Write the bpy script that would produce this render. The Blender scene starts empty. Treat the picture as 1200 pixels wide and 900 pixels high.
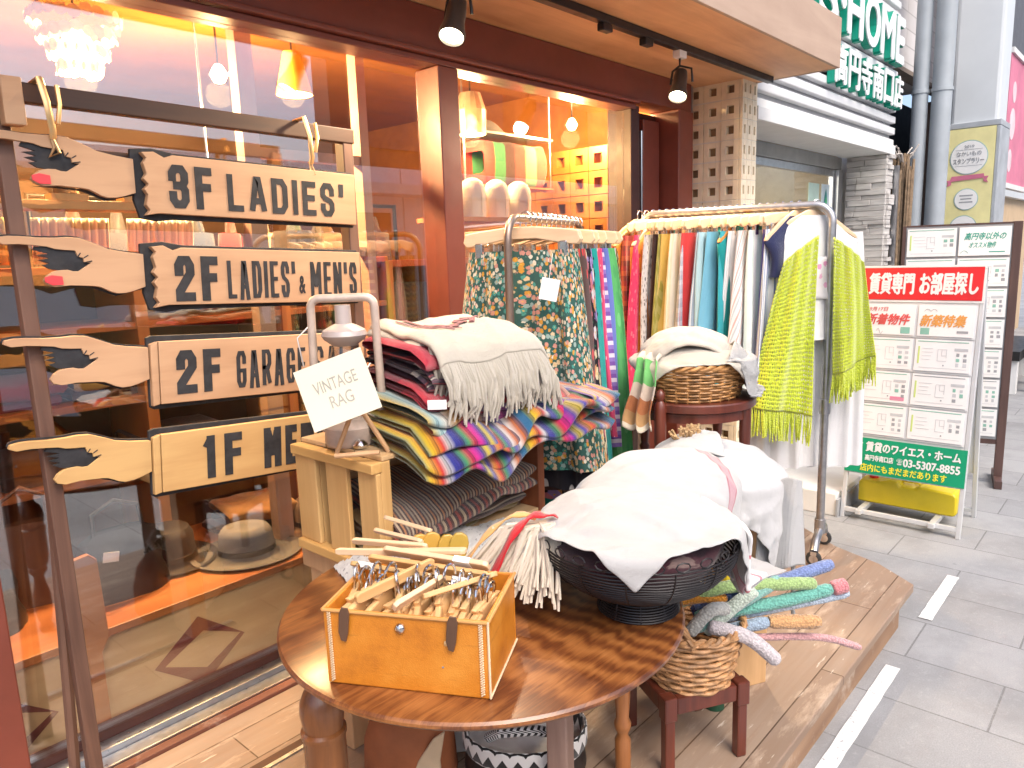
import bpy, math, random
import numpy as np
from mathutils import Vector, Matrix, Euler
rnd = random.Random(7)
PI = math.pi
SC = bpy.context.scene
COL = SC.collection
R = math.radians

# ---------------------------------------------------------------- mesh builder
class MB:
    def __init__(self):
        self.v = []; self.f = []; self.m = []; self.uv = []
    def add(self, vs, fs, mi=0, uv=None):
        o = len(self.v)
        self.v += [tuple(p) for p in vs]
        self.uv += uv if uv else [(0.0, 0.0)] * len(vs)
        for f in fs:
            self.f.append(tuple(i + o for i in f)); self.m.append(mi)
        return self
    def box(self, c, s, rot=None, mi=0, M=None):
        hx, hy, hz = s[0] / 2, s[1] / 2, s[2] / 2
        vs = [Vector((x, y, z)) for x in (-hx, hx) for y in (-hy, hy) for z in (-hz, hz)]
        if rot is not None:
            r = Euler(rot).to_matrix(); vs = [r @ p for p in vs]
        vs = [p + Vector(c) for p in vs]
        if M is not None: vs = [M @ p for p in vs]
        return self.add(vs, [(0, 1, 3, 2), (4, 6, 7, 5), (0, 4, 5, 1), (2, 3, 7, 6), (0, 2, 6, 4), (1, 5, 7, 3)], mi)
    def b2(self, x0, x1, y0, y1, z0, z1, mi=0):
        return self.box(((x0 + x1) / 2, (y0 + y1) / 2, (z0 + z1) / 2), (abs(x1 - x0), abs(y1 - y0), abs(z1 - z0)), mi=mi)
    def tube(self, pts, r, n=8, closed=False, mi=0, flat=1.0, caps=True):
        P = [Vector(p) for p in pts]; k = len(P)
        rs = r if isinstance(r, (list, tuple)) else [r] * k
        T = []
        for i in range(k):
            a = P[(i - 1) % k] if (closed or i > 0) else P[i]
            b = P[(i + 1) % k] if (closed or i < k - 1) else P[i]
            t = b - a
            T.append(t.normalized() if t.length > 1e-9 else Vector((0, 0, 1)))
        up = Vector((0, 0, 1)) if abs(T[0].z) < .9 else Vector((1, 0, 0))
        nrm = T[0].cross(up).normalized()
        vs = []; uv = []
        for i in range(k):
            nrm = (nrm - T[i] * nrm.dot(T[i]))
            nrm = nrm.normalized() if nrm.length > 1e-6 else T[i].orthogonal().normalized()
            bi = T[i].cross(nrm)
            for j in range(n):
                a = 2 * PI * j / n
                vs.append(P[i] + nrm * (math.cos(a) * rs[i]) + bi * (math.sin(a) * rs[i] * flat))
                uv.append((j / n, i / max(1, k - 1)))
        fs = []
        for i in range(k if closed else k - 1):
            for j in range(n):
                a, b = i * n + j, i * n + (j + 1) % n
                c, d = ((i + 1) % k) * n + (j + 1) % n, ((i + 1) % k) * n + j
                fs.append((a, b, c, d))
        if not closed and caps:
            fs.append(tuple(range(n - 1, -1, -1))); fs.append(tuple((k - 1) * n + j for j in range(n)))
        return self.add(vs, fs, mi, uv)
    def lathe(self, prof, n=32, M=None, mi=0, sx=1, sy=1):
        vs = []; uv = []; k = len(prof)
        for i, (r, z) in enumerate(prof):
            for j in range(n):
                a = 2 * PI * j / n
                p = Vector((r * math.cos(a) * sx, r * math.sin(a) * sy, z))
                vs.append(M @ p if M else p); uv.append((j / n, i / max(1, k - 1)))
        fs = []
        for i in range(k - 1):
            for j in range(n):
                fs.append((i * n + j, i * n + (j + 1) % n, (i + 1) * n + (j + 1) % n, (i + 1) * n + j))
        if prof[0][0] > 1e-5: fs.append(tuple(range(n - 1, -1, -1)))
        if prof[-1][0] > 1e-5: fs.append(tuple((k - 1) * n + j for j in range(n)))
        return self.add(vs, fs, mi, uv)
    def prism(self, poly, t, M=None, mi=0):
        # polygon in local x (right), z (up); thickness along y from 0 to -t (towards the viewer of the front)
        n = len(poly)
        vs = [Vector((x, 0, z)) for x, z in poly] + [Vector((x, -t, z)) for x, z in poly]
        if M: vs = [M @ p for p in vs]
        fs = [tuple(range(n - 1, -1, -1)), tuple(range(n, 2 * n))]
        for i in range(n):
            j = (i + 1) % n; fs.append((i, j, n + j, n + i))
        return self.add(vs, fs, mi)
    def grid(self, nu, nv, fn, mi=0, uvs=(1, 1)):
        vs = []; uv = []
        for j in range(nv + 1):
            for i in range(nu + 1):
                u, v = i / nu, j / nv
                vs.append(fn(u, v)); uv.append((u * uvs[0], v * uvs[1]))
        w = nu + 1
        fs = [(j * w + i, j * w + i + 1, (j + 1) * w + i + 1, (j + 1) * w + i) for j in range(nv) for i in range(nu)]
        return self.add(vs, fs, mi, uv)
    def build(self, name, mats, parent=None, smooth=False, bevel=0, sub=0, solid=0, ang=40, loc=None, rotz=0):
        me = bpy.data.meshes.new(name)
        me.from_pydata(self.v, [], self.f)
        if not isinstance(mats, (list, tuple)): mats = [mats]
        for m in mats: me.materials.append(m)
        me.polygons.foreach_set('material_index', self.m)
        ul = me.uv_layers.new(name='UVMap')
        li = np.empty(len(me.loops), dtype=np.int32); me.loops.foreach_get('vertex_index', li)
        ul.data.foreach_set('uv', np.array(self.uv, dtype=np.float32)[li].ravel())
        if smooth:
            me.polygons.foreach_set('use_smooth', [True] * len(me.polygons))
            if ang < 180: me.set_sharp_from_angle(angle=R(ang))
        me.validate(); me.update()
        o = bpy.data.objects.new(name, me); COL.objects.link(o)
        if parent: o.parent = parent
        if loc is not None: o.location = loc
        if rotz: o.rotation_euler = (0, 0, rotz)
        if solid:
            md = o.modifiers.new('thick', 'SOLIDIFY'); md.thickness = solid; md.offset = -1
        if bevel:
            md = o.modifiers.new('edge', 'BEVEL'); md.width = bevel; md.segments = 2; md.limit_method = 'ANGLE'; md.angle_limit = R(35)
        if sub:
            md = o.modifiers.new('sub', 'SUBSURF'); md.levels = sub; md.render_levels = sub
        return o

def tag(o, label=None, cat=None, group=None, kind=None):
    if label: o['label'] = label
    if cat: o['category'] = cat
    if group: o['group'] = group
    if kind: o['kind'] = kind
    return o
def thing(name, label, cat, loc=(0, 0, 0), rotz=0, group=None, rot=None):
    o = bpy.data.objects.new(name, None); COL.objects.link(o); o.empty_display_size = .05
    o.location = loc; o.rotation_euler = rot if rot else (0, 0, rotz)
    return tag(o, label, cat, group)
def dup(root, loc=None, rot=None, label=None, group=None):
    r = root.copy(); COL.objects.link(r)
    if loc is not None: r.location = loc
    if rot is not None: r.rotation_euler = rot
    if label: r['label'] = label
    if group: r['group'] = group
    for ch in list(root.children):
        c = ch.copy(); COL.objects.link(c); c.parent = r
        for g in list(ch.children):
            d = g.copy(); COL.objects.link(d); d.parent = c
    return r

_txt = {}
def text_geo(body):
    if body not in _txt:
        cu = bpy.data.curves.new('t', 'FONT'); cu.body = body; cu.size = 1; cu.resolution_u = 4
        o = bpy.data.objects.new('t', cu); COL.objects.link(o)
        bpy.context.view_layer.update()
        me = o.to_mesh()
        vs = [tuple(v.co) for v in me.vertices]; fs = [tuple(p.vertices) for p in me.polygons]
        o.to_mesh_clear(); bpy.data.objects.remove(o); bpy.data.curves.remove(cu)
        _txt[body] = (vs, fs)
    return _txt[body]
def add_text(mb, body, x0, x1, z0, z1, M=None, depth=.002, y=0., mi=0, bold=0., shear=0.):
    """letters fitted to the rectangle x0..x1, z0..z1 of a plate facing -Y; raised by depth"""
    vs, fs = text_geo(body)
    if not vs: return
    a = np.array(vs)
    mn, mx = a.min(0), a.max(0)
    sx = (x1 - x0) / max(1e-6, mx[0] - mn[0]); sz = (z1 - z0) / max(1e-6, mx[1] - mn[1])
    offs = [(0, 0)] if bold == 0 else [(-bold, 0), (bold, 0), (0, bold), (0, -bold)]
    for k, (ox, oz) in enumerate(offs):
        P = []
        for lay in (0, 1):
            for p in a:
                z = z0 + (p[1] - mn[1]) * sz + oz
                x = x0 + (p[0] - mn[0]) * sx + ox + shear * (z - z0)
                q = Vector((x, y - (depth + k * .00015 if lay else 0), z))
                P.append(M @ q if M else q)
        n = len(a)
        from collections import Counter
        ed = Counter()
        for f in fs:
            for i in range(len(f)):
                ed[(f[i], f[(i + 1) % len(f)])] += 1
        F = [tuple(i + n for i in f) for f in fs]
        for (i, j) in ed:
            if (j, i) not in ed: F.append((i, j, j + n, i + n))
        mb.add(P, F, mi)

GLY = {'I': (.30, [[(.5, 0), (.5, 1)]]), 'F': (.9, [[(0, 0), (0, 1), (1, 1)], [(0, .53), (.86, .53)]]), 'E': (.9, [[(1, 0), (0, 0), (0, 1), (1, 1)], [(0, .52), (.86, .52)]]),
 'L': (.9, [[(0, 1), (0, 0), (1, 0)]]), 'A': (1.05, [[(0, -.05), (.40, 1), (.60, 1), (1, -.05)], [(.15, .28), (.85, .28)]]), 'D': (1., [[(0, .5), (0, 1), (.72, 1), (1, .82), (1, .18), (.72, 0), (0, 0), (0, .5)]]),
 'S': (.95, [[(1, .74), (1, .86), (.76, 1), (.24, 1), (0, .86), (0, .66), (.2, .55), (.8, .45), (1, .34), (1, .14), (.76, 0), (.24, 0), (0, .14), (0, .26)]]),
 '2': (1., [[(0, .70), (0, .86), (.24, 1), (.76, 1), (1, .86), (1, .64), (0, .16), (0, 0), (1, 0)]]),
 '3': (1., [[(0, .76), (0, .87), (.24, 1), (.76, 1), (1, .87), (1, .66), (.78, .53), (.35, .53)], [(.70, .53), (.80, .52), (1, .40), (1, .13), (.76, 0), (.24, 0), (0, .13), (0, .25)]]),
 'M': (1.3, [[(0, 0), (0, 1)], [(1, 0), (1, 1)], [(.05, 1), (.5, .25)], [(.95, 1), (.5, .25)]]), 'N': (1.05, [[(0, 0), (0, 1)], [(1, 0), (1, 1)], [(.02, 1), (.98, 0)]]),
 'G': (1., [[(1, .72), (1, .86), (.76, 1), (.24, 1), (0, .86), (0, .14), (.24, 0), (.76, 0), (1, .14), (1, .46), (.55, .46)]]),
 'R': (1., [[(0, 0), (0, 1), (.74, 1), (1, .87), (1, .62), (.74, .50), (0, .50)], [(.52, .50), (1, 0)]]), '1': (.75, [[(.62, 1), (.62, 0)], [(.0, .78), (.55, .98)]]), '’': (.35, [[(.6, 1), (.6, .86), (.3, .74)]])}
def block_text(mb, s, x0, x1, z0, z1, t, y, depth=.0012, gap=.34):
    """condensed block capitals built from mitred strokes of thickness t"""
    adv = sum(GLY[c][0] for c in s) + gap * (len(s) - 1); k = (x1 - x0) / adv; x = x0; lay = 0
    for c in s:
        w_, st = GLY[c]; gx0, gx1 = x + t / 2, x + w_ * k - t / 2
        for pl in st:
            P = [(gx0 + (gx1 - gx0) * a, z0 + t / 2 + (z1 - z0 - t) * b) for a, b in pl]; n = len(P); Lf = []; Rt = []
            for i in range(n):
                d0 = (P[i][0] - P[i - 1][0], P[i][1] - P[i - 1][1]) if i > 0 else None
                d1 = (P[i + 1][0] - P[i][0], P[i + 1][1] - P[i][1]) if i < n - 1 else None
                def un(d): l = math.hypot(*d) or 1e-9; return (d[0] / l, d[1] / l)
                a = un(d0 or d1); b = un(d1 or d0)
                nx, nz = -(a[1] + b[1]), a[0] + b[0]; l = math.hypot(nx, nz) or 1e-9; nx /= l; nz /= l
                cs = max(.45, nx * -a[1] + nz * a[0]); o = t / 2 / cs
                e = t / 2 if i in (0, n - 1) and min(abs(a[0]), abs(a[1])) < .15 else 0; sg = -1 if i == 0 else 1
                px, pz = P[i][0] + a[0] * e * sg, P[i][1] + a[1] * e * sg
                if pl[0] == pl[-1] and e: px, pz = P[i]
                Lf.append((px + nx * o, pz + nz * o)); Rt.append((px - nx * o, pz - nz * o))
            for i in range(n - 1):
                mb.prism([Rt[i], Rt[i + 1], Lf[i + 1], Lf[i]], depth + .0001 * (lay % 7), Matrix.Translation((0, y, 0)))
            lay += 1
        x += (w_ + gap) * k

# ---------------------------------------------------------------- materials
def new_mat(name):
    m = bpy.data.materials.new(name); m.use_nodes = True
    t = m.node_tree
    return m, t, t.nodes['Principled BSDF']
def nd(t, typ, props=None, **inp):
    n = t.nodes.new(typ)
    for k, v in (props or {}).items(): setattr(n, k, v)
    for k, v in inp.items():
        key = k.replace('_', ' ')
        s = n.inputs[int(k[1:])] if (k[0] == 'i' and k[1:].isdigit()) else n.inputs[key]
        if isinstance(v, bpy.types.NodeSocket): t.links.new(v, s)
        else: s.default_value = v
    return n
def c4(c): return (c[0], c[1], c[2], 1.0)
def mixc(t, f, a, b, blend='MIX'):
    n = t.nodes.new('ShaderNodeMix'); n.data_type = 'RGBA'; n.blend_type = blend
    for s, v in ((n.inputs[0], f), (n.inputs[6], a), (n.inputs[7], b)):
        if isinstance(v, bpy.types.NodeSocket): t.links.new(v, s)
        elif isinstance(v, (tuple, list)): s.default_value = c4(v)
        else: s.default_value = v
    return n.outputs[2]
def math_(t, op, a, b=None, c=None):
    n = t.nodes.new('ShaderNodeMath'); n.operation = op
    for i, v in enumerate((a, b, c)):
        if v is None: continue
        if isinstance(v, bpy.types.NodeSocket): t.links.new(v, n.inputs[i])
        else: n.inputs[i].default_value = v
    return n.outputs[0]
def ramp(t, fac, stops, mode='LINEAR'):
    n = t.nodes.new('ShaderNodeValToRGB'); cr = n.color_ramp; cr.interpolation = mode
    while len(cr.elements) < len(stops): cr.elements.new(0.5)
    for e, (p, c) in zip(cr.elements, stops):
        e.position = p; e.color = c4(c)
    t.links.new(fac, n.inputs[0]); return n.outputs[0]
def coords(t, scale=(1, 1, 1), kind='Object', rot=(0, 0, 0)):
    tc = t.nodes.new('ShaderNodeTexCoord')
    return nd(t, 'ShaderNodeMapping', Vector=tc.outputs[kind], Scale=scale, Rotation=rot).outputs[0]
def bump(t, bs, h, strength=.3, dist=.002):
    b = nd(t, 'ShaderNodeBump', Height=h, Strength=strength, Distance=dist)
    t.links.new(b.outputs[0], bs.inputs['Normal'])

def flat(name, col, rough=.6, metal=0., var=.12, scale=6., bmp=0., bscale=80., coat=0., spec=None, dist=.002, detail=5.):
    m, t, b = new_mat(name)
    v = coords(t)
    n = nd(t, 'ShaderNodeTexNoise', Vector=v, Scale=scale, Detail=detail, Roughness=.6)
    lo = tuple(max(0, x * (1 - var * 1.6)) for x in col); hi = tuple(min(1, x * (1 + var)) for x in col)
    t.links.new(ramp(t, n.outputs[0], [(.3, lo), (.7, hi)]), b.inputs['Base Color'])
    b.inputs['Roughness'].default_value = rough; b.inputs['Metallic'].default_value = metal
    if coat: b.inputs['Coat Weight'].default_value = coat; b.inputs['Coat Roughness'].default_value = .12
    if spec is not None: b.inputs['Specular IOR Level'].default_value = spec
    r2 = nd(t, 'ShaderNodeTexNoise', Vector=v, Scale=scale * 3.1, Detail=3.)
    t.links.new(math_(t, 'MULTIPLY_ADD', r2.outputs[0], .25, rough - .12), b.inputs['Roughness'])
    if bmp:
        n2 = nd(t, 'ShaderNodeTexNoise', Vector=v, Scale=bscale, Detail=4.)
        bump(t, b, n2.outputs[0], bmp, dist)
    return m
def wood(name, c1, c2, axis=0, freq=22., rough=.45, coat=0., wear=None, stretch=.07, c0=None):
    m, t, b = new_mat(name)
    s = [freq, freq, freq]; s[axis] = freq * stretch
    v = coords(t, tuple(s))
    n = nd(t, 'ShaderNodeTexNoise', Vector=v, Scale=1., Detail=9., Roughness=.62, Distortion=.6)
    big = nd(t, 'ShaderNodeTexNoise', Vector=coords(t, (3, 3, 3)), Scale=1., Detail=3.)
    mixv = math_(t, 'MULTIPLY_ADD', big.outputs[0], .45, math_(t, 'MULTIPLY', n.outputs[0], .75))
    stops = [(.38, c1), (.72, c2)]
    if c0: stops = [(.3, c0)] + stops
    col = ramp(t, mixv, stops)
    if wear:
        w = nd(t, 'ShaderNodeTexNoise', Vector=coords(t, (5, 5, 5)), Scale=1., Detail=8., Roughness=.7)
        col = mixc(t, ramp(t, w.outputs[0], [(.55, (0, 0, 0)), (.72, (1, 1, 1))]), col, wear)
    t.links.new(col, b.inputs['Base Color'])
    t.links.new(math_(t, 'MULTIPLY_ADD', n.outputs[0], .3, rough - .15), b.inputs['Roughness'])
    if coat: b.inputs['Coat Weight'].default_value = coat; b.inputs['Coat Roughness'].default_value = .15
    bump(t, b, n.outputs[0], .25, .0012)
    return m
def emit(name, col, strength):
    m, t, b = new_mat(name)
    b.inputs['Base Color'].default_value = c4(col)
    b.inputs['Emission Color'].default_value = c4(col); b.inputs['Emission Strength'].default_value = strength
    n = nd(t, 'ShaderNodeTexNoise', Vector=coords(t), Scale=9.)
    t.links.new(math_(t, 'MULTIPLY_ADD', n.outputs[0], .2, .3), b.inputs['Roughness'])
    return m
def glass_pane(name, tint=(1, 1, 1), refl=.9, ior=1.6, rough=.0):
    """thin pane: straight-through transmission plus Fresnel reflection"""
    m, t, b = new_mat(name)
    out = t.nodes['Material Output']; t.nodes.remove(b)
    tr = nd(t, 'ShaderNodeBsdfTransparent', Color=c4(tint))
    gl = nd(t, 'ShaderNodeBsdfGlossy', Color=(refl, refl, refl, 1), Roughness=rough)
    geo = t.nodes.new('ShaderNodeNewGeometry')
    dp = nd(t, 'ShaderNodeVectorMath', {'operation': 'DOT_PRODUCT'}); t.links.new(geo.outputs['Normal'], dp.inputs[0]); t.links.new(geo.outputs['Incoming'], dp.inputs[1])
    f0 = ((ior - 1) / (ior + 1)) ** 2
    sch = math_(t, 'MULTIPLY_ADD', math_(t, 'POWER', math_(t, 'SUBTRACT', 1., math_(t, 'ABSOLUTE', dp.outputs['Value'])), 5.), 1 - f0, f0)
    smudge = nd(t, 'ShaderNodeTexNoise', Vector=coords(t), Scale=1.3, Detail=5.)
    f2 = math_(t, 'MULTIPLY', sch, math_(t, 'MULTIPLY_ADD', smudge.outputs[0], .25, .88))
    mx = nd(t, 'ShaderNodeMixShader', i0=f2, i1=tr.outputs[0], i2=gl.outputs[0])
    t.links.new(mx.outputs[0], out.inputs[0])
    return m

def fabric(name, kind='plain', cols=((.8, .8, .8),), n=(8, 8), rough=.9, weave=260., holes=0., bmp=.35, sheen=.3, wr=.12):
    m, t, b = new_mat(name)
    tc = t.nodes.new('ShaderNodeTexCoord')
    uv = tc.outputs['UV']
    mp = nd(t, 'ShaderNodeMapping', Vector=uv, Scale=(n[0], n[1], 1)).outputs[0]
    sep = nd(t, 'ShaderNodeSeparateXYZ', Vector=mp)
    X, Y = sep.outputs[0], sep.outputs[1]
    wn = nd(t, 'ShaderNodeTexNoise', Vector=tc.outputs['Object'], Scale=14., Detail=5.)
    k = len(cols)
    def even(cs): return [(i / len(cs), c) for i, c in enumerate(cs)]
    if kind == 'plain':
        col = mixc(t, wn.outputs[0], tuple(x * .82 for x in cols[0]), tuple(min(1, x * 1.08) for x in cols[0]))
    elif kind in ('stripes', 'hstripes', 'diag', 'blend'):
        src = X if kind in ('stripes', 'blend') else Y
        if kind == 'diag': src = math_(t, 'ADD', X, Y)
        src = math_(t, 'ADD', src, math_(t, 'MULTIPLY', wn.outputs[0], .03))
        col = ramp(t, math_(t, 'FRACT', src), even(cols), 'LINEAR' if kind == 'blend' else 'CONSTANT')
        if kind == 'blend':
            ln = ramp(t, math_(t, 'FRACT', math_(t, 'MULTIPLY', src, 9.7)), [(0, (.25, .25, .28)), (.10, (1, 1, 1)), (.62, (.82, .82, .82)), (.68, (1.1, 1.1, 1.1)), (.80, (.6, .6, .62))], 'CONSTANT')
            col = mixc(t, .75, col, ln, 'MULTIPLY')
    elif kind in ('floral', 'dots', 'spots'):
        vo = nd(t, 'ShaderNodeTexVoronoi', {'feature': 'F1'}, Vector=mp, Scale=1., Randomness=.25 if kind == 'dots' else 1.)
        wob = math_(t, 'MULTIPLY_ADD', nd(t, 'ShaderNodeTexNoise', Vector=mp, Scale=3.5).outputs[0], .5, -.25)
        d = math_(t, 'ADD', vo.outputs['Distance'], wob if kind != 'dots' else 0.)
        rc = nd(t, 'ShaderNodeSeparateColor', Color=vo.outputs['Color'])
        fc = ramp(t, rc.outputs[0], even(cols[1:]), 'CONSTANT')
        msk = ramp(t, d, [(.30 if kind != 'floral' else .50, (1, 1, 1)), (.34 if kind != 'floral' else .55, (0, 0, 0))])
        col = mixc(t, msk, cols[0], fc)
        if kind == 'floral':
            core = ramp(t, d, [(.10, (1, 1, 1)), (.14, (0, 0, 0))])
            col = mixc(t, core, col, (.75, .45, .06))
            lv = nd(t, 'ShaderNodeTexVoronoi', {'feature': 'F1'}, Vector=mp, Scale=2.3)
            lm = ramp(t, lv.outputs['Distance'], [(.2, (1, 1, 1)), (.24, (0, 0, 0))])
            lm2 = math_(t, 'MULTIPLY', math_(t, 'SUBTRACT', 1., msk), lm)
            col = mixc(t, lm2, col, (.03, .13, .07))
    elif kind == 'check':
        fx = ramp(t, math_(t, 'FRACT', X), even(cols), 'CONSTANT'); fy = ramp(t, math_(t, 'FRACT', Y), even(cols), 'CONSTANT')
        col = mixc(t, .5, fx, fy)
    elif kind == 'zigzag':
        tri = math_(t, 'PINGPONG', X, .5)
        src = math_(t, 'FRACT', math_(t, 'ADD', Y, math_(t, 'MULTIPLY', tri, .8)))
        col = ramp(t, src, even(cols), 'CONSTANT')
    elif kind == 'band':      # cloth with two stripes across: cols = (ground, stripe), stripe centred at n[1]
        u = nd(t, 'ShaderNodeSeparateXYZ', Vector=uv).outputs[0]
        dd = math_(t, 'ABSOLUTE', math_(t, 'SUBTRACT', math_(t, 'ADD', u, math_(t, 'MULTIPLY', nd(t, 'ShaderNodeSeparateXYZ', Vector=uv).outputs[1], .22)), n[1]))
        col = ramp(t, dd, [(0, cols[2]), (.018, cols[1]), (.026, cols[0])], 'CONSTANT')
    col = mixc(t, math_(t, 'MULTIPLY', wn.outputs[0], wr * 2), col, tuple(x * .5 for x in (cols[0] if kind == 'plain' else (.5, .5, .5))), 'MULTIPLY')
    t.links.new(col, b.inputs['Base Color'])
    b.inputs['Roughness'].default_value = rough
    b.inputs['Sheen Weight'].default_value = sheen; b.inputs['Specular IOR Level'].default_value = .25
    if holes > 0:    # open crochet / lace: real gaps through the cloth
        v2 = nd(t, 'ShaderNodeTexVoronoi', {'feature': 'F1'}, Vector=nd(t, 'ShaderNodeMapping', Vector=uv, Scale=(weave, weave, 1)).outputs[0], Scale=1., Randomness=.25)
        b_h = v2.outputs['Distance']
        hol = ramp(t, b_h, [(holes - .03, (0, 0, 0)), (holes + .03, (1, 1, 1))])
        t.links.new(hol, b.inputs['Alpha'])
        bump(t, b, b_h, .8, .006)
    else:
        w = nd(t, 'ShaderNodeTexWave', Vector=uv, Scale=weave, Distortion=1.)
        fine = nd(t, 'ShaderNodeTexNoise', Vector=tc.outputs['Object'], Scale=140., Detail=3.)
        crease = nd(t, 'ShaderNodeTexNoise', Vector=tc.outputs['Object'], Scale=16., Detail=6., Roughness=.55, Distortion=.7)
        h = math_(t, 'ADD', math_(t, 'MULTIPLY', crease.outputs[0], 2.2), math_(t, 'MULTIPLY_ADD', w.outputs[0], .1, math_(t, 'MULTIPLY', fine.outputs[0], .35)))
        bump(t, b, h, bmp, .006)
    return m
def knit(name, c1, c2=None, scale=130.):
    m, t, b = new_mat(name)
    v = coords(t)
    vo = nd(t, 'ShaderNodeTexVoronoi', Vector=v, Scale=scale)
    no = nd(t, 'ShaderNodeTexNoise', Vector=v, Scale=25.)
    lo = c2 or tuple(x * .55 for x in c1)
    f = math_(t, 'ADD', math_(t, 'MULTIPLY', vo.outputs['Distance'], .8), math_(t, 'MULTIPLY', no.outputs[0], .4))
    t.links.new(ramp(t, f, [(.25, c1), (.95, lo)]), b.inputs['Base Color'])
    b.inputs['Roughness'].default_value = .95; b.inputs['Sheen Weight'].default_value = .4
    bump(t, b, math_(t, 'SUBTRACT', 1., vo.outputs['Distance']), .7, .004)
    return m

# ---------------------------------------------------------------- small cloth solver (position based)
def drape(nx, ny, w, h, place, collide, iters=160, pins=(), bend=.25, g=.0011, damp=.96, fric=.85, seed=1, jitter=.002):
    """sheet nx*ny; place(u,v)->start point; collide(P)->(P pushed out, mask of touching)"""
    rs = np.random.RandomState(seed)
    P = np.array([[place(i / nx, j / ny) for i in range(nx + 1)] for j in range(ny + 1)], float)
    P += rs.normal(0, jitter, P.shape)
    V = np.zeros_like(P)
    dx, dy = w / nx, h / ny; dg = math.hypot(dx, dy)
    def con(A, B, L, k):
        d = B - A; l = np.linalg.norm(d, axis=-1, keepdims=True) + 1e-9
        c = d * ((l - L) / l) * (.5 * k)
        A += c; B -= c
    pin0 = [(j, i, P[j, i].copy()) for (j, i) in pins]
    for it in range(iters):
        Q = P.copy()
        V[..., 2] -= g
        P += V
        for _ in range(6):
            for s in (0, 1):
                con(P[:, s:-1:2], P[:, s + 1::2][:, :P[:, s:-1:2].shape[1]], dx, 1.)
                con(P[s:-1:2], P[s + 1::2][:P[s:-1:2].shape[0]], dy, 1.)
            con(P[:-1, :-1], P[1:, 1:], dg, .35); con(P[:-1, 1:], P[1:, :-1], dg, .35)
            for s in (0, 1, 2, 3):
                A = P[:, s:-2:4]; B = P[:, s + 2::4][:, :A.shape[1]]; con(A[:, :B.shape[1]], B, 2 * dx, bend)
                A = P[s:-2:4]; B = P[s + 2::4][:A.shape[0]]; con(A[:B.shape[0]], B, 2 * dy, bend)
            P, touch = collide(P)
            for j, i, p in pin0: P[j, i] = p
        V = (P - Q) * damp
        V[touch] *= (1 - fric)
    return P
def sdf_push(shapes, gap=.004):
    """shapes: ('ell', c, r) | ('box', c, half, rotz) | ('z', height, x0,x1,y0,y1) | ('cyl', c(x,y), radius, ztop)"""
    def f(P):
        touch = np.zeros(P.shape[:2], bool)
        for s in shapes:
            if s[0] == 'ell':
                c = np.array(s[1]); r = np.array(s[2]) + gap
                q = (P - c) / r; l = np.linalg.norm(q, axis=-1); m = l < 1
                if m.any():
                    P[m] = c + q[m] / np.maximum(l[m][:, None], 1e-6) * r; touch |= m
            elif s[0] == 'box':
                c = np.array(s[1]); hx = np.array(s[2]) + gap; a = s[3]
                ca, sa = math.cos(a), math.sin(a)
                d = P - c
                L = np.stack([d[..., 0] * ca + d[..., 1] * sa, -d[..., 0] * sa + d[..., 1] * ca, d[..., 2]], -1)
                pen = hx - np.abs(L); m = (pen > 0).all(-1)
                if m.any():
                    Lm = L[m]; pm = pen[m]; k = pm.argmin(1)
                    sg = np.sign(Lm[np.arange(len(k)), k]); sg[sg == 0] = 1
                    Lm[np.arange(len(k)), k] = sg * hx[k]
                    P[m] = np.stack([Lm[:, 0] * ca - Lm[:, 1] * sa, Lm[:, 0] * sa + Lm[:, 1] * ca, Lm[:, 2]], -1) + c
                    touch |= m
            elif s[0] == 'cyl':
                d = P[..., :2] - np.array(s[1]); l = np.linalg.norm(d, axis=-1)
                m = (l < s[2] + gap) & (P[..., 2] < s[3] + gap)
                if m.any():
                    side = (s[2] + gap - l) < (s[3] + gap - P[..., 2])
                    a = m & ~side; P[..., 2][a] = s[3] + gap
                    b = m & side
                    P[..., :2][b] = np.array(s[1]) + d[b] / np.maximum(l[b][:, None], 1e-6) * (s[2] + gap)
                    touch |= m
            elif s[0] == 'z':
                m = P[..., 2] < s[1] + gap
                P[..., 2][m] = s[1] + gap; touch |= m
        return P, touch
    return f
def wrinkle(P, amp, seed, scale=16.):
    """push the sheet along its normals with sharp crossing creases"""
    rs = np.random.RandomState(seed)
    du = np.gradient(P, axis=1); dv = np.gradient(P, axis=0)
    n = np.cross(dv, du); n /= np.linalg.norm(n, axis=-1, keepdims=True) + 1e-9
    n *= np.where(n[..., 2:3] < -.2, -1, 1)
    f = np.zeros(P.shape[:2]); wob = .35 * np.sin(P[..., 0] * 21 + P[..., 1] * 13 + seed) + .3 * np.sin(P[..., 1] * 33 - P[..., 0] * 17)
    for k in range(9):
        d = rs.normal(size=3); d /= np.linalg.norm(d); s = scale * rs.uniform(.6, 2.2)
        r = 1 - np.abs(np.sin(P @ d * s + rs.uniform(0, 6.28) + wob * rs.uniform(.5, 1.5)))
        m = .5 + .5 * np.sin(P @ rs.normal(size=3) * 7 + rs.uniform(0, 6.28))
        f += r ** 2.5 * m * rs.uniform(.4, 1.) / (s / scale)
    return P + n * (f * amp)[..., None]
def cloth_obj(name, P, mat, parent=None, th=.003, sub=1, loc=(0, 0, 0), wk=0., ws=16.):
    if wk: P = wrinkle(P, wk, len(bpy.data.objects), ws)
    mb = MB(); ny, nx = P.shape[0] - 1, P.shape[1] - 1
    L = np.array(loc)
    Q = P - L
    mb.grid(nx, ny, lambda u, v: tuple(Q[round(v * ny), round(u * nx)]))
    return mb.build(name, mat, parent, smooth=True, ang=180, solid=th, sub=sub, loc=loc)
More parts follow.
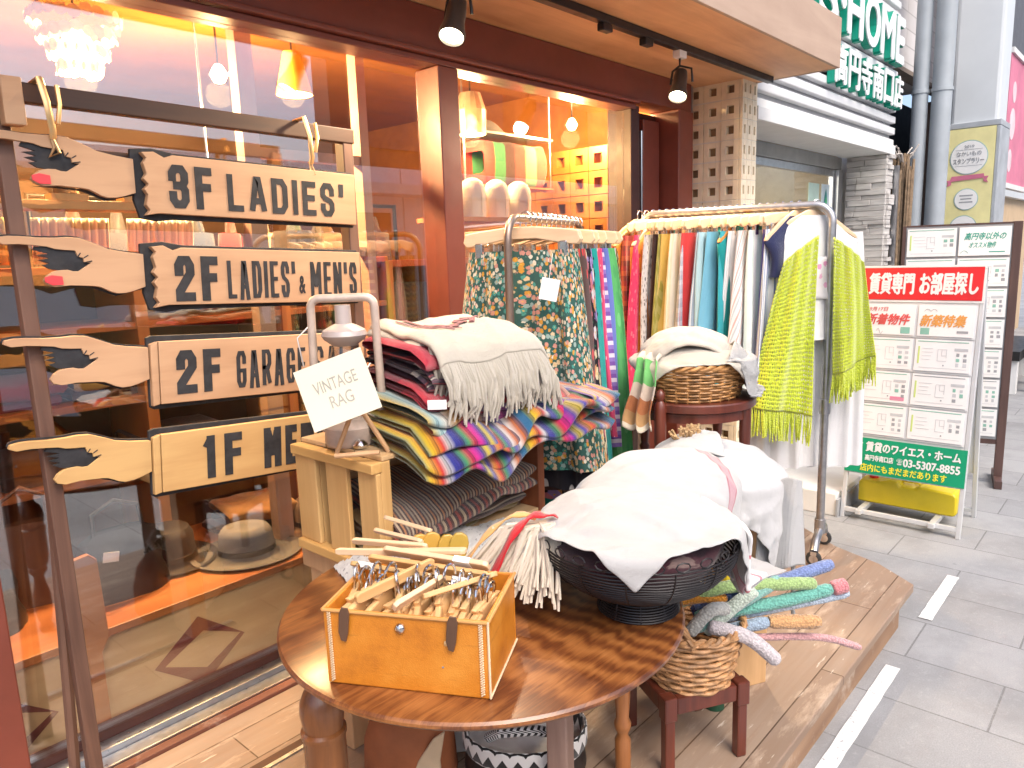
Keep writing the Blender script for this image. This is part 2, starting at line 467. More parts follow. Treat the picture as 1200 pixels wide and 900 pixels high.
# ================================================================ camera, light
F_PX, YAW, PITCH, ROLL, EYE = 866.7, R(41.97), R(9.98), R(-1.94), 1.5
def make_camera():
    cy, sy, cp, sp, cr, sr = math.cos(YAW), math.sin(YAW), math.cos(PITCH), math.sin(PITCH), math.cos(ROLL), math.sin(ROLL)
    f = Vector((cy * cp, sy * cp, -sp)); r = Vector((sy, -cy, 0)); u = r.cross(f)
    r, u = cr * r + sr * u, -sr * r + cr * u
    M = Matrix((r, u, -f)).transposed().to_4x4(); M.translation = (0, 0, EYE)
    cam = bpy.data.cameras.new('camera'); cam.sensor_width = 36; cam.lens = 36 * F_PX / 1200
    cam.clip_start = .02; cam.clip_end = 400
    o = bpy.data.objects.new('camera', cam); COL.objects.link(o); o.matrix_world = M
    SC.camera = o
make_camera()
SUN_EL, SUN_AZ = R(52), R(-112)      # azimuth measured from +X towards +Y: from the open street side
w = bpy.data.worlds.new('World'); SC.world = w; w.use_nodes = True
wt = w.node_tree; bg = wt.nodes['Background']
sky = wt.nodes.new('ShaderNodeTexSky'); sky.sky_type = 'NISHITA'; sky.sun_disc = False
sky.sun_elevation = SUN_EL; sky.sun_rotation = PI / 2 - SUN_AZ; sky.air_density = .8; sky.dust_density = 4.5; sky.ozone_density = 1.0
wt.links.new(sky.outputs[0], bg.inputs[0]); bg.inputs[1].default_value = .15
sl = bpy.data.lights.new('sun', 'SUN'); sl.energy = .5; sl.angle = R(28); sl.color = (1, .97, .92)
so = bpy.data.objects.new('sun', sl); COL.objects.link(so)
d = Vector((math.cos(SUN_AZ) * math.cos(SUN_EL), math.sin(SUN_AZ) * math.cos(SUN_EL), math.sin(SUN_EL)))
so.rotation_euler = d.to_track_quat('Z', 'Y').to_euler()
vs = SC.view_settings
vs.view_transform = 'Standard'; vs.look = 'None'; vs.gamma = 1; vs.use_curve_mapping = False; vs.exposure = 1.2
SC.cycles.use_denoising = True
SC.cycles.max_bounces = 7; SC.cycles.transparent_max_bounces = 16
SC.cycles.sample_clamp_indirect = 6; SC.cycles.caustics_reflective = False; SC.cycles.caustics_refractive = False

def lamp(name, loc, power, col, size=.04, kind='POINT', aim=None, spot=70):
    l = bpy.data.lights.new(name, kind); l.energy = power; l.color = col
    l.shadow_soft_size = size
    if kind == 'SPOT': l.spot_size = R(spot); l.spot_blend = .6
    o = bpy.data.objects.new(name, l); COL.objects.link(o); o.location = loc
    if aim: o.rotation_euler = (Vector(loc) - Vector(aim)).to_track_quat('Z', 'Y').to_euler()
    return o
WARM = (1., .62, .28)

# ================================================================ materials
m_white = flat('white_paint', (.78, .78, .76), .5, var=.05)
m_maroon = flat('maroon_paint', (.20, .05, .032), .38, var=.12, scale=4, coat=.2)
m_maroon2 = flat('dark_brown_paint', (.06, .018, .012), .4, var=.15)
m_alu = flat('aluminium', (.55, .56, .58), .32, 1., var=.08, scale=20)
m_steel = flat('galvanised_tube', (.42, .42, .43), .34, .9, var=.12, scale=30, bmp=.1)
m_chrome = flat('chrome', (.7, .7, .7), .18, 1., var=.05)
m_black = flat('black_paint', (.012, .012, .013), .4, var=.2)
m_rubber = flat('rubber', (.03, .03, .03), .7)
m_paper = flat('paper', (.82, .82, .80), .7, var=.03)
m_cream = flat('cream_card', (.68, .64, .50), .75, var=.04, scale=3)
m_green = flat('green_print', (.0, .30, .14), .5, var=.04)
m_red = flat('red_print', (.66, .015, .02), .45, var=.04)
m_yel = flat('yellow_print', (.80, .72, .05), .5, var=.03)
m_orange = flat('orange_print', (.72, .33, .08), .6, var=.03)
m_grey = flat('grey_print', (.33, .34, .35), .7, var=.05)
m_lime = flat('lime_print', (.55, .68, .20), .7, var=.03)
m_pinkp = flat('pink_print', (.70, .25, .36), .7, var=.04)
w_table = wood('oak_table', (.11, .030, .009), (.40, .145, .038), 0, 60, .3, coat=.45, c0=(.07, .02, .008), stretch=.14)
def oak_top():
    m, t, b = new_mat('figured_oak')
    v = coords(t, (1, 1, 1)); wv = nd(t, 'ShaderNodeTexWave', {'wave_type': 'RINGS', 'rings_direction': 'Y'}, Vector=nd(t, 'ShaderNodeMapping', Vector=v, Location=(.32, 0, .05), Scale=(1., 2.6, 1.)).outputs[0], Scale=13., Distortion=4., Detail=2., Detail_Scale=.8, Detail_Roughness=.5)
    fl = nd(t, 'ShaderNodeTexNoise', Vector=coords(t, (7, 150, 26), 'Object', (0, 0, R(20))), Scale=1., Detail=6., Roughness=.6, Distortion=1.2)
    bg_ = nd(t, 'ShaderNodeTexNoise', Vector=coords(t, (4, 4, 4)), Scale=1., Detail=4.)
    f = math_(t, 'ADD', math_(t, 'MULTIPLY', wv.outputs['Fac'], .20), math_(t, 'ADD', math_(t, 'MULTIPLY', fl.outputs[0], .48), math_(t, 'MULTIPLY', bg_.outputs[0], .40)))
    t.links.new(ramp(t, f, [(.30, (.060, .017, .007)), (.46, (.135, .041, .012)), (.62, (.27, .098, .026)), (.78, (.37, .155, .046))]), b.inputs['Base Color'])
    t.links.new(math_(t, 'MULTIPLY_ADD', fl.outputs[0], .25, .22), b.inputs['Roughness']); b.inputs['Coat Weight'].default_value = .35; b.inputs['Coat Roughness'].default_value = .2
    bump(t, b, fl.outputs[0], .15, .001); return m
w_table = oak_top()
w_leg = wood('dark_oak', (.10, .03, .011), (.34, .13, .04), 2, 24, .32, coat=.4)
w_mahog = wood('mahogany', (.05, .012, .008), (.15, .034, .018), 2, 26, .35, coat=.3)
w_pine = wood('pine', (.46, .25, .10), (.66, .41, .20), 0, 22, .55)
w_pinez = wood('pine_upright', (.46, .25, .10), (.66, .41, .20), 2, 22, .55)
w_hang = wood('hanger_wood', (.60, .40, .23), (.76, .56, .36), 0, 20, .45)
w_hang2 = wood('golden_hanger_wood', (.52, .29, .10), (.66, .42, .19), 0, 20, .45)
w_sign = wood('sign_plywood', (.38, .205, .105), (.53, .32, .18), 0, 15, .6, stretch=.10, c0=(.27, .135, .065))
w_frame = wood('frame_wood', (.03, .014, .009), (.075, .032, .016), 0, 20, .55)
w_raw = wood('raw_wood', (.44, .25, .12), (.58, .36, .19), 2, 20, .55)
w_canopy = wood('canopy_ply', (.46, .21, .095), (.74, .44, .23), 0, 9, .5, stretch=.14, c0=(.24, .09, .035))
w_fascia = wood('canopy_fascia', (.36, .245, .175), (.47, .34, .255), 0, 9, .65, stretch=.10, c0=(.28, .18, .125))
w_shelf = wood('shelf_wood', (.30, .09, .025), (.48, .17, .05), 0, 14, .45)
w_panel = wood('pale_veneer', (.44, .25, .12), (.62, .42, .22), 0, 9, .45, stretch=.1)
w_amber = wood('amber_wall', (.26, .09, .013), (.42, .165, .03), 0, 6, .5, stretch=.2)

# ---- street paving: blocks in running bond with worn faces
def paving():
    m, t, b = new_mat('paving')
    v = coords(t, (1, 1, 1), 'Object', (0, 0, PI / 2))
    br = nd(t, 'ShaderNodeTexBrick', {'offset': .5}, Vector=v, Color1=(.265, .268, .272, 1), Color2=(.33, .332, .336, 1), Mortar=(.15, .15, .15, 1), Scale=1., Mortar_Size=.0035, Mortar_Smooth=.3, Bias=0., Brick_Width=.62, Row_Height=.31)
    n = nd(t, 'ShaderNodeTexNoise', Vector=coords(t), Scale=220., Detail=2.)
    st = nd(t, 'ShaderNodeTexNoise', Vector=coords(t), Scale=2.2, Detail=8., Roughness=.65)
    c = mixc(t, ramp(t, n.outputs[0], [(.35, (0, 0, 0)), (.7, (1, 1, 1))]), br.outputs['Color'], (.46, .47, .48))
    c = mixc(t, .3, br.outputs['Color'], c)
    c = mixc(t, ramp(t, st.outputs[0], [(.38, (.55, .55, .55)), (.58, (0, 0, 0))]), c, (.19, .19, .19))
    gum = nd(t, 'ShaderNodeTexVoronoi', {'feature': 'F1'}, Vector=coords(t), Scale=3.1)
    c = mixc(t, ramp(t, gum.outputs['Distance'], [(.035, (.6, .6, .6)), (.05, (0, 0, 0))]), c, (.13, .13, .13))
    gr = nd(t, 'ShaderNodeTexNoise', Vector=coords(t), Scale=38., Detail=5., Roughness=.7)
    c = mixc(t, ramp(t, gr.outputs[0], [(.55, (0, 0, 0)), (.75, (.45, .45, .45))]), c, (.42, .42, .41))
    t.links.new(c, b.inputs['Base Color']); b.inputs['Roughness'].default_value = .82
    h = math_(t, 'MULTIPLY_ADD', br.outputs['Fac'], -1.2, math_(t, 'MULTIPLY', n.outputs[0], .35))
    bump(t, b, h, .45, .004)
    return m
st = MB(); st.grid(40, 40, lambda u, v: (-60 + 120 * u, -60 + 120 * v, 0))
tag(st.build('street', paving()), kind='structure')
def linemat():
    m, t, b = new_mat('road_paint')
    n = nd(t, 'ShaderNodeTexNoise', Vector=coords(t), Scale=70., Detail=6., Roughness=.7)
    t.links.new(ramp(t, n.outputs[0], [(.36, (.36, .37, .38)), (.42, (.72, .72, .70))]), b.inputs['Base Color'])
    b.inputs['Roughness'].default_value = .75
    return m
m_line = linemat()
for k, (x0, x1) in enumerate(((.9, 1.25), (1.72, 2.685), (3.13, 3.63), (9.0, 9.6), (10.3, 10.9))):
    l = MB(); l.grid(20, 2, lambda u, v: (x0 + (x1 - x0) * u + rnd.uniform(-.004, .004) * (0 < u < 1), .607 + .048 * v + rnd.uniform(-.0012, .0012), .004))
    tag(l.build('painted_line', m_line), kind='structure')

# ---- wooden deck in front of the shop
def deckmat():
    m, t, b = new_mat('deck_boards')
    v = coords(t)
    br = nd(t, 'ShaderNodeTexBrick', {'offset': .37}, Vector=v, Color1=(.265, .190, .138, 1), Color2=(.335, .250, .185, 1), Mortar=(.07, .04, .022, 1), Scale=1., Mortar_Size=.0022, Mortar_Smooth=.2, Brick_Width=1.36, Row_Height=.145)
    g = nd(t, 'ShaderNodeTexNoise', Vector=coords(t, (2.2, 34, 34)), Scale=1., Detail=9., Roughness=.65, Distortion=.5)
    c = mixc(t, ramp(t, g.outputs[0], [(.35, (0, 0, 0)), (.7, (1, 1, 1))]), mixc(t, .38, br.outputs['Color'], (.20, .105, .05)), br.outputs['Color'])
    wv = nd(t, 'ShaderNodeTexNoise', Vector=coords(t, (3, 11, 11)), Scale=1., Detail=9., Roughness=.72)
    c = mixc(t, ramp(t, wv.outputs[0], [(.53, (0, 0, 0)), (.68, (.75, .75, .75))]), c, (.56, .44, .33))
    sc = nd(t, 'ShaderNodeTexNoise', Vector=coords(t, (7, 60, 60)), Scale=1., Detail=4., Roughness=.6)
    c = mixc(t, ramp(t, sc.outputs[0], [(.66, (0, 0, 0)), (.7, (.7, .7, .7))]), c, (.66, .58, .48))
    t.links.new(c, b.inputs['Base Color'])
    t.links.new(math_(t, 'MULTIPLY_ADD', g.outputs[0], .3, .42), b.inputs['Roughness'])
    bump(t, b, math_(t, 'MULTIPLY_ADD', br.outputs['Fac'], -1.5, math_(t, 'MULTIPLY', g.outputs[0], .5)), .4, .003)
    return m
m_deck = deckmat()
dk = thing('wooden_deck', 'worn brown plank deck raised one step above the grey paving', 'deck', (0, 0, 0))
top = [(-1.8, .657), (3.03, .657), (3.158, .82), (3.238, 1.018), (3.384, 1.222), (3.56, 1.55), (3.62, 1.966), (-1.8, 1.966)]
mb = MB()
n = len(top); mb.add([(x, y, .18) for x, y in top] + [(x, y, .148) for x, y in top], [tuple(range(n)), tuple(range(2 * n - 1, n - 1, -1))] + [(i, i + n, (i + 1) % n + n, (i + 1) % n) for i in range(n)])
mb.build('deck_top', m_deck, dk, bevel=.004)
w_riser = wood('riser_wood', (.20, .11, .06), (.36, .22, .13), 0, 12, .6, wear=(.5, .42, .34))
mb = MB(); low = [(-1.8, .696), (3.0, .696), (3.12, .85), (3.2, 1.04), (3.34, 1.24), (3.5, 1.56), (3.56, 1.96), (-1.8, 1.96)]
mb.add([(x, y, .1475) for x, y in low] + [(x, y, 0) for x, y in low], [(i, i + n, (i + 1) % n + n, (i + 1) % n) for i in range(n)])
mb.build('riser', w_riser, dk)
mb = MB(); mb.b2(-1.8, 1.2, 1.690, 1.716, .1805, .184); mb.build('shutter_groove', m_maroon2, dk)
mb = MB(); mb.b2(-1.8, 1.2, 1.676, 1.688, .1805, .185); mb.build('metal_strip', m_alu, dk)

# ================================================================ clothing shop
shop = thing('clothes_shop', 'dark red framed clothes shop with big windows and plywood canopy', 'shop', (0, 2.1, .18))
def P(name, mb, mat, par=shop, **k):
    o = mb.build(name, mat, par, **k)
    return o
def rel(mb, dx=0, dy=-2.1, dz=-.18):
    mb.v = [(x + dx, y + dy, z + dz) for x, y, z in mb.v]; return mb
mb = MB()
mb.b2(-1.9, 3.78, 2.035, 2.2, 2.215, 2.36); mb.b2(-1.9, 3.25, 2.02, 2.16, 2.198, 2.214); mb.b2(-1.9, 3.25, 2.045, 2.15, 2.176, 2.197)
P('header_beam', rel(mb), m_maroon, bevel=.004)
def post(x0, x1, y0, y1, z0, z1, mat=m_maroon, name='window_post'):
    q = MB(); q.b2(x0, x1, y0, y1, z0, z1); return P(name, rel(q), mat, bevel=.004)
post(1.936, 2.034, 2.045, 2.17, .215, 2.175)
post(.33, .415, 2.045, 2.17, .215, 2.175)
post(3.225, 3.30, 2.06, 2.2, .18, 2.196, m_maroon2); post(3.62, 3.775, 2.02, 2.2, .18, 2.214)
q = MB(); q.b2(3.30, 3.62, 2.16, 2.2, .18, 2.196); P('recessed_panel', rel(q), m_maroon2)
q = MB(); q.b2(3.44, 3.60, 2.125, 2.158, .18, 2.16); P('side_door', rel(q), m_maroon, bevel=.004)
q = MB(); q.tube([(3.425, 2.13, .5), (3.425, 2.13, 2.1)], .008, 8); P('door_bar', rel(q), m_chrome, smooth=True)
q = MB(); q.b2(3.777, 3.79, 2.03, 2.05, .18, 2.35); P('corner_strip', rel(q), m_alu)
q = MB(); q.b2(-1.9, 3.22, 2.052, 2.098, .18, .2145); q.b2(-1.9, 3.22, 2.0, 2.051, .18, .196); P('sill_track', rel(q), m_alu, bevel=.002)
q = MB(); q.b2(-1.9, 3.22, 2.099, 2.15, .18, .238); P('bottom_rail', rel(q), m_maroon2)
q = MB(); q.b2(-1.9, 3.3, 1.967, 1.999, .16, .19); P('threshold', rel(q), wood('threshold_wood', (.10, .035, .02), (.22, .08, .05), 0, 14, .6, wear=(.4, .3, .25)), bevel=.003)
m_glass = glass_pane('shop_glass', (.97, .98, .97), .97, 2.4)
for x0, x1 in ((-1.9, .33), (.415, 1.936), (2.034, 3.225)):
    q = MB(); q.b2(x0, x1, 2.104, 2.110, .236, 2.176); P('glass_pane', rel(q), m_glass)
# canopy: plywood underside, boarded fascia
q = MB(); q.b2(-2.2, 4.03, 1.372, 2.09, 2.362, 2.40); P('canopy_underside', rel(q), w_canopy)
q = MB(); q.b2(-2.2, 4.04, 1.355, 1.371, 2.36, 2.595); q.b2(4.031, 4.046, 1.3711, 2.09, 2.36, 2.595); P('canopy_fascia', rel(q), w_fascia, bevel=.002)
q = MB(); q.b2(-2.2, 4.03, 1.372, 2.09, 2.57, 2.59); P('canopy_top', rel(q), m_grey)
# upper wall and the room inside
q = MB(); q.b2(-2.2, 3.86, 2.095, 2.2, 2.361, 5.2); P('upper_wall', rel(q), flat('pale_render', (.55, .53, .50), .85, bmp=.3))
q = MB()
q.b2(-1.95, 3.80, 2.2, 5.4, .10, .178); P('shop_floor', rel(q), w_shelf)
q = MB(); q.b2(-1.95, 3.86, 5.3, 5.4, .18, 2.6); P('back_wall', rel(q), wood('back_boards', (.11, .055, .022), (.20, .10, .042), 0, 6, .5, stretch=.2))
q = MB(); q.b2(-2.0, -1.9, 2.0, 5.4, .0, 2.6); P('end_wall', rel(q), w_amber)
q = MB(); q.b2(3.80, 3.86, 2.2, 5.4, .18, 2.6); P('far_wall', rel(q), w_amber)
q = MB(); q.b2(-1.95, 3.86, 2.2, 5.4, 2.48, 2.55); P('shop_ceiling', rel(q), w_amber)

# ---- amber pierced-block screen inside, at the far end of the window
def pierced(nx, nz, s, hole, t, mb, M):
    """wall of hollow blocks in local x,z, depth t along y, each with a square hole"""
    a = s / 2 - hole / 2
    for i in range(nx):
        for k in range(nz):
            x, z = i * s, k * s
            for (x0, x1, z0, z1) in ((.002, a, .002, s - .002), (s - a, s - .002, .002, s - .002), (a, s - a, .002, a), (a, s - a, s - a, s - .002)):
                mb.box((x + (x0 + x1) / 2, t / 2, z + (z0 + z1) / 2), (x1 - x0, t, z1 - z0), M=M)
q = MB(); pierced(6, 14, .13, .055, .06, q, Matrix.Translation((3.55, 2.25, .25)) @ Matrix.Rotation(PI / 2, 4, 'Z'))
tag(q.build('pierced_screen', w_amber), 'amber pierced block screen inside the shop at the window end', 'screen')

# ---- breeze block column outside, between the two shops
m_block = flat('breeze_block', (.85, .74, .55), .9, var=.08, scale=10, bmp=.4, bscale=120)
m_mortar = flat('mortar', (.74, .70, .62), .95, var=.05)
col = thing('block_column', 'cream hollow breeze block column at the corner under the canopy', 'column', (3.875, 1.80, .18))
q = MB(); S_ = .1045; nz = 21
for k in range(nz):
    for j in range(3):
        y = j * S_ + .006; z = k * S_; e = .0015; h0, h1 = .031, .073
        for (a0, a1, b0, b1) in ((e, h0, e, S_ - e), (h1, S_ - e, e, S_ - e), (h0, h1, e, h0), (h0, h1, h1, S_ - e)):
            q.b2(0.0 + (.006 if j > 0 else 0), .012 + .02, y + a0, y + a1, z + b0, z + b1)
    for i in range(3):
        x = i * .06 + .002; wv = .06
        z = k * S_; e = .0015; a = .020; h0, h1 = .030, .074
        for (a0, a1, b0, b1) in ((e, a, e, S_ - e), (wv - a, wv - e, e, S_ - e), (a, wv - a, e, h0), (a, wv - a, h1, S_ - e)):
            q.b2(x + a0 + (.034 if i == 0 and a0 == e else 0), x + a1 + (.034 if i == 0 and a0 == e else 0), -.012, .008, z + b0, z + b1) if not (i == 0 and a0 == e) else q.b2(.002, .02, -.012, .005, z + b0, z + b1)
q.build('blocks', m_block, col, bevel=.0015)
q = MB()
for k in range(nz + 1):
    q.b2(.003, .030, .004, 3 * S_, k * S_ - .0035, k * S_ + .0035); q.b2(.003, .180, -.009, .006, k * S_ - .0035, k * S_ + .0035)
q.build('mortar_joints', m_mortar, col)
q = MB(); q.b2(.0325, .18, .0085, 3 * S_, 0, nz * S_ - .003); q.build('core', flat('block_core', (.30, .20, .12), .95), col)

# ================================================================ estate agent next door
agent = thing('estate_agent_shop', 'white estate agent shopfront with ribbed fascia and stone clad return', 'shop', (4.06, 1.8, 0))
X0, Y0 = 4.06, 1.8
def PA(name, mb, mat, **k):
    mb.v = [(x - X0, y - Y0, z) for x, y, z in mb.v]; return mb.build(name, mat, agent, **k)
m_rib = flat('ribbed_white', (.66, .67, .68), .5, var=.04, scale=3)
q = MB(); q.b2(4.065, 6.68, 1.835, 2.0, 2.30, 4.4); PA('fascia_backing', q, flat('fascia_grey', (.42, .43, .45), .6, var=.05))
q = MB()
for k in range(24):
    z = 2.335 + k * .085
    if z < 4.35: q.b2(4.066, 6.675, 1.792, 1.834, z, z + .052)
PA('fascia_ribs', q, m_rib, bevel=.006)
q = MB(); q.b2(4.066, 6.68, 1.80, 2.0, 2.252, 2.298); q.b2(4.066, 6.69, 1.785, 1.799, 2.18, 2.251); q.b2(4.066, 6.68, 1.80, 2.13, 2.18, 2.20); PA('lintel', q, m_white, bevel=.003)
m_stone = None
def stonemat():
    m, t, b = new_mat('split_stone')
    n = nd(t, 'ShaderNodeTexNoise', Vector=coords(t, (4, 4, 26)), Scale=1., Detail=4.)
    t.links.new(ramp(t, n.outputs[0], [(.3, (.36, .34, .32)), (.7, (.66, .64, .61))]), b.inputs['Base Color'])
    b.inputs['Roughness'].default_value = .9
    bump(t, b, n.outputs[0], .5, .006); return m
m_stone = stonemat()
q = MB(); z = .16; rs = random.Random(3)
while z < 2.17:
    h = rs.uniform(.028, .055); h = min(h, 2.178 - z)
    y = 1.80
    while y < 2.10:
        l = min(rs.uniform(.10, .28), 2.11 - y); e = rs.uniform(0, .022)
        q.b2(6.545 - e, 6.60, y + .001, y + l - .001, z + .001, z + h - .001); y += l
    q.b2(6.56, 6.56 + rs.uniform(.09, .15), 1.80 - rs.uniform(.002, .03), 1.86, z + .0015, z + h - .0015)
    z += h
PA('stone_cladding', q, m_stone, bevel=.003)
q = MB(); q.b2(6.602, 6.72, 1.87, 2.3, 0, 4.4); PA('side_pier', q, m_rib)
q = MB(); q.b2(6.722, 6.75, 1.76, 1.80, .0, 2.1); PA('edge_trim', q, m_alu)
q = MB(); q.b2(4.066, 6.50, 2.135, 2.2, 2.085, 2.178); PA('shutter_box', q, flat('dull_alu', (.42, .42, .40), .4, .6, var=.1), bevel=.003)
q = MB(); q.b2(6.40, 6.50, 2.12, 2.19, .16, 2.083); q.b2(6.36, 6.385, 2.15, 2.19, .16, 2.083); q.b2(4.066, 4.10, 2.14, 2.19, .16, 2.083); q.b2(4.10, 6.36, 2.15, 2.19, 2.03, 2.083); PA('door_frame', q, m_alu, bevel=.003)
q = MB(); q.b2(6.505, 6.54, 2.16, 2.2, .16, 2.178); PA('black_gap_strip', q, m_black)  # black strip stands in for the dark gap beside the door frame
q = MB(); q.b2(4.10, 6.36, 2.165, 2.171, .17, 2.03); PA('window_glass', q, glass_pane('agent_glass', (.95, .97, .96), .9, 1.5))
q = MB(); q.b2(4.066, 6.6, 3.4, 3.45, .15, 2.3); q.b2(4.066, 6.6, 2.2, 3.4, 2.181, 2.25); q.b2(6.55, 6.6, 2.2, 3.4, .15, 2.2); PA('office_walls', q, wood('office_panel', (.42, .33, .22), (.58, .48, .34), 0, 8, .6))
q = MB(); q.b2(4.066, 6.54, 2.2, 3.4, .1, .158); PA('office_floor', q, m_grey)
q = MB(); q.b2(4.10, 6.7, 1.30, 2.13, .0, .13); PA('entrance_step', q, flat('step_tile', (.70, .70, .68), .6, var=.05), bevel=.006)
q = MB(); q.b2(4.09, 6.7, 1.288, 1.299, .0, .10); PA('step_riser', q, m_grey)
# posters behind the glass
def sheet(name, x, y, z, w_, h_, mat, parent=None): 
    q = MB(); q.b2(x, x + w_, y, y + .003, z, z + h_); return q
q = sheet('p', 5.86, 2.16, 1.62, .22, .34, m_paper); PA('pale_poster', q, flat('pale_green', (.55, .72, .62), .7))
q = sheet('p', 6.12, 2.155, 1.60, .18, .36, m_paper); PA('figure_poster', q, flat('pale_blue', (.60, .70, .74), .7))
q = MB(); q.lathe([(.0, 0), (.035, .03), (.05, .12), (.035, .2), (.02, .26), (.0, .3)], 12, Matrix.Translation((6.21, 2.152, 1.63)) @ Matrix.Diagonal((1, .05, 1, 1))); PA('printed_figure', q, flat('print_teal', (.03, .25, .24), .6))
q = MB(); q.lathe([(.0, 0), (.03, .05), (.035, .15), (.02, .22), (.0, .25)], 12, Matrix.Translation((6.215, 2.1505, 1.67)) @ Matrix.Diagonal((.7, .03, .8, 1))); PA('printed_fill', q, flat('print_green', (.08, .45, .16), .6))
q = sheet('p', 5.62, 2.19, 1.42, .55, .12, m_green); PA('green_leaflets', q, flat('leaf_green', (.16, .50, .28), .7))
q = MB(); q.prism([(5.74, 1.29), (6.2, 1.29), (6.2, 1.42), (5.74, 1.40)], .003, Matrix.Translation((0, 2.15, 0))); PA('red_notice', q, m_red)
# white banner hanging inside
q = MB(); q.grid(10, 16, lambda u, v: (4.92 + .30 * u, 2.45 + .02 * math.sin(u * 7 + v * 2), 2.0 - 1.2 * v)); PA('hanging_banner', q, fabric('banner_cloth', 'diag', ((.72, .73, .78), (.72, .73, .78), (.72, .73, .78), (.35, .38, .60)), (1.5, 2.)), smooth=True)
lamp('office_lamp', (5.3, 2.8, 2.0), 16, (1, .92, .8), .3)
# raised lettering: white faces on teal returns
m_teal = flat('teal_letter', (.0, .30, .20), .45, var=.05)
m_lface = flat('letter_face', (.80, .82, .82), .45, var=.03)
def letter(ch, x0, x1, z0, z1, bold):
    q = MB(); add_text(q, ch, x0, x1, z0, z1, depth=.045, y=1.79, bold=bold, mi=0); PA('sign_letter', q, m_teal)
    q2 = MB(); add_text(q2, ch, x0 + .004, x1 - .004, z0 + .004, z1 - .004, depth=.008, y=1.7435, bold=bold * .82, mi=0)
    q2.v = [(x - X0, y - Y0, z) for x, y, z in q2.v]; q2.build('sign_letter_face', m_lface, agent)
for ch, a, b_ in (('Y', 3.72, 4.03), ('E', 4.42, 4.70), ('S', 4.80, 5.10), ('H', 5.30, 5.60), ('O', 5.66, 5.97), ('M', 6.02, 6.34), ('E', 6.40, 6.60)):
    if a > 4.1: letter(ch, a, b_, 2.845, 3.16, .014)
letter('・', 5.17, 5.25, 2.97, 3.05, .01)
for k, ch in enumerate('高円寺南口店'):
    letter(ch, 5.10 + k * .262, 5.10 + k * .262 + .225, 2.515, 2.75, .007)

# ---- the dark gap, wall beyond, pipes, arcade pillar and what follows down the street
m_tilew = flat('old_tiles', (.52, .50, .50), .75, var=.08, bmp=.3)
def bricktile():
    m, t, b = new_mat('wall_tiles')
    v = coords(t, (1, 1, 1), 'Object', (PI / 2, 0, 0))
    br = nd(t, 'ShaderNodeTexBrick', Vector=v, Color1=(.56, .54, .54, 1), Color2=(.62, .60, .60, 1), Mortar=(.40, .39, .39, 1), Scale=1., Mortar_Size=.006, Brick_Width=.6, Row_Height=.14)
    n = nd(t, 'ShaderNodeTexNoise', Vector=coords(t), Scale=1.4, Detail=6.)
    t.links.new(mixc(t, ramp(t, n.outputs[0], [(.45, (0, 0, 0)), (.75, (.6, .6, .6))]), br.outputs['Color'], (.33, .29, .25)), b.inputs['Base Color'])
    b.inputs['Roughness'].default_value = .8; return m
nb = thing('grey_tiled_building', 'pale tiled building with a dark side entrance behind two drainpipes', 'building', (6.76, 2.0, 0))
q = MB(); q.b2(6.76, 9.0, 2.0, 2.4, 3.02, 6.5); q.v = [(x - 6.76, y - 2.0, z) for x, y, z in q.v]; q.build('tiled_wall', bricktile(), nb)
q = MB(); q.b2(0, 7.3, .5, .6, 0, 3.02); q.b2(-.02, .0, .32, .6, 0, 3.0); q.build('dark_recess', flat('recess_dark', (.035, .04, .045), .6, var=.2), nb)
q = MB(); q.b2(0.002, 2.3, -.02, .1, 2.98, 3.018); q.build('recess_lintel', flat('rust_lintel', (.20, .16, .13), .8), nb)
q = MB(); q.lathe([(0, 0), (.05, .01), (.055, .1), (.03, .14), (0, .15)], 12, Matrix.Translation((.75, .46, 2.42))); q.build('entrance_lamp', flat('lamp_plastic', (.6, .58, .48), .5), nb, smooth=True)

m_pipe = flat('grey_pipe', (.36, .40, .43), .45, var=.1, scale=3)
for (x, y, r_, lb) in ((7.3, 1.775, .062, 'slim grey drainpipe nearest the estate agent'), (7.32, 1.615, .078, 'thick grey drainpipe beside the banner pillar')):
    p = thing('drainpipe', lb, 'pipe', (x, y, 0))
    q = MB(); q.tube([(0, 0, 0), (0, 0, 6.5)], r_, 20); q.build('pipe', m_pipe, p, smooth=True)
    for z in (1.1, 2.72, 4.4):
        q = MB(); q.lathe([(r_ + .001, z), (r_ + .008, z + .002), (r_ + .008, z + .03), (r_ + .001, z + .032)], 20); q.build('bracket', m_pipe, p, smooth=True)
# tied bundle of old reed fencing in the gap
m_reed = flat('dry_reed', (.30, .21, .13), .9, var=.3, scale=25, bmp=.6, bscale=60)
rb = thing('reed_bundle', 'rolled bundle of dry reed screening wedged beside the drainpipes', 'reed bundle', (6.93, 1.78, 0))
q = MB(); rs = random.Random(5)
for i in range(40):
    a = rs.uniform(0, 6.28); r_ = rs.uniform(0, .075); x, y = r_ * math.cos(a), r_ * math.sin(a)
    top_ = rs.uniform(2.05, 2.22)
    q.tube([(x * .9, y * .9, .02), (x, y, 1.1), (x * 1.1, y * 1.1, top_)], .011, 5)
q.build('reeds', m_reed, rb, smooth=True)
q = MB()
for i in range(12):
    a = rs.uniform(0, 6.28); q.tube([(0, 0, 2.1), (.06 * math.cos(a), .06 * math.sin(a), 2.2), (.22 * math.cos(a), .10 * math.sin(a), 2.18 + rs.uniform(-.05, .12))], .006, 4)
q.build('loose_twigs', flat('twig', (.55, .50, .45), .9), rb)

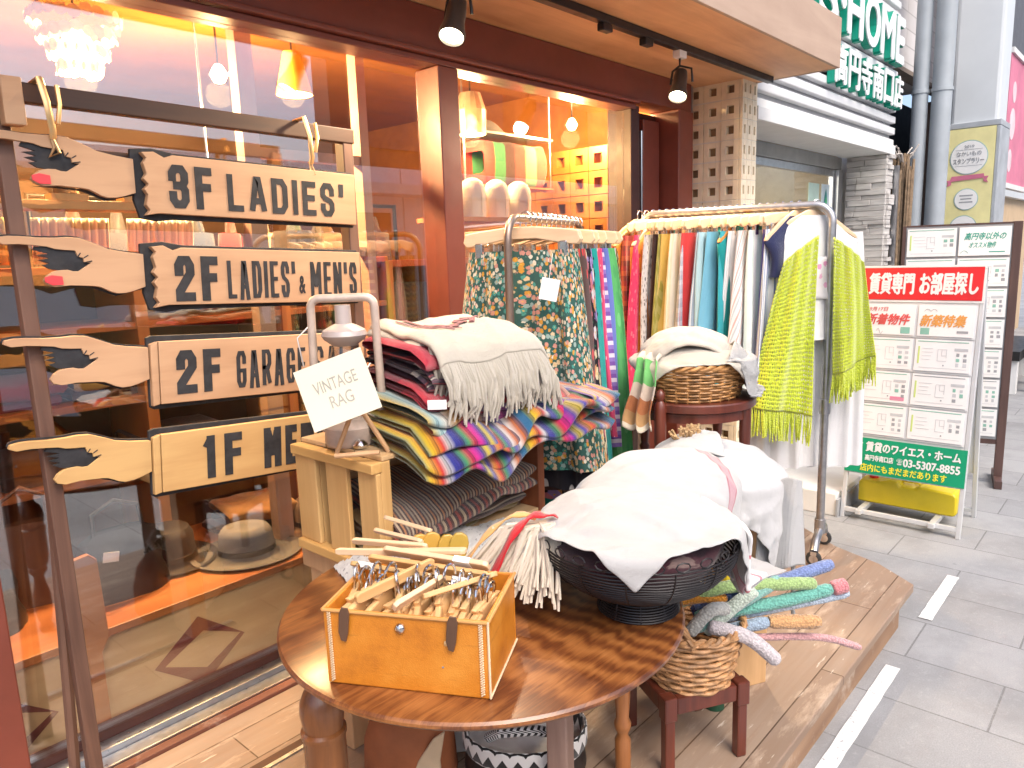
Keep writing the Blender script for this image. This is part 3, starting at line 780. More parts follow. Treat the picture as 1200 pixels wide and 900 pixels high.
pil = thing('arcade_pillar', 'square pale grey arcade pillar wearing a yellow event banner', 'pillar', (8.2, 1.34, 0))
m_pill = flat('pillar_paint', (.62, .66, .68), .45, var=.04, scale=1.5)
q = MB(); q.b2(0, .42, 0, .385, 0, 7); q.build('shaft', m_pill, pil, bevel=.03)
q = MB(); q.b2(-.03, .45, -.03, .415, 2.505, 2.555); q.b2(-.03, .45, -.03, .0, .3, 2.5); q.build('banner_holder', flat('holder_grey', (.40, .43, .46), .5), pil, bevel=.004)
ban = MB(); ban.b2(-.034, -.028, .002, .405, .4, 2.50); ban = ban.build('yellow_banner', flat('banner_yellow', (.80, .74, .36), .6, var=.08, scale=5), pil)
Mx = Matrix.Translation((-.036, .405, 0)) @ Matrix.Rotation(-PI / 2, 4, 'Z')      # banner face looks to -X
m_bg = flat('banner_teal', (.35, .50, .48), .6)
def disc(mb, cx, cz, r_, y, sq=1.):
    pts = [(cx + r_ * math.cos(a * PI / 20), cz + r_ * sq * math.sin(a * PI / 20)) for a in range(40)]
    mb.prism(pts, .0015, Mx @ Matrix.Translation((0, -y, 0)))
for (cx, cz, r_) in ((.2, 2.24, .155), (.2, 1.86, .10), (.19, 1.60, .115), (.2, 1.25, .13)):
    q = MB(); disc(q, cx, cz, r_, 0); q.build('disc_rim', m_bg, pil)
    q = MB(); disc(q, cx, cz, r_ - .008, .002); q.build('disc', m_paper, pil)
q = MB(); add_text(q, 'なかいもの', .10, .30, 2.255, 2.295, Mx, y=-.0045); add_text(q, 'スタンプラリー', .075, .325, 2.185, 2.235, Mx, y=-.0045, bold=.001)
add_text(q, '2019', .16, .24, 2.325, 2.35, Mx, y=-.0045)
for z in (2.31, 2.165): q.box((.2, -.0045, z), (.22, .001, .003), M=Mx)
for k in range(3):
    for cx, cz in ((.2, 1.86), (.19, 1.60)): q.box((cx, -.0045, cz + .035 - k * .03), (.11 - .02 * (k % 2), .001, .012), M=Mx)
q.build('banner_print', m_grey, pil)
q = MB(); q.prism([(.03, 1.985), (.07, 2.0), (.07, 2.03), (.33, 2.045), (.33, 2.015), (.37, 2.0), (.355, 2.03), (.37, 2.06), (.335, 2.06), (.33, 2.085), (.07, 2.075), (.06, 2.045), (.03, 2.04), (.045, 2.012)], .002, Mx @ Matrix.Translation((0, -.003, 0))); q.build('banner_ribbon', flat('ribbon_pink', (.62, .18, .28), .6), pil)

fb = thing('dark_facade_building', 'dark grey shop building beyond the banner pillar', 'building', (8.9, 1.72, 0))
q = MB(); q.b2(.0, 6, 0, .3, 2.9, 7); q.build('upper_wall', flat('charcoal_wall', (.10, .10, .11), .6), fb)
q = MB(); q.b2(.0, 6, .3, .5, 0, 2.9); q.build('shop_opening', flat('brown_dark', (.09, .06, .05), .6), fb)
q = MB(); q.b2(.9, 6, .2, .29, 0, 2.05); q.build('beige_hoarding', flat('beige_board', (.62, .45, .27), .6, var=.05), fb)
q = MB(); q.b2(.9, 6, .12, .199, 2.05, 2.3); q.build('hoarding_top', m_pill, fb)
pk = thing('pink_hanging_banner', 'large pink banner hung high behind the arcade pillar', 'banner', (8.75, 1.36, 0))
q = MB(); q.b2(0, 1.4, 0, .012, 2.03, 3.22); q.build('cloth', flat('pink_cloth', (.66, .20, .30), .6, var=.1, scale=3), pk)
for z_ in (1.98, 3.221):
    q = MB(); q.b2(0, 1.4, -.02, .03, z_, z_ + .049); q.build('rail', m_white, pk)
q = MB()
for z, r_ in ((2.9, .10), (2.6, .15), (2.25, .11)): q.prism([(.3 + r_ * math.cos(a * PI / 12), z + r_ * math.sin(a * PI / 12)) for a in range(24)], .002, Matrix.Translation((0, -.001, 0)))
q.build('banner_print', flat('banner_pale', (.78, .62, .66), .6), pk)
ps = thing('person_poster', 'small portrait poster of a dark haired man on a beige hoarding', 'poster', (9.62, 1.90, 1.02))
q = MB(); q.b2(0, 1.1, 0, .008, 0, .62); q.build('sheet', flat('poster_white', (.76, .74, .72), .6), ps)
q = MB(); q.prism([(.12, .0), (.10, .2), (.2, .3), (.3, .33), (.42, .33), (.55, .3), (.66, .2), (.68, .0)], .002, Matrix.Translation((0, -.001, 0))); q.build('printed_jacket', flat('print_navy', (.03, .035, .06), .6), ps)
q = MB(); q.prism([(.36 + .1 * math.cos(a * PI / 12), .44 + .13 * math.sin(a * PI / 12)) for a in range(24)], .002, Matrix.Translation((0, -.004, 0))); q.prism([(.3, .28), (.42, .28), (.42, .34), (.3, .34)], .002, Matrix.Translation((0, -.0035, 0))); q.build('printed_face', flat('print_skin', (.62, .38, .26), .6), ps)
q = MB(); q.prism([(.25, .44), (.25, .54), (.31, .59), (.40, .59), (.47, .54), (.47, .45), (.44, .51), (.36, .53), (.29, .51)], .002, Matrix.Translation((0, -.0065, 0))); q.build('printed_hair', m_black, ps)
ps2 = thing('street_easel', 'white easel board leaning by the far hoarding', 'easel', (8.62, .98, 0), rotz=R(8))
q = MB(); q.prism([(.0, .05), (.06, .05), (.16, 1.0), (.10, 1.0)], .03); q.prism([(.5, .05), (.56, .05), (.46, 1.0), (.40, 1.0)], .03); q.build('frame', m_white, ps2)
q = MB(); q.prism([(.07, .25), (.49, .25), (.42, .95), (.14, .95)], .012, Matrix.Translation((0, -.031, 0))); q.build('panel', m_paper, ps2)
bn = thing('black_bench', 'low black slab bench on white legs far down the street', 'bench', (8.4, 1.05, 0))
q = MB(); q.b2(0, 1.4, 0, .35, .33, .42); q.build('seat', m_black, bn)
for x in (.05, 1.25):
    q = MB(); q.b2(x, x + .1, .02, .33, 0, .328); q.build('leg', m_white, bn)
# ---- the opposite side of the street, seen only as reflection in the shop windows
op = thing('opposite_building', 'pale blue grey panelled building across the street', 'building', (-8, -5.2, 0))
q = MB()
for k in range(12):
    x = k * 2.; q.b2(x + .01, x + 1.98, -.3, 0, 0, 2.6); q.b2(x + .01, x + 1.98, -.3, -.03, 2.61, 2.9)
q.build('wall_panels', flat('panel_bluegrey', (.82, .87, .92), .6, var=.06, scale=1), op)
q = MB()
for k in range(12):
    x = k * 2.
    if k % 3 == 1: q.b2(x + .3, x + 1.7, .001, .03, .1, 2.2)
q.build('dark_glazing', flat('dark_glazing', (.06, .07, .08), .15), op)
q = MB(); q.b2(0, 24, .001, .5, 2.45, 2.6); q.build('ledge', m_white, op)
op2 = thing('added_dark_block', 'tall dark brown block added across the street to darken far window reflections', 'building', (7.2, -5.9, 0))  # unseen block added so the far pane mirrors something dark
q = MB(); q.b2(0, 9, -.4, 0, 0, 7.5); q.build('wall', flat('block_brown', (.16, .10, .075), .6, var=.15, scale=2), op2)
for k in range(4):
    for z in (3.3, 5.3):
        q = MB(); q.b2(.5 + k * 2.1, 1.9 + k * 2.1, .001, .04, z, z + 1.3); q.build('window', flat('opposite_glazing', (.10, .11, .12), .2) if k == 0 and z < 4 else bpy.data.materials['opposite_glazing'], op2)
# ================================================================ lighting track under the canopy
tr = thing('lighting_track', 'black lighting track running along the plywood canopy underside', 'lighting track', (1.0, 1.677, 2.361))
q = MB(); q.b2(0, 2.96, -.017, .017, -.03, 0); q.build('rail', m_black, tr, bevel=.002)
for x in (1.45, 1.74):
    q = MB(); q.b2(x - .03, x + .03, -.016, .016, -.058, -.0305); q.build('adaptor', m_black, tr, bevel=.004)
m_can = flat('spot_can', (.05, .04, .035), .35, .3)
m_lamp = emit('spot_lens', (1, .86, .62), 9)
def spot_head(x, label, aim, power):
    s = thing('track_spotlight', label, 'spotlight', (x, 1.677, 2.33), group='spotlights on the canopy track')
    q = MB(); q.b2(-.03, .03, -.018, .018, -.03, .0); q.build('mount', m_white, s, bevel=.003)
    q = MB(); q.tube([(0, 0, -.03), (0, .0, -.06), (.02, -.045, -.075), (.02, -.05, -.13)], .005, 8); q.tube([(0, 0, -.06), (.01, .04, -.075), (.0, .045, -.13)], .005, 8); q.build('bracket', m_black, s, smooth=True)
    dr = (Vector(aim) - Vector((x, 1.677, 2.2))).normalized()
    M = Matrix.Translation((0, 0, -.13)) @ dr.to_track_quat('Z', 'Y').to_matrix().to_4x4()
    q = MB(); q.lathe([(0, -.06), (.026, -.058), (.03, -.03), (.031, .02), (.04, .06), (.0405, .075), (.037, .075), (.034, .055), (0, .05)], 24, M); q.build('can', m_can, s, smooth=True)
    q = MB(); q.lathe([(0, .072), (.033, .068), (.034, .058)], 24, M); q.build('lens', m_lamp, s, smooth=True)
    p = Vector((x, 1.677, 2.2)) + dr * .09
    lamp('spot_beam', p, power, (1, .76, .50), .03, 'SPOT', aim, 150)
spot_head(3.01, 'lit black spotlight hanging by the block column', (2.25, 1.45, .9), 46)
spot_head(1.667, 'lit black spotlight at the top edge above the middle window', (1.0, 1.4, .9), 24)

# ================================================================ hanging hand signs on their wooden stand
rk = thing('sign_stand', 'tall dark wooden stand holding four pointing hand signs by the window', 'sign stand', (.52, 1.90, .18))
q = MB(); q.box((.44, 0, 1.69), (.93, .03, .042), rot=(0, R(1.0), 0)); q.box((.455, 0, 1.575), (.80, .02, .016), rot=(0, R(1.), 0)); q.build('top_bar', w_frame, rk, bevel=.003)
q = MB(); q.b2(-.022, .010, -.012, .02, 0, 1.70); q.build('upright', wood('upright_wood', (.07, .034, .024), (.17, .088, .058), 2, 22, .55), rk, bevel=.003)
q = MB(); q.b2(.865, .90, -.012, .03, 0, 1.68); q.build('upright', bpy.data.materials['upright_wood'], rk, bevel=.003)
q = MB(); q.b2(-.01, .03, -.05, -.013, 1.622, 1.72); q.build('side_batten', w_sign, rk, bevel=.003)
q = MB(); q.tube([(.0, .03, .9), (-.04, .05, .02)], .013, 8); q.build('rear_stay', bpy.data.materials['upright_wood'], rk, smooth=True)
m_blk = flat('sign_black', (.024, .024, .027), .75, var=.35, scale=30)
m_nail = flat('nail_red', (.75, .06, .07), .45)
hand_top = [(-110, 335), (-60, 326), (0, 325), (90, 330), (180, 328), (250, 322), (320, 325), (370, 342), (420, 360), (480, 383), (570, 397), (690, 408)]
hand_bot = [(690, 602), (620, 625), (570, 637), (520, 640), (480, 630), (450, 615), (415, 600), (380, 595), (310, 592), (250, 590), (170, 598), (125, 585), (110, 562), (130, 535), (165, 512), (200, 505), (240, 503), (270, 511), (300, 511), (330, 492), (375, 463), (335, 460), (332, 436), (302, 430), (290, 396), (230, 394), (180, 390), (140, 378), (80, 373), (0, 368), (-80, 372), (-118, 356)]
palm = [(80, 376), (140, 378), (180, 390), (290, 396), (302, 430), (332, 436), (335, 460), (375, 463), (330, 492), (300, 511), (270, 511), (240, 503), (200, 505), (150, 500), (110, 478), (150, 470), (90, 452), (150, 440), (80, 425), (150, 415), (70, 395)]
def hp(pts, g=0): return [((x - 690) * .00037, (365 - y) * .0004) for x, y in pts]
def scallop(w, h):
    L = []
    for k in range(13):
        t_ = k / 12; L.append((.010 + .009 * (1 - abs(math.cos(t_ * PI * 4))), -h * t_))
    L[0] = (.025, 0.004); 
    return L
def hand_sign(name, label, x, z, roll, w_, h_, words, scal, nail, tone):
    s = thing(name, label, 'sign', (x, 1.868, z), rot=(0, R(roll), 0), group='pointing hand signs')
    rr = rnd
    if scal:
        left = [(.016 + .012 * math.sin(k * PI / 12 * 5) ** 2, -h_ * k / 12) for k in range(13)]
        poly = [(p[0], p[1]) for p in left] + [(.05, -h_ + .006), (w_, -h_), (w_, 0), (.09, 0), (.07, -.008), (.045, .004)]
        back = [(-.002, .008), (-.004, -h_ * .3), (.002, -h_ * .5), (-.002, -h_ * .75), (.01, -h_ - .006), (.05, -h_ - .012), (.09, -h_ - .007), (w_ + .003, -h_ - .007), (w_ + .003, .007), (.1, .007), (.05, .014)]
    else:
        poly = [(.022, -.004), (.022, -h_ + .004), (w_, -h_), (w_, 0)]
        back = [(.0, .005), (.002, -h_ - .004), (.012, -h_ - .010), (w_ + .002, -h_ - .007), (w_ + .002, .008), (.012, .010)]
        q = MB(); q.prism([(.003, -.01), (.003, -h_ + .0), (.0205, -h_ + .004), (.0205, -.004)], .016); q.build('stepped_edge', tone, s, bevel=.002)
    q = MB(); q.prism(back, .012, Matrix.Translation((0, .0125, 0))); q.build('shadow_backing', m_blk, s, bevel=.002)  # black plate; its offset border is a built-in shadow outline
    q = MB(); q.prism(poly, .018); q.build('board', tone, s, bevel=.0015)
    q = MB()
    for body, x0, x1, z0, z1, b in words:
        if body == '&': add_text(q, body, x0, x1, z0, z1, depth=.0012, y=-.0182, bold=b)
        else: block_text(q, body, x0, x1, z0, z1, b, -.0182)
    q.build('lettering', m_blk, s)
    q = MB(); q.prism(hp(hand_top) + hp(hand_bot), .014, Matrix.Translation((0, .004, 0))); hd = q.build('hand', tone, s, bevel=.001)
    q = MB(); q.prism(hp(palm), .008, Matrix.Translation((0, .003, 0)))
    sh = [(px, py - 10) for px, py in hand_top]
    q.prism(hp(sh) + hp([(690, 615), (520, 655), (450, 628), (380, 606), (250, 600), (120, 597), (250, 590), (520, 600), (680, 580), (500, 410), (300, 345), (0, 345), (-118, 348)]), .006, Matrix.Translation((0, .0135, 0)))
    q.build('palm_and_shadow', m_blk, s)  # black palm shape plus a shadow outline modelled behind the hand
    q = MB()
    for a, b_ in (((300, 430), (318, 408)), ((334, 436), (360, 420)), ((336, 461), (380, 452))):
        (x0, z0), (x1, z1) = hp([a])[0], hp([b_])[0]; q.tube([(x0, -.0105, z0), (x1, -.0105, z1)], .0012, 5)
    q.build('finger_line', m_blk, s)
    if nail:
        q = MB(); q.prism(hp([(110, 545), (150, 533), (205, 540), (208, 585), (150, 588), (112, 570)]), .003, Matrix.Translation((0, -.0105, 0))); q.build('painted_nail', m_nail, s)
    return s
ws2 = wood('sign_plywood_orange', (.42, .23, .085), (.56, .35, .14), 0, 15, .6, stretch=.10, c0=(.30, .15, .055))
hand_sign('hand_sign', 'top wooden pointing hand sign with scalloped edge reading 3F ladies', .762, 1.766, 1.8, .628, .146, (('3F', .075, .185, -.125, -.022, .019), ('LADIES’', .225, .585, -.125, -.032, .0155)), True, True, w_sign)
hand_sign('hand_sign', 'second wooden pointing hand sign reading 2F ladies and mens', .760, 1.546, 2.4, .630, .146, (('2F', .068, .180, -.132, -.020, .022), ('LADIES’', .205, .405, -.128, -.030, .0105), ('&', .418, .436, -.118, -.070, .001), ('MEN’S', .455, .615, -.128, -.030, .0105)), True, True, w_sign)
hand_sign('hand_sign', 'third wooden pointing hand sign reading 2F garage behind the lantern', .746, 1.322, 3.7, .640, .163, (('2F', .062, .178, -.138, -.028, .022), ('GARAGE', .222, .432, -.136, -.038, .0105), ('SALE', .462, .62, -.136, -.038, .0105)), False, False, w_sign)
hand_sign('hand_sign', 'lowest wooden pointing hand sign reading 1F mens behind the crate', .726, 1.092, 4.3, .560, .155, (('1F', .125, .235, -.135, -.022, .022), ('MEN’S', .30, .54, -.135, -.022, .021)), False, False, ws2)
for x, lb in ((.585, 'brass hook loop over the left of the sign stand bar'), (1.235, 'brass hook loop over the right of the sign stand bar')):
    z = 1.872 - (x - .52) * .0175
    hk = thing('hanging_hook', lb, 'hook', (x, 1.875, z))
    q = MB(); q.tube([(0, .04, -.01), (0, .03, .03), (0, -.02, .032), (.004, -.035, -.02), (.01, -.03, -.075), (.012, -.02, -.09)], .0055, 8, flat=1.5); q.tube([(.03, -.026, .02), (.028, -.036, -.02), (.022, -.03, -.06)], .005, 8)
    q.build('loop', flat('brass', (.72, .47, .22), .35, .8), hk, smooth=True)
    q = MB(); q.tube([(.008, -.02, -.085), (.02, -.022, -.12), (.0, -.02, -.13), (.012, -.02, -.11), (.008, -.02, -.085)], .004, 6); q.build('clasp', flat('dull_brass', (.45, .28, .14), .4, .7), hk, smooth=True)

# ================================================================ garment rails
def arc(c, r_, a0, a1, ax1, ax2, n=7):
    c, ax1, ax2 = Vector(c), Vector(ax1), Vector(ax2)
    return [c + ax1 * (r_ * math.cos(a0 + (a1 - a0) * i / n)) + ax2 * (r_ * math.sin(a0 + (a1 - a0) * i / n)) for i in range(n + 1)]
def garment_rail(name, label, a, b, ztop, tr_, foot, mat):
    """a, b: floor positions of the two uprights"""
    a = Vector((a[0], a[1], 0)); b = Vector((b[0], b[1], 0)); L = (b - a).length; ang = math.atan2(b.y - a.y, b.x - a.x)
    t = thing(name, label, 'garment rail', (a.x, a.y, .18), rotz=ang)
    H = ztop - .18; r_ = .07
    path = [(0, 0, .10), (0, 0, H - r_)] + [tuple(p) for p in arc((r_, 0, H - r_), r_, PI, PI / 2, (1, 0, 0), (0, 0, 1))] + [tuple(p) for p in arc((L - r_, 0, H - r_), r_, PI / 2, 0, (1, 0, 0), (0, 0, 1))] + [(L, 0, .10)]
    q = MB(); q.tube(path, tr_, 14); q.build('hanging_tube', mat, t, smooth=True)
    for x in (0, L):
        for z_ in (.10, .62):
            q = MB(); q.lathe([(tr_ + .001, z_), (tr_ + .006, z_ + .002), (tr_ + .006, z_ + .062), (tr_ + .001, z_ + .064)], 16, Matrix.Translation((x, 0, 0))); q.build('collar', mat, t, smooth=True)
    for x in (0, L):
        q = MB(); q.tube([(x, -foot, .062), (x, -foot + .03, .095), (x, 0, .115), (x, foot - .03, .095), (x, foot, .062)], tr_ * 1.05, 12); q.build('foot_bar', mat, t, smooth=True)
        for s in (-1, 1):
            c = Matrix.Translation((x, s * foot, .032)) @ Matrix.Rotation(PI / 2, 4, 'X')
            q = MB(); q.lathe([(.0, -.011), (.022, -.011), (.030, -.008), (.032, 0), (.030, .008), (.022, .011), (0, .011)], 20, c); wl = q.build('castor', m_rubber, t, smooth=True)
            q = MB(); q.lathe([(0, -.0125), (.018, -.0125), (.018, .0125), (0, .0125)], 16, c); q.b2(x - .012, x + .012, s * foot - .016, s * foot + .016, .05, .066); q.build('castor_fork', m_chrome, wl, smooth=True)
    if foot > .15:
        q = MB(); q.tube([(0, 0, .13), (L, 0, .13)], tr_ * .8, 12); q.build('lower_bar', mat, t, smooth=True)
    return t
RA, RB = Vector((3.10, 1.045)), Vector((2.955, 1.84)); RZ = 1.652
garment_rail('garment_rail', 'grey tube garment rail on castors holding the green poncho', RA, RB, RZ, .0165, .13, m_steel)
LA, LB = Vector((1.575, 1.415)), Vector((2.25, 1.655)); LZ = 1.602
garment_rail('garment_rail', 'slim bronze garment rail behind the blanket crate holding printed skirts', LA, LB, LZ, .0115, .12, flat('bronze_tube', (.26, .19, .15), .35, .7, var=.2))

m_hook = m_chrome
def clip_hanger(label, group, mat=None, width=.36):
    t = thing('clip_hanger', label, 'hanger', group=group)
    q = MB(); hook = [(0, 0, -.045)] + [(0, 0, -.03)] + [tuple(Vector((0.017, 0, -.012)) + Vector((.0175 * math.cos(a), 0, .0175 * math.sin(a)))) for a in [PI + .5 - i * (PI * 1.35) / 10 for i in range(11)]]
    q.tube(hook, .0027, 6); q.build('hook', m_hook, t, smooth=True)
    q = MB(); W = width / 2
    pts = [(-W, -.078), (-W + .012, -.092), (-W + .05, -.088), (-.05, -.072), (.05, -.072), (W - .05, -.088), (W - .012, -.092), (W, -.078), (W - .008, -.052), (W - .05, -.046), (.04, -.036), (-.04, -.036), (-W + .05, -.046), (-W + .008, -.052)]
    q.prism(pts, .012, Matrix.Translation((0, .006, 0))); q.build('bar', mat or w_hang, t, bevel=.003)
    for s in (-1, 1):
        q = MB(); q.b2(s * W * .72 - .012, s * W * .72 + .012, -.010, .010, -.125, -.08); q.build('clip', m_chrome, t, bevel=.003)
    return t
def shirt_hanger(label, group, mat=None):
    t = thing('shirt_hanger', label, 'hanger', group=group)
    q = MB(); hook = [(0, 0, -.045), (0, 0, -.03)] + [tuple(Vector((0.017, 0, -.012)) + Vector((.0175 * math.cos(a), 0, .0175 * math.sin(a)))) for a in [PI + .5 - i * (PI * 1.35) / 10 for i in range(11)]]
    q.tube(hook, .0027, 6); q.build('hook', m_hook, t, smooth=True)
    q = MB(); q.prism([(-.02, -.032), (.02, -.032), (.10, -.07), (.19, -.135), (.20, -.15), (.188, -.152), (.10, -.098), (0, -.06), (-.10, -.098), (-.188, -.152), (-.20, -.15), (-.19, -.135), (-.10, -.07)], .014, Matrix.Translation((0, .007, 0))); q.build('shoulders', mat or w_hang, t, bevel=.004)
    return t

def skirt_mesh(q, w0, w1, L, seed, folds=6, z0=-.105, dep=.013, dep1=.032, amp=.010, sway=.0):
    rs = random.Random(seed); ph = [rs.uniform(0, 6.28) for _ in range(4)]
    def fn(u, v):
        a = u * 2 * PI; w = w0 + (w1 - w0) * v ** .8; d = dep + (dep1 - dep) * v
        c, s_ = math.cos(a), math.sin(a)
        x = w / 2 * (abs(c) ** .75) * (1 if c >= 0 else -1); y = d * s_
        f = amp * min(1, v * 2.2 + .15) * (math.sin(x / w * 2 * PI * folds + ph[0] + v * .6) + .5 * math.sin(x / w * 2 * PI * folds * 1.7 + ph[1]) + .3 * math.sin(v * 5 + ph[3]))
        y += f
        x += sway * v + .006 * math.sin(v * 4 + ph[2])
        return (x, y, z0 - L * v + .008 * math.sin(a + ph[2]) * v)
    q.grid(72, 22, fn, uvs=(2, 1))
def top_mesh(q, w, L, seed, z0=-.055, sleeve=0):
    rs = random.Random(seed); ph = [rs.uniform(0, 6.28) for _ in range(4)]
    def fn(u, v):
        a = u * 2 * PI; c, s_ = math.cos(a), math.sin(a)
        hw = .055 + (.2 - .055) * min(1, v / .16) if v < .16 else .2 + (w / 2 - .2) * min(1, (v - .16) / .84) - .02 * math.sin(min(1, (v - .16) / .84) * PI)
        x = hw * (abs(c) ** .8) * (1 if c >= 0 else -1)
        drop = .10 * min(1, v / .16) if v < .16 else .10 + (L - .10) * (v - .16) / .84
        d = .02 + .025 * v
        f = .010 * min(1, v * 3) * (math.sin(x * 32 + ph[0] + v * 1.2) + .5 * math.sin(x * 55 + ph[1]))
        return (x, d * s_ + f, z0 - drop)
    q.grid(64, 24, fn, uvs=(2, 1))
    if sleeve:
        for s in (-1, 1):
            q.tube([(s * .175, 0, z0 - .10), (s * .215, .005, z0 - .10 - sleeve * .35), (s * .235, .01, z0 - .10 - sleeve)], [.05, .055, .05], 14, flat=.5)

def hang_item(rail, i, s, kind, name, label, cat, mat, w0=.34, w1=.44, L=.6, rz=None, clip=True, hmat=None, sleeve=0, folds=6, seed=None, amp=.010, sway=0):
    """hanger + garment, hung at distance s along a rail"""
    A, B, Z, gname = rail
    dv = (B - A).normalized(); p = A + dv * s
    base = math.atan2(dv.y, dv.x) - PI / 2
    rz = base + R((rnd.uniform(-7, 7) + (-20 if rail is RRAIL else 0)) if rz is None else rz)
    h = (clip_hanger if clip else shirt_hanger)(' '.join(('%s hanger holding the %s' % ('pale clip' if clip and not hmat else 'wooden clip' if clip else 'arched wooden', label)).split()[:16]), 'hangers on the ' + gname, hmat, **({'width': rnd.uniform(.30, .38)} if clip else {}))
    h.location = (p.x, p.y, Z - .001); h.rotation_euler = (0, 0, rz)
    q = MB()
    if kind == 'skirt': skirt_mesh(q, w0, w1, L, seed or i, folds, amp=amp, sway=sway)
    else: top_mesh(q, w1, L, seed or i, sleeve=sleeve)
    o = q.build(name, mat, None, smooth=True, ang=180, loc=(p.x, p.y, Z - .001), rotz=rz)
    tag(o, label, cat, 'clothes on the ' + gname)
    return o
RRAIL = (RA, RB, RZ + .016, 'castor rail'); LRAIL = (LA, LB, LZ + .012, 'bronze rail')
gw = (.72, .74, .75)
# --- left rail, from the near end
lr = [
 ('skirt', 'skirt', 'multicoloured floral skirt at the near end of the bronze rail', 'skirt', fabric('floral_multi', 'floral', ((.03, .10, .085), (.65, .50, .30), (.62, .30, .04), (.60, .28, .22), (.07, .30, .24), (.72, .66, .52), (.30, .42, .38)), (54, 46)), dict(w0=.34, w1=.50, L=.66, rz=0, folds=5)),
 ('skirt', 'skirt', 'navy black skirt with white buckle marks behind the floral skirt', 'skirt', fabric('black_buckle', 'dots', ((.018, .017, .025), (.6, .58, .55), (.02, .02, .03), (.02, .02, .03)), (22, 7)), dict(w0=.34, w1=.42, L=.72)),
 ('skirt', 'skirt', 'brown skirt strip with red dots on the bronze rail', 'skirt', fabric('brown_red', 'dots', ((.10, .06, .055), (.62, .06, .06), (.10, .06, .055)), (18, 12)), dict(w0=.34, w1=.42, L=.74)),
 ('skirt', 'skirt', 'black skirt with large pastel flowers on the bronze rail', 'skirt', fabric('black_floral', 'floral', ((.014, .013, .02), (.68, .64, .66), (.35, .26, .55), (.65, .33, .14), (.70, .62, .40), (.55, .18, .22)), (19, 19)), dict(w0=.34, w1=.46, L=.80)),
 ('skirt', 'dress', 'teal lace dress over black lining on the bronze rail', 'dress', fabric('teal_lace', 'spots', ((.01, .30, .27), (.012, .02, .035), (.01, .36, .31), (.02, .20, .20), (.03, .42, .36)), (20, 20)), dict(w0=.34, w1=.46, L=.86)),
 ('skirt', 'skirt', 'charcoal pleated skirt beside the teal lace dress', 'skirt', fabric('charcoal', 'plain', ((.035, .036, .05),)), dict(w0=.3, w1=.40, L=.72)),
 ('skirt', 'skirt', 'hot pink skirt with white specks on the bronze rail', 'skirt', fabric('pink_spk', 'spots', ((.66, .06, .16), (.8, .6, .62), (.66, .06, .16)), (26, 26)), dict(w0=.33, w1=.42, L=.62)),
 ('skirt', 'skirt', 'purple and white striped skirt on the bronze rail', 'skirt', fabric('purple_str', 'hstripes', ((.18, .08, .36), (.68, .62, .72), (.25, .16, .48)), (1, 16)), dict(w0=.33, w1=.42, L=.66)),
 ('skirt', 'skirt', 'blue skirt hanging near the far end of the bronze rail', 'skirt', fabric('cornflower', 'plain', ((.14, .19, .52),)), dict(w0=.33, w1=.42, L=.66)),
 ('skirt', 'dress', 'leaf green dress with ring print on the bronze rail', 'dress', fabric('green_rings', 'dots', ((.10, .42, .13), (.17, .52, .20), (.08, .36, .12)), (13, 12)), dict(w0=.33, w1=.50, L=.92)),
 ('skirt', 'skirt', 'lilac and white skirt at the far end of the bronze rail', 'skirt', fabric('lilac', 'stripes', ((.60, .42, .60), (.78, .72, .76), (.55, .28, .45)), (12, 1)), dict(w0=.33, w1=.40, L=.60)),
 ('skirt', 'skirt', 'brown and mustard patterned skirt ending the bronze rail', 'skirt', fabric('brown_pat', 'zigzag', ((.10, .06, .03), (.42, .28, .06), (.16, .05, .03), (.38, .36, .20)), (10, 14)), dict(w0=.33, w1=.40, L=.60)),
]
for i, (kind, nm, lb, cat, mt, kw) in enumerate(lr):
    hang_item(LRAIL, i, .10 + i * .047, kind, nm, lb, cat, mt, **kw)
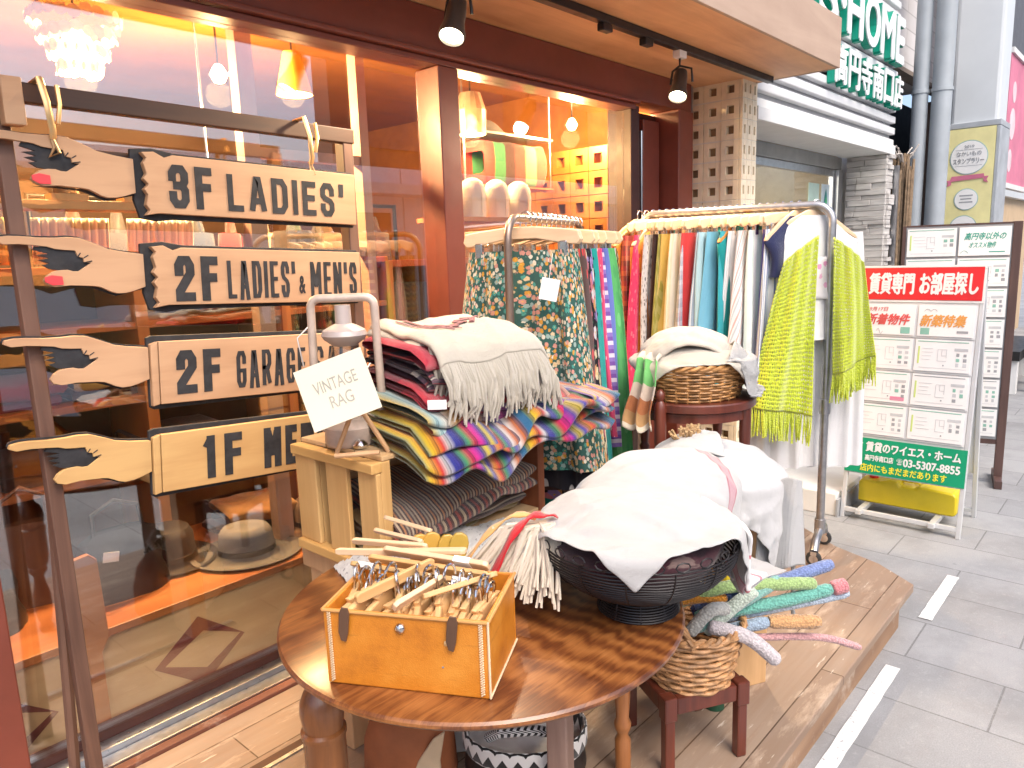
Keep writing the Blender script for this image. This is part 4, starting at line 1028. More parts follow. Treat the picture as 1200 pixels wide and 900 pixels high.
# --- right rail, from the street end
rr_ = [
 ('top', 'tee', 'white tee with faded pink print under the green poncho', 'tee shirt', fabric('white_tee', 'plain', ((.80, .80, .80),)), dict(w1=.38, L=.50, clip=False, rz=-50)),
 ('top', 'cardigan', 'navy blouse just behind the white tee', 'blouse', fabric('navy', 'plain', ((.02, .026, .085),)), dict(w1=.34, L=.24, clip=False)),
 ('skirt', 'skirt', 'pale blue skirt striped with white beside the navy blouse', 'skirt', fabric('bluewhite', 'stripes', ((.55, .63, .72), (.80, .80, .82), (.20, .24, .45)), (9, 1)), dict(L=.66)),
 ('skirt', 'trousers', 'violet blue trousers between pale skirts on the castor rail', 'trousers', fabric('violet', 'plain', ((.10, .08, .38),)), dict(L=.74, w0=.3, w1=.34)),
 ('skirt', 'skirt', 'mint white skirt with soft folds on the castor rail', 'skirt', fabric('mintwhite', 'stripes', ((.66, .78, .72), (.82, .84, .82)), (7, 1)), dict(L=.74)),
 ('skirt', 'skirt', 'white skirt with faint salmon and grey diagonal lines', 'skirt', fabric('diagwhite', 'diag', ((.80, .79, .77), (.80, .79, .77), (.70, .42, .38), (.80, .79, .77), (.52, .58, .60)), (9, 7)), dict(L=.72, w0=.36, w1=.50)),
 ('skirt', 'skirt', 'grey white pleated skirt beside the diagonal striped skirt', 'skirt', fabric('greywhite', 'stripes', ((.62, .66, .68), (.78, .80, .80)), (13, 1)), dict(L=.70)),
 ('top', 'blouse', 'teal ruffled blouse on an orange wooden hanger', 'blouse', fabric('teal', 'plain', ((.005, .27, .27),)), dict(w1=.44, L=.66, clip=False, hmat=flat('orange_hanger', (.62, .26, .06), .4))),
 ('skirt', 'dress', 'turquoise dress beside the teal blouse', 'dress', fabric('turq', 'plain', ((.04, .40, .46),)), dict(L=.78)),
 ('skirt', 'dress', 'sky blue dress on the castor rail', 'dress', fabric('skyblue', 'plain', ((.20, .50, .66),)), dict(L=.74, w0=.36, w1=.48)),
 ('skirt', 'skirt', 'pale aqua skirt next to the sky blue dress', 'skirt', fabric('aqua', 'plain', ((.45, .66, .72),)), dict(L=.70)),
 ('skirt', 'skirt', 'denim blue skirt with white stripes on the castor rail', 'skirt', fabric('denim', 'stripes', ((.22, .32, .45), (.68, .72, .76), (.30, .40, .52)), (10, 1)), dict(L=.72)),
 ('skirt', 'skirt', 'narrow bright red skirt between the blue garments', 'skirt', fabric('redplain', 'plain', ((.62, .05, .05),)), dict(L=.66, w0=.36, w1=.42)),
 ('skirt', 'skirt', 'grey blue checked skirt beside the narrow red skirt', 'skirt', fabric('greycheck', 'check', ((.32, .36, .44), (.60, .62, .66), (.45, .42, .48)), (10, 12)), dict(L=.70)),
 ('skirt', 'skirt', 'cream striped skirt beside the mustard skirt', 'skirt', fabric('cream', 'stripes', ((.76, .66, .45), (.80, .74, .60)), (9, 1)), dict(L=.68)),
 ('skirt', 'skirt', 'mustard yellow skirt on the castor rail', 'skirt', fabric('mustard', 'plain', ((.62, .42, .10),)), dict(L=.70, w0=.36, w1=.46)),
 ('skirt', 'skirt', 'olive skirt beside the mustard skirt', 'skirt', fabric('olive', 'zigzag', ((.26, .24, .04), (.34, .30, .08)), (9, 9)), dict(L=.64)),
 ('skirt', 'skirt', 'very dark brown skirt on the castor rail', 'skirt', fabric('dkbrown', 'plain', ((.05, .018, .014),)), dict(L=.74)),
 ('skirt', 'skirt', 'grey leopard spotted skirt beside the dark brown skirt', 'skirt', fabric('leopard', 'spots', ((.60, .56, .54), (.10, .08, .08), (.35, .30, .28)), (26, 26)), dict(L=.70)),
 ('top', 'cardigan', 'orange patterned knit wrap among the red garments', 'cardigan', fabric('orange_knit', 'spots', ((.68, .22, .03), (.50, .12, .02), (.75, .36, .10), (.60, .05, .05)), (18, 18)), dict(w1=.46, L=.60, clip=False)),
 ('skirt', 'dress', 'hot pink lace dress beside the orange wrap', 'dress', fabric('hotpink', 'spots', ((.66, .04, .12), (.74, .16, .22), (.58, .02, .10)), (24, 24)), dict(L=.70, w0=.36, w1=.46)),
 ('skirt', 'skirt', 'crimson and brown checked skirt near the shop door', 'skirt', fabric('redbrown', 'check', ((.30, .02, .02), (.50, .10, .03), (.16, .03, .02)), (8, 10)), dict(L=.66)),
 ('top', 'shirt', 'vivid orange shirt at the shop end of the castor rail', 'shirt', fabric('vivid_orange', 'plain', ((.70, .20, .015),)), dict(w1=.44, L=.56, clip=False, hmat=w_hang2)),
 ('top', 'shirt', 'rust red shirt last on the castor rail', 'shirt', fabric('rust', 'plain', ((.42, .06, .02),)), dict(w1=.44, L=.56, clip=False, hmat=w_hang2)),
]
for i, (kind, nm, lb, cat, mt, kw) in enumerate(rr_):
    ob = hang_item(RRAIL, 40 + i, .075 + i * .0312 + (.03 if i else 0), kind, nm, lb, cat, mt, **kw)
    if i == 0:      # faded ink on the front of the tee
        q = MB(); q.grid(12, 12, lambda u, v: (-.055 + .12 * u, -.052 + .006 * math.sin(u * 9 + v * 3), -.22 - .17 * v))
        q.build('pink_print', fabric('pink_ink', 'spots', ((.80, .76, .78), (.78, .40, .58), (.76, .52, .64), (.74, .30, .52)), (4, 5)), ob, smooth=True, solid=.002)
# pink print on the tee, as flat ink on its front
# --- lime crochet poncho over the street end
def poncho():
    m = fabric('lime_crochet', 'plain', ((.58, .68, .05),), holes=.24, weave=30, sheen=.5)
    m2 = knit('lime_yarn', (.60, .69, .05), (.40, .48, .02), 150)
    t = thing('crochet_poncho', 'lime green fringed crochet poncho hung open at the rail end', 'poncho', (3.095, 1.10, RZ), rotz=R(-48))
    rs = random.Random(4)
    def half(sg, x0t, x1t, x0b, x1b, z0, zb0, zb1, yo):
        def fn(u, v):
            xt = x0t + (x1t - x0t) * u; xb = x0b + (x1b - x0b) * u
            zb = zb0 + (zb1 - zb0) * u
            zt = z0 - .10 * abs(u if sg > 0 else 1 - u) ** 1.2
            x = xt + (xb - xt) * v ** .85; z = zt + (zb - zt) * v
            y = yo + .016 * math.sin(u * 8 + v * 2.5) * (.25 + v) + .004 * math.sin(u * 23 + v)
            return (x, y, z)
        q = MB(); q.grid(48, 48, fn, uvs=(1, 1.3)); p_ = q.build('crochet_panel', m, t, smooth=True, ang=180, solid=.004)
        q = MB()
        for k in range(34):
            u = (k + .5) / 34; x, y, z = fn(u, 1.0); l = rs.uniform(.085, .13)
            for e in range(2):
                dx = rs.uniform(-.01, .01)
                q.tube([(x, y, z + .01), (x + dx * .5, y + rs.uniform(-.004, .004), z - l * .5), (x + dx, y + rs.uniform(-.008, .008), z - l)], [.0028, .0036, .0022], 5)
        q.build('fringe', m2, p_, smooth=True)
    half(-1, -.17, -.035, -.29, -.045, -.12, -.80, -.84, -.105)
    half(1, .025, .15, .05, .205, -.13, -.68, -.60, -.095)
poncho()
# long white trousers under the poncho
for k, (x, y, lb) in enumerate(((3.03, 1.20, 'long white cotton dress below the left of the poncho'), (3.20, 1.06, 'long white cotton dress behind the rail post'))):
    q = MB()
    skirt_mesh(q, .22, .30, .98, 77 + k, 4, z0=-.11)
    tag(q.build('dress', fabric('white_cotton_%d' % k, 'plain', ((.72, .72, .72),)), None, smooth=True, ang=180, loc=(x, y, RZ), rotz=R(-48)), lb, 'dress', 'clothes on the castor rail')
# small swing tags
q = MB(); q.box((0, 0, 0), (.052, .0015, .062), rot=(0, R(12), 0)); q.tube([(.0, 0, .03), (.012, .0, .10)], .0008, 4)
tag(q.build('price_tag', m_paper, None, loc=(1.645, 1.325, 1.397), rotz=R(-60)), 'white paper price tag tied to the multicoloured floral skirt', 'price tag')
# ================================================================ round oak table
TZ = .75; TC = Vector((1.08, 1.08)); TR = .435
tb = thing('round_table', 'round oak side table with turned legs and a scuffed glossy top', 'table', (TC.x, TC.y, .18))
q = MB(); q.lathe([(0, .545), (TR - .03, .545), (TR - .008, .550), (TR, .558), (TR, .564), (TR - .004, .5685), (TR - .012, .570), (0, .5701)], 96); q.build('tabletop', w_table, tb, smooth=True, ang=30)
legprof = [(0, 0), (.021, 0), (.024, .02), (.018, .035), (.024, .05), (.030, .09), (.028, .15), (.019, .19), (.017, .215), (.03, .235), (.031, .242), (.027, .25), (.037, .262), (.042, .29), (.042, .385), (.045, .39), (.045, .400), (.039, .405), (.041, .418), (.044, .440), (.042, .462), (.034, .482), (.022, .495), (.018, .510), (.026, .525), (.028, .544)]
legprof2 = [(0, 0), (.02, 0), (.02, .10), (.013, .115), (.02, .13), (.022, .145), (.016, .16), (.020, .22), (.022, .30), (.018, .33), (.013, .345), (.02, .36), (.030, .385), (.039, .43), (.041, .48), (.038, .544)]
for k, (x, y, pf) in enumerate(((-.352, .112, legprof), (.345, -.135, legprof2), (.14, .33, legprof), (-.05, -.02, None))):
    q = MB()
    if pf: q.lathe(pf, 32, Matrix.Translation((x, y, 0))); q.build('leg', w_leg, tb, smooth=True, ang=50)
q = MB(); q.box((.13, -.105, .27), (.055, .05, .54), rot=(0, 0, R(20))); q.build('centre_post', wood('post_wood', (.16, .09, .07), (.30, .20, .16), 2, 20, .5), tb, bevel=.004)

# ================================================================ tan leather box of hangers
BX = thing('leather_box', 'open tan leather box with brown straps standing on the round table', 'box', (.675, 1.076, TZ + .001), rotz=R(-61.5))
bw, bd, bh = .302, .200, .143
def leather():
    m, t, b = new_mat('tan_leather'); v = coords(t)
    n1 = nd(t, 'ShaderNodeTexNoise', Vector=v, Scale=7., Detail=8., Roughness=.68); n2 = nd(t, 'ShaderNodeTexNoise', Vector=coords(t, (9, 9, 90)), Scale=1., Detail=5., Roughness=.7); n3 = nd(t, 'ShaderNodeTexVoronoi', Vector=v, Scale=420.)
    c = ramp(t, n1.outputs[0], [(.32, (.40, .125, .012)), (.5, (.58, .205, .018)), (.7, (.66, .27, .035))])
    c = mixc(t, ramp(t, n2.outputs[0], [(.60, (0, 0, 0)), (.72, (.55, .55, .55))]), c, (.30, .10, .015))
    t.links.new(c, b.inputs['Base Color']); t.links.new(math_(t, 'MULTIPLY_ADD', n1.outputs[0], .35, .25), b.inputs['Roughness'])
    bump(t, b, math_(t, 'ADD', n3.outputs['Distance'], math_(t, 'MULTIPLY', n1.outputs[0], 2.)), .25, .0015); return m
m_lea = leather()
m_lead = flat('leather_edge', (.55, .27, .08), .6, var=.1)
q = MB(); q.b2(0, bw, 0, .007, 0, bh); q.build('front_panel', m_lea, BX, bevel=.003)
q = MB(); q.b2(bw - .007, bw, .0072, bd - .0072, 0, bh); q.build('side_panel', m_lea, BX, bevel=.003)
q = MB(); q.b2(0, .007, .0072, bd - .0072, 0, bh); q.build('side_panel', m_lea, BX, bevel=.003)
q = MB(); q.b2(0, bw, bd - .007, bd, 0, bh); q.build('back_panel', m_lea, BX, bevel=.003)
q = MB(); q.b2(.0072, bw - .0072, .0072, bd - .0072, 0, .006); q.build('bottom', m_lead, BX)
q = MB()
for (a, b_) in (((0, -.001), (bw, -.001)), ((bw + .001, 0), (bw + .001, bd)), ((-.001, 0), (-.001, bd))):
    q.tube([(a[0], a[1], bh - .002), (b_[0], b_[1], bh - .002)], .0032, 8)
q.build('rim_piping', m_lead, BX, smooth=True)
m_lace = flat('lacing_cream', (.74, .56, .36), .7)
for (x, y) in ((.012, -.0015), (bw - .012, -.0015)):
    q = MB()
    for k in range(30):
        z = .006 + k * .0045; q.tube([(x - .003, y, z), (x + .003, y - .001, z + .0052)], .0016, 5)
    q.build('edge_lacing', m_lace, BX, smooth=True)
q = MB(); q.tube([(bw + .001, -.001, bh), (bw + .001, -.001, .004), (bw + .0015, bd, .004)], .0022, 6); q.build('edge_cord', m_lace, BX, smooth=True)
m_strap = flat('strap_brown', (.11, .055, .03), .6, var=.2)
for x in (.045, .243):
    q = MB(); q.prism([(-.010, 0), (-.011, -.035), (-.006, -.05), (.003, -.052), (.007, -.035), (.009, 0), (.006, .012), (-.006, .012)], .004, Matrix.Translation((x, -.0045, bh - .004)) @ Matrix.Rotation(R(4), 4, 'Y')); q.build('strap', m_strap, BX, bevel=.001)
q = MB(); q.lathe([(0, .007), (.006, .006), (.009, .003), (.0095, 0)], 20, Matrix.Translation((.145, -.0005, .118)) @ Matrix.Rotation(PI / 2, 4, 'X')); q.build('stud', m_chrome, BX, smooth=True)
# hangers packed in the box, hooks up
def box_to_world(x, y, z):
    a = R(-61.5); return Vector((.675 + x * math.cos(a) - y * math.sin(a), 1.076 + x * math.sin(a) + y * math.cos(a), TZ + z))
proto = None; rs = random.Random(11)
for i in range(34):
    x = .016 + i * .0079 + rs.uniform(-.002, .002)
    p = box_to_world(x, .1 + rs.uniform(-.012, .012), .162 + rs.choice((-.012, -.004, 0, .006, .014)) + rs.uniform(-.006, .006))
    rot = (R(rs.uniform(-9, 9)), R(rs.uniform(-12, 12)), R(-61.5 + 90 + rs.uniform(-16, 16)))
    if proto is None:
        proto = clip_hanger('child size wooden clip hanger packed hook up in the tan leather box', 'hangers packed in the leather box', w_hang2, .165); h = proto
    else: h = dup(proto)
    h.location = p; h.rotation_euler = rot
# loose hanger bars lying across the box and beyond it
def slat(label, p0, p1, w_, t_, mat, roll=0, grp='loose hanger bars on the leather box'):
    p0, p1 = Vector(p0), Vector(p1); d_ = p1 - p0; L = d_.length
    o = thing('hanger_bar', label, 'hanger bar', p0, group=grp)
    o.rotation_euler = (d_.to_track_quat('X', 'Z').to_matrix().to_4x4() @ Matrix.Rotation(R(roll), 4, 'X')).to_euler()
    q = MB(); n = 10; pts = []
    pr = [(0, -w_ * .32), (.008, -w_ * .5), (L - .008, -w_ * .5), (L, -w_ * .3), (L, w_ * .3), (L - .008, w_ * .5), (.008, w_ * .5), (0, w_ * .32)]
    q.prism([(a, b_) for a, b_ in pr], t_, Matrix.Translation((0, t_ / 2, 0))); q.build('bar', mat, o, bevel=.002); return o
W_ = box_to_world
s1 = slat('upper pale hanger bar with a white size band lying across the leather box', W_(.03, .215, .166), W_(.262, .165, .168), .026, .010, w_hang, 40)
q = MB(); q.b2(.165, .20, -.0062, .0062, -.0137, .0137); q.build('size_band', m_paper, s1)
slat('lower pale hanger bar right under the banded bar on the leather box', W_(.0, .205, .150), W_(.264, .155, .152), .024, .010, w_hang2, 30)
s3 = slat('front golden hanger bar with white bands resting on the hooks', W_(-.02, .165, .155), W_(.262, .125, .150), .022, .009, w_hang2, 55)
for x in (.02, .225):
    q = MB(); q.b2(x, x + .035, -.0056, .0056, -.0122, .0122); q.build('size_band', m_paper, s3)
for k, (a, b_, lb) in enumerate((((-.085, .225, .152), (.10, .225, .160), 'thin pale hanger bar poking out left of the leather box, lowest'), ((-.07, .275, .156), (.11, .245, .166), 'thin pale hanger bar poking out left of the box, second lowest'), ((-.045, .335, .158), (.09, .27, .165), 'thin pale hanger bar poking out left of the box, third up'), ((-.03, .36, .180), (.10, .30, .178), 'thin pale hanger bar nearest the crate beside the leather box'))):
    slat(lb, W_(*a), W_(*b_), .014, .009, w_hang, 20 * k)
for k, (a, b_, lb) in enumerate((((.05, .03, .150), (.15, .17, .168), 'short hanger bar lying diagonally on the left hooks'), ((.13, .012, .150), (.185, .12, .160), 'short pale hanger block sticking up among the middle hooks'), ((.17, .05, .155), (.28, .15, .162), 'golden hanger bar lying diagonally over the right hooks'), ((-.02, .24, .148), (.20, .222, .172), 'hanger bar lying behind the banded bar across the box'))):
    slat(lb, W_(*a), W_(*b_), .020, .010, (w_hang2, w_hang)[k % 2], 30 * k)
for k in range(4):
    p = W_(.075 + .023 * k + (.008 if k > 1 else 0), .285 + .004 * k, .12 + .004 * (k % 2))
    o = thing('golden_hanger', ('golden wooden hanger standing upright, leftmost of four by the box', 'golden wooden hanger standing upright, second of four by the box', 'golden wooden hanger standing upright, third of four by the box', 'golden wooden hanger standing upright, rightmost of four by the box')[k], 'hanger', p, group='upright golden hangers behind the leather box')
    o.rotation_euler = (R(-14), R(8 + 3 * k), R(-35 - 3 * k))
    q = MB(); q.prism([(-.019, -.10), (.019, -.10), (.020, .035), (.013, .050), (0, .054), (-.013, .050), (-.020, .035)], .014); q.build('end_block', flat('golden_wood_%d' % k, (.50 - .03 * k, .27, .035), .4, var=.12, scale=9), o, bevel=.003)

# ================================================================ wire bowl, its contents, the white cloths
BC = (1.264, .796)
bo = thing('wire_bowl', 'black coiled wire fruit bowl on the right of the round table', 'bowl', (BC[0], BC[1], TZ + .001))
m_wire = flat('black_wire', (.018, .015, .016), .42, .3)
q = MB()
for k in range(9):
    z = .003 + k * .0052; r_ = .085 - .012 * (k / 8) ** 1.5
    q.tube([(r_ * math.cos(a * PI / 24), r_ * math.sin(a * PI / 24), z) for a in range(48)], .0024, 6, closed=True)
for a in range(10):
    c, s_ = math.cos(a * PI / 5), math.sin(a * PI / 5)
    q.tube([(.0865 * c, .0865 * s_, .002), (.080 * c, .080 * s_, .03), (.073 * c, .073 * s_, .047)], .0016, 5)
q.build('foot_coil', m_wire, bo, smooth=True)
def bowl_r(t_): return .07 + .135 * math.sin(t_ * PI / 2) ** .9
q = MB()
for k in range(22):
    t_ = k / 21; z = .047 + .115 * t_ ** 1.35; r_ = bowl_r(t_)
    q.tube([(r_ * math.cos(a * PI / 30), r_ * math.sin(a * PI / 30), z + .0008 * math.sin(a * 1.7 + k)) for a in range(60)], .0021, 6, closed=True)
q.build('bowl_coil', m_wire, bo, smooth=True)
q = MB()
for a in range(14):
    c, s_ = math.cos(a * PI / 7), math.sin(a * PI / 7)
    q.tube([((bowl_r(k / 8) + .002) * c, (bowl_r(k / 8) + .002) * s_, .047 + .115 * (k / 8) ** 1.35) for k in range(9)], .0016, 5)
for k in range(26):
    a0 = k * 2 * PI / 26; pts = []
    for i in range(9):
        b_ = a0 + i * PI / 4 * .035 * 4; a = i * 2 * PI / 8
        pts.append((.208 * math.cos(a0 + .07 * math.sin(a)), .208 * math.sin(a0 + .07 * math.sin(a)), .165 + .009 * (1 - math.cos(a))))
    q.tube(pts, .0016, 5)
q.build('rim_loops', m_wire, bo, smooth=True)
q = MB(); q.lathe([(0, .05), (.06, .055), (.13, .085), (.175, .13), (.185, .165), (.15, .185), (.07, .20), (0, .203)], 40)
rs = random.Random(2)
q.v = [(x * (1 + .05 * math.sin(x * 60 + z * 40)), y * (1 + .05 * math.cos(y * 55)), z + .01 * math.sin(x * 40) * math.cos(y * 37)) for x, y, z in q.v]
tag(q.build('bowl_textiles', fabric('dark_plum', 'spots', ((.06, .018, .026), (.12, .04, .05), (.035, .015, .02), (.18, .12, .11)), (9, 5)), None, smooth=True, ang=180, loc=(BC[0], BC[1], TZ)), 'dark plum textiles bundled inside the black wire bowl', 'textiles')

U_ = np.array([.88, -.475, 0]); V_ = np.array([-.475, -.88, 0])
def sheet_on(c, w_, h_, U, V, z, nx, ny, shapes, seed, iters=170, bend=.25, wr=.0, crush=1., **k):
    c = np.array([c[0], c[1], z]); rs = np.random.RandomState(seed); ph = rs.uniform(0, 6.28, 6)
    def place(u, v):
        p = c + U * ((u - .5) * w_ * crush + .012 * (1 - crush) * 5 * math.sin(v * 14 + ph[3])) + V * ((v - .5) * h_ * crush + .012 * (1 - crush) * 5 * math.sin(u * 13 + ph[4]))
        p = p + np.array([0, 0, wr * (math.sin(u * 16 + ph[0] + v * 7) + math.sin(v * 19 + ph[1] - u * 6) * .8 + math.sin((u + v) * 27 + ph[2]) * .5)])
        return p
    return drape(nx, ny, w_, h_, place, sdf_push(shapes, .004), iters, seed=seed, bend=bend, **k)
U_ = np.array([.965, -.262, 0]); V_ = np.array([-.262, -.965, 0])
heap = ('ell', (BC[0] + .03, BC[1] + .03, TZ + .150), (.205, .205, .072))
heap2 = ('ell', (1.545, .915, TZ + .150), (.245, .175, .095))
q = MB(); q.lathe([(0, -.09), (.6, -.075), (.9, -.035), (.97, 0), (.9, .04), (.62, .074), (.3, .09), (0, .092)], 40, sx=.245, sy=.17)
rs = random.Random(12); q.v = [(x * (1 + .05 * math.sin(z * 90 + y * 30)), y * (1 + .06 * math.sin(x * 40 + z * 60)), z + .004 * math.sin(x * 50 + y * 30)) for x, y, z in q.v]
tag(q.build('linen_bundle', fabric('bundle_cotton', 'plain', ((.72, .70, .66),), bmp=.6), None, smooth=True, ang=180, loc=(1.545, .915, TZ + .150)), 'rolled white linen bundle bridging the wire bowl and the dark basket', 'linen')
shapes = [heap, heap2, ('cyl', BC, .206, TZ + .186), ('z', TZ + .003)]
Pc = sheet_on((1.41, .805), .66, .46, U_, V_, TZ + .262, 64, 44, shapes, 5, 52, bend=.7, wr=.008, crush=.97)
uu, vv = np.meshgrid(np.linspace(0, 1, 65), np.linspace(0, 1, 45))
for a_ in (.25, .5, .75): Pc[..., 2] += .0045 * np.exp(-((uu - a_ - .006 * np.sin(vv * 9)) / .013) ** 2)
Pc[..., 2] += .005 * np.exp(-((vv - .5 - .006 * np.sin(uu * 8)) / .018) ** 2)
m_towel = fabric('white_towel', 'band', ((.49, .485, .475), (.42, .13, .165), (.49, .28, .31)), (1, .86), weave=300, bmp=.5)
tw = cloth_obj('white_tea_towel', Pc, m_towel, None, .0035, 1, loc=(1.385, .838, TZ + .2), wk=.0085, ws=36)
tag(tw, 'large white tea towel with a pink stripe spread over the wire bowl', 'tea towel')
Pc2 = sheet_on((1.44, .715), .27, .17, U_, V_, TZ + .225, 28, 20, [heap, heap2, ('z', TZ + .02), ('cyl', BC, .213, TZ + .172)], 8, 50, bend=.5)
tag(cloth_obj('folded_napkin', Pc2, fabric('napkin', 'stripes', ((.80, .79, .78),) * 6 + ((.66, .20, .24),) + ((.80, .79, .78),) * 3, (3, 1), bmp=.25), None, .010, 1, loc=(1.44, .715, TZ + .2), wk=.003), 'folded white napkin with thin red stripes tucked under the big towel', 'napkin')
# natural linen corner on the left of the towel
Pl = sheet_on((1.215, .98), .20, .30, U_, V_, TZ + .245, 22, 26, [heap, ('cyl', BC, .210, TZ + .168), ('z', TZ + .08)], 12, 60, bend=.4)
tag(cloth_obj('linen_cloth', Pl, fabric('ecru_linen', 'plain', ((.70, .62, .54),)), None, .003, 1, loc=(1.10, .87, TZ + .2), wk=.003), 'ecru linen cloth showing its corner left of the white towel', 'cloth')
# fringed shawl trailing from the bowl to the hanger box
sh = thing('fringed_shawl', 'cream fringed shawl with a red ribbon trailing off the wire bowl', 'shawl', (1.06, .93, TZ + .02))
m_fr = fabric('cream_yarn', 'plain', ((.70, .62, .50),)); m_redr = fabric('red_ribbon', 'plain', ((.56, .012, .02),)); m_orr = fabric('amber_ribbon', 'plain', ((.66, .38, .13),))
rs = random.Random(21); q = MB()
for k in range(70):
    t_ = k / 69; a = Vector((1.15, .93, .945)) + Vector((.03, -.02, 0)) * rs.uniform(-1, 1)
    e = Vector((.985 + .08 * t_, 1.09 - .24 * t_, .80 + .05 * rs.random()))
    m1 = a.lerp(e, .5) + Vector((0, 0, .035 + .02 * rs.random()))
    q.tube([tuple(a - Vector((1.06, .93, .77))), tuple(m1 - Vector((1.06, .93, .77))), tuple(e - Vector((1.06, .93, .77)))], [.004, .005, .003], 5)
q.build('fringe', m_fr, sh, smooth=True)
def ribbon(a, e, w_, mat, name):
    a, e = Vector(a), Vector(e); q = MB(); o = Vector((1.06, .93, .77)); sd = (e - a).cross(Vector((0, 0, 1))).normalized()
    q.grid(14, 3, lambda u, v: tuple(a.lerp(e, u) + sd * ((v - .5) * w_) + Vector((0, 0, .055 * math.sin(u * PI) + .004 * math.sin(u * 19 + v * 3))) - o)); q.build(name, mat, sh, smooth=True, solid=.003)
ribbon((1.15, .925, .955), (1.01, .985, .845), .022, m_redr, 'red_ribbon'); ribbon((1.155, .96, .95), (.975, 1.06, .83), .016, m_orr, 'amber_ribbon')
# white tufted rug behind the hanger box
rs = np.random.RandomState(3)
q = MB()
def rugf(u, v):
    x = (u - .5) * .56; y = (v - .5) * .30
    e = max(0, 1 - (2 * u - 1) ** 4) * max(0, 1 - (2 * v - 1) ** 4)
    return (x, y, .045 * e ** .5 + .012 * math.sin(x * 28 + y * 12) * e + rs.normal(0, .0022))
q.grid(90, 50, rugf)
tag(q.build('tufted_rug', fabric('white_tuft', 'spots', ((.74, .73, .70), (.72, .71, .69), (.76, .75, .72), (.40, .38, .38)), (60, 34), bmp=.8), None, smooth=True, ang=180, loc=(1.20, 1.27, TZ + .002), rotz=R(-18)), 'white tufted rug rolled out behind the tan leather box', 'rug')

# ================================================================ fruit crate with lantern, card and blankets
SUPX = MB(); SUPX.b2(-.28, .30, -.09, .09, .50, .56)
sb = thing('low_bench', 'plain low wooden bench behind the table carrying the back of the crate', 'bench', (1.31, 1.63, .18))
SUPX.build('seat', w_raw, sb, bevel=.004)
for x in (-.24, .26):
    q = MB(); q.b2(x - .03, x + .03, -.07, .07, 0, .4995); q.build('leg', w_raw, sb, bevel=.004)
cr = thing('fruit_crate', 'rough pine fruit crate on its side with open front showing rugs', 'crate', (1.01, 1.34, TZ + .002))
CW, CD, CH = .61, .34, .282
wc = wood('crate_pine', (.48, .26, .085), (.66, .42, .17), 2, 18, .6, c0=(.30, .15, .05)); wcx = wood('crate_pine_long', (.46, .27, .11), (.68, .48, .27), 0, 18, .6, c0=(.32, .18, .07)); wcy = wood('crate_pine_end', (.50, .27, .08), (.66, .41, .15), 1, 18, .6)
for y0, y1 in ((.0, .072), (.118, .205), (.25, .34)):
    q = MB(); q.b2(0, .014, y0, y1, .026, CH - .026); q.build('end_slat', wc, cr, bevel=.003)
for z0 in (.0, CH - .0255):
    q = MB(); q.b2(-.012, .02, 0, CD, z0, z0 + .0255); q.build('end_cleat', wcy, cr, bevel=.003)
for y0, y1 in ((.0, .072), (.25, .34)):
    q = MB(); q.b2(.0145, .045, y0 + .002, y1, .0, CH - .001); q.build('corner_post', wc, cr, bevel=.003)
for y0, y1 in ((.002, .105), (.112, .222), (.229, .338)):
    q = MB(); q.b2(.021, CW, y0, y1, CH, CH + .011); q.build('top_board', wcx, cr, bevel=.002)
    q = MB(); q.b2(.046, CW - .03, y0, y1, .001, .011); q.build('bottom_board', wcx, cr, bevel=.002)
for z0 in (.012, .105, .198):
    q = MB(); q.b2(.046, CW - .03, CD - .012, CD - .001, z0, z0 + .082); q.build('back_board', wcx, cr, bevel=.002)
q = MB(); q.b2(CW - .029, CW, 0, CD, .0, CH - .001); q.build('far_end', wood('red_end', (.16, .045, .02), (.30, .10, .045), 2, 18, .5), cr, bevel=.003)
CT = TZ + .002 + CH + .011
def folded(q, x0, x1, y0, y1, z0, t_, layers, droop, seed, n=64, wav=.006, mi=0, skew=0):
    rs = random.Random(seed); lt = t_ / layers
    for L in range(layers):
        ph = [rs.uniform(0, 6.28) for _ in range(4)]; dy = rs.uniform(-.02, .02); dx = rs.uniform(-.012, .012); zc = z0 + lt * (L + .5); m = 30
        def fn(u, v):
            a = v * 2 * PI; yc = (y0 + y1) / 2 + dy; hy = (y1 - y0) / 2; hz = lt * .56
            ca, sa = math.cos(a), math.sin(a)
            yy = yc - hy * (abs(ca) ** .25) * (1 if ca >= 0 else -1); zz = zc + hz * (abs(sa) ** .55) * (1 if sa >= 0 else -1)
            x = x0 + dx + (x1 - x0) * u + skew * (yy - yc)
            ex = 1 - .5 * max(0, abs(2 * u - 1) - .93) / .07
            zz = zc + (zz - zc) * ex
            over = max(0, (yc - hy + .16) - yy) / .16
            zz -= droop(u) * over ** 1.6
            zz += wav * math.sin(x * 22 + ph[0]) * (.3 + over) + wav * .5 * math.sin(x * 47 + yy * 20 + ph[1])
            yy += wav * 1.2 * math.sin(x * 17 + ph[2]) * over
            return (x, yy, zz)
        q.grid(n, m, fn, mi, uvs=(1, 1))
        o = len(q.v)
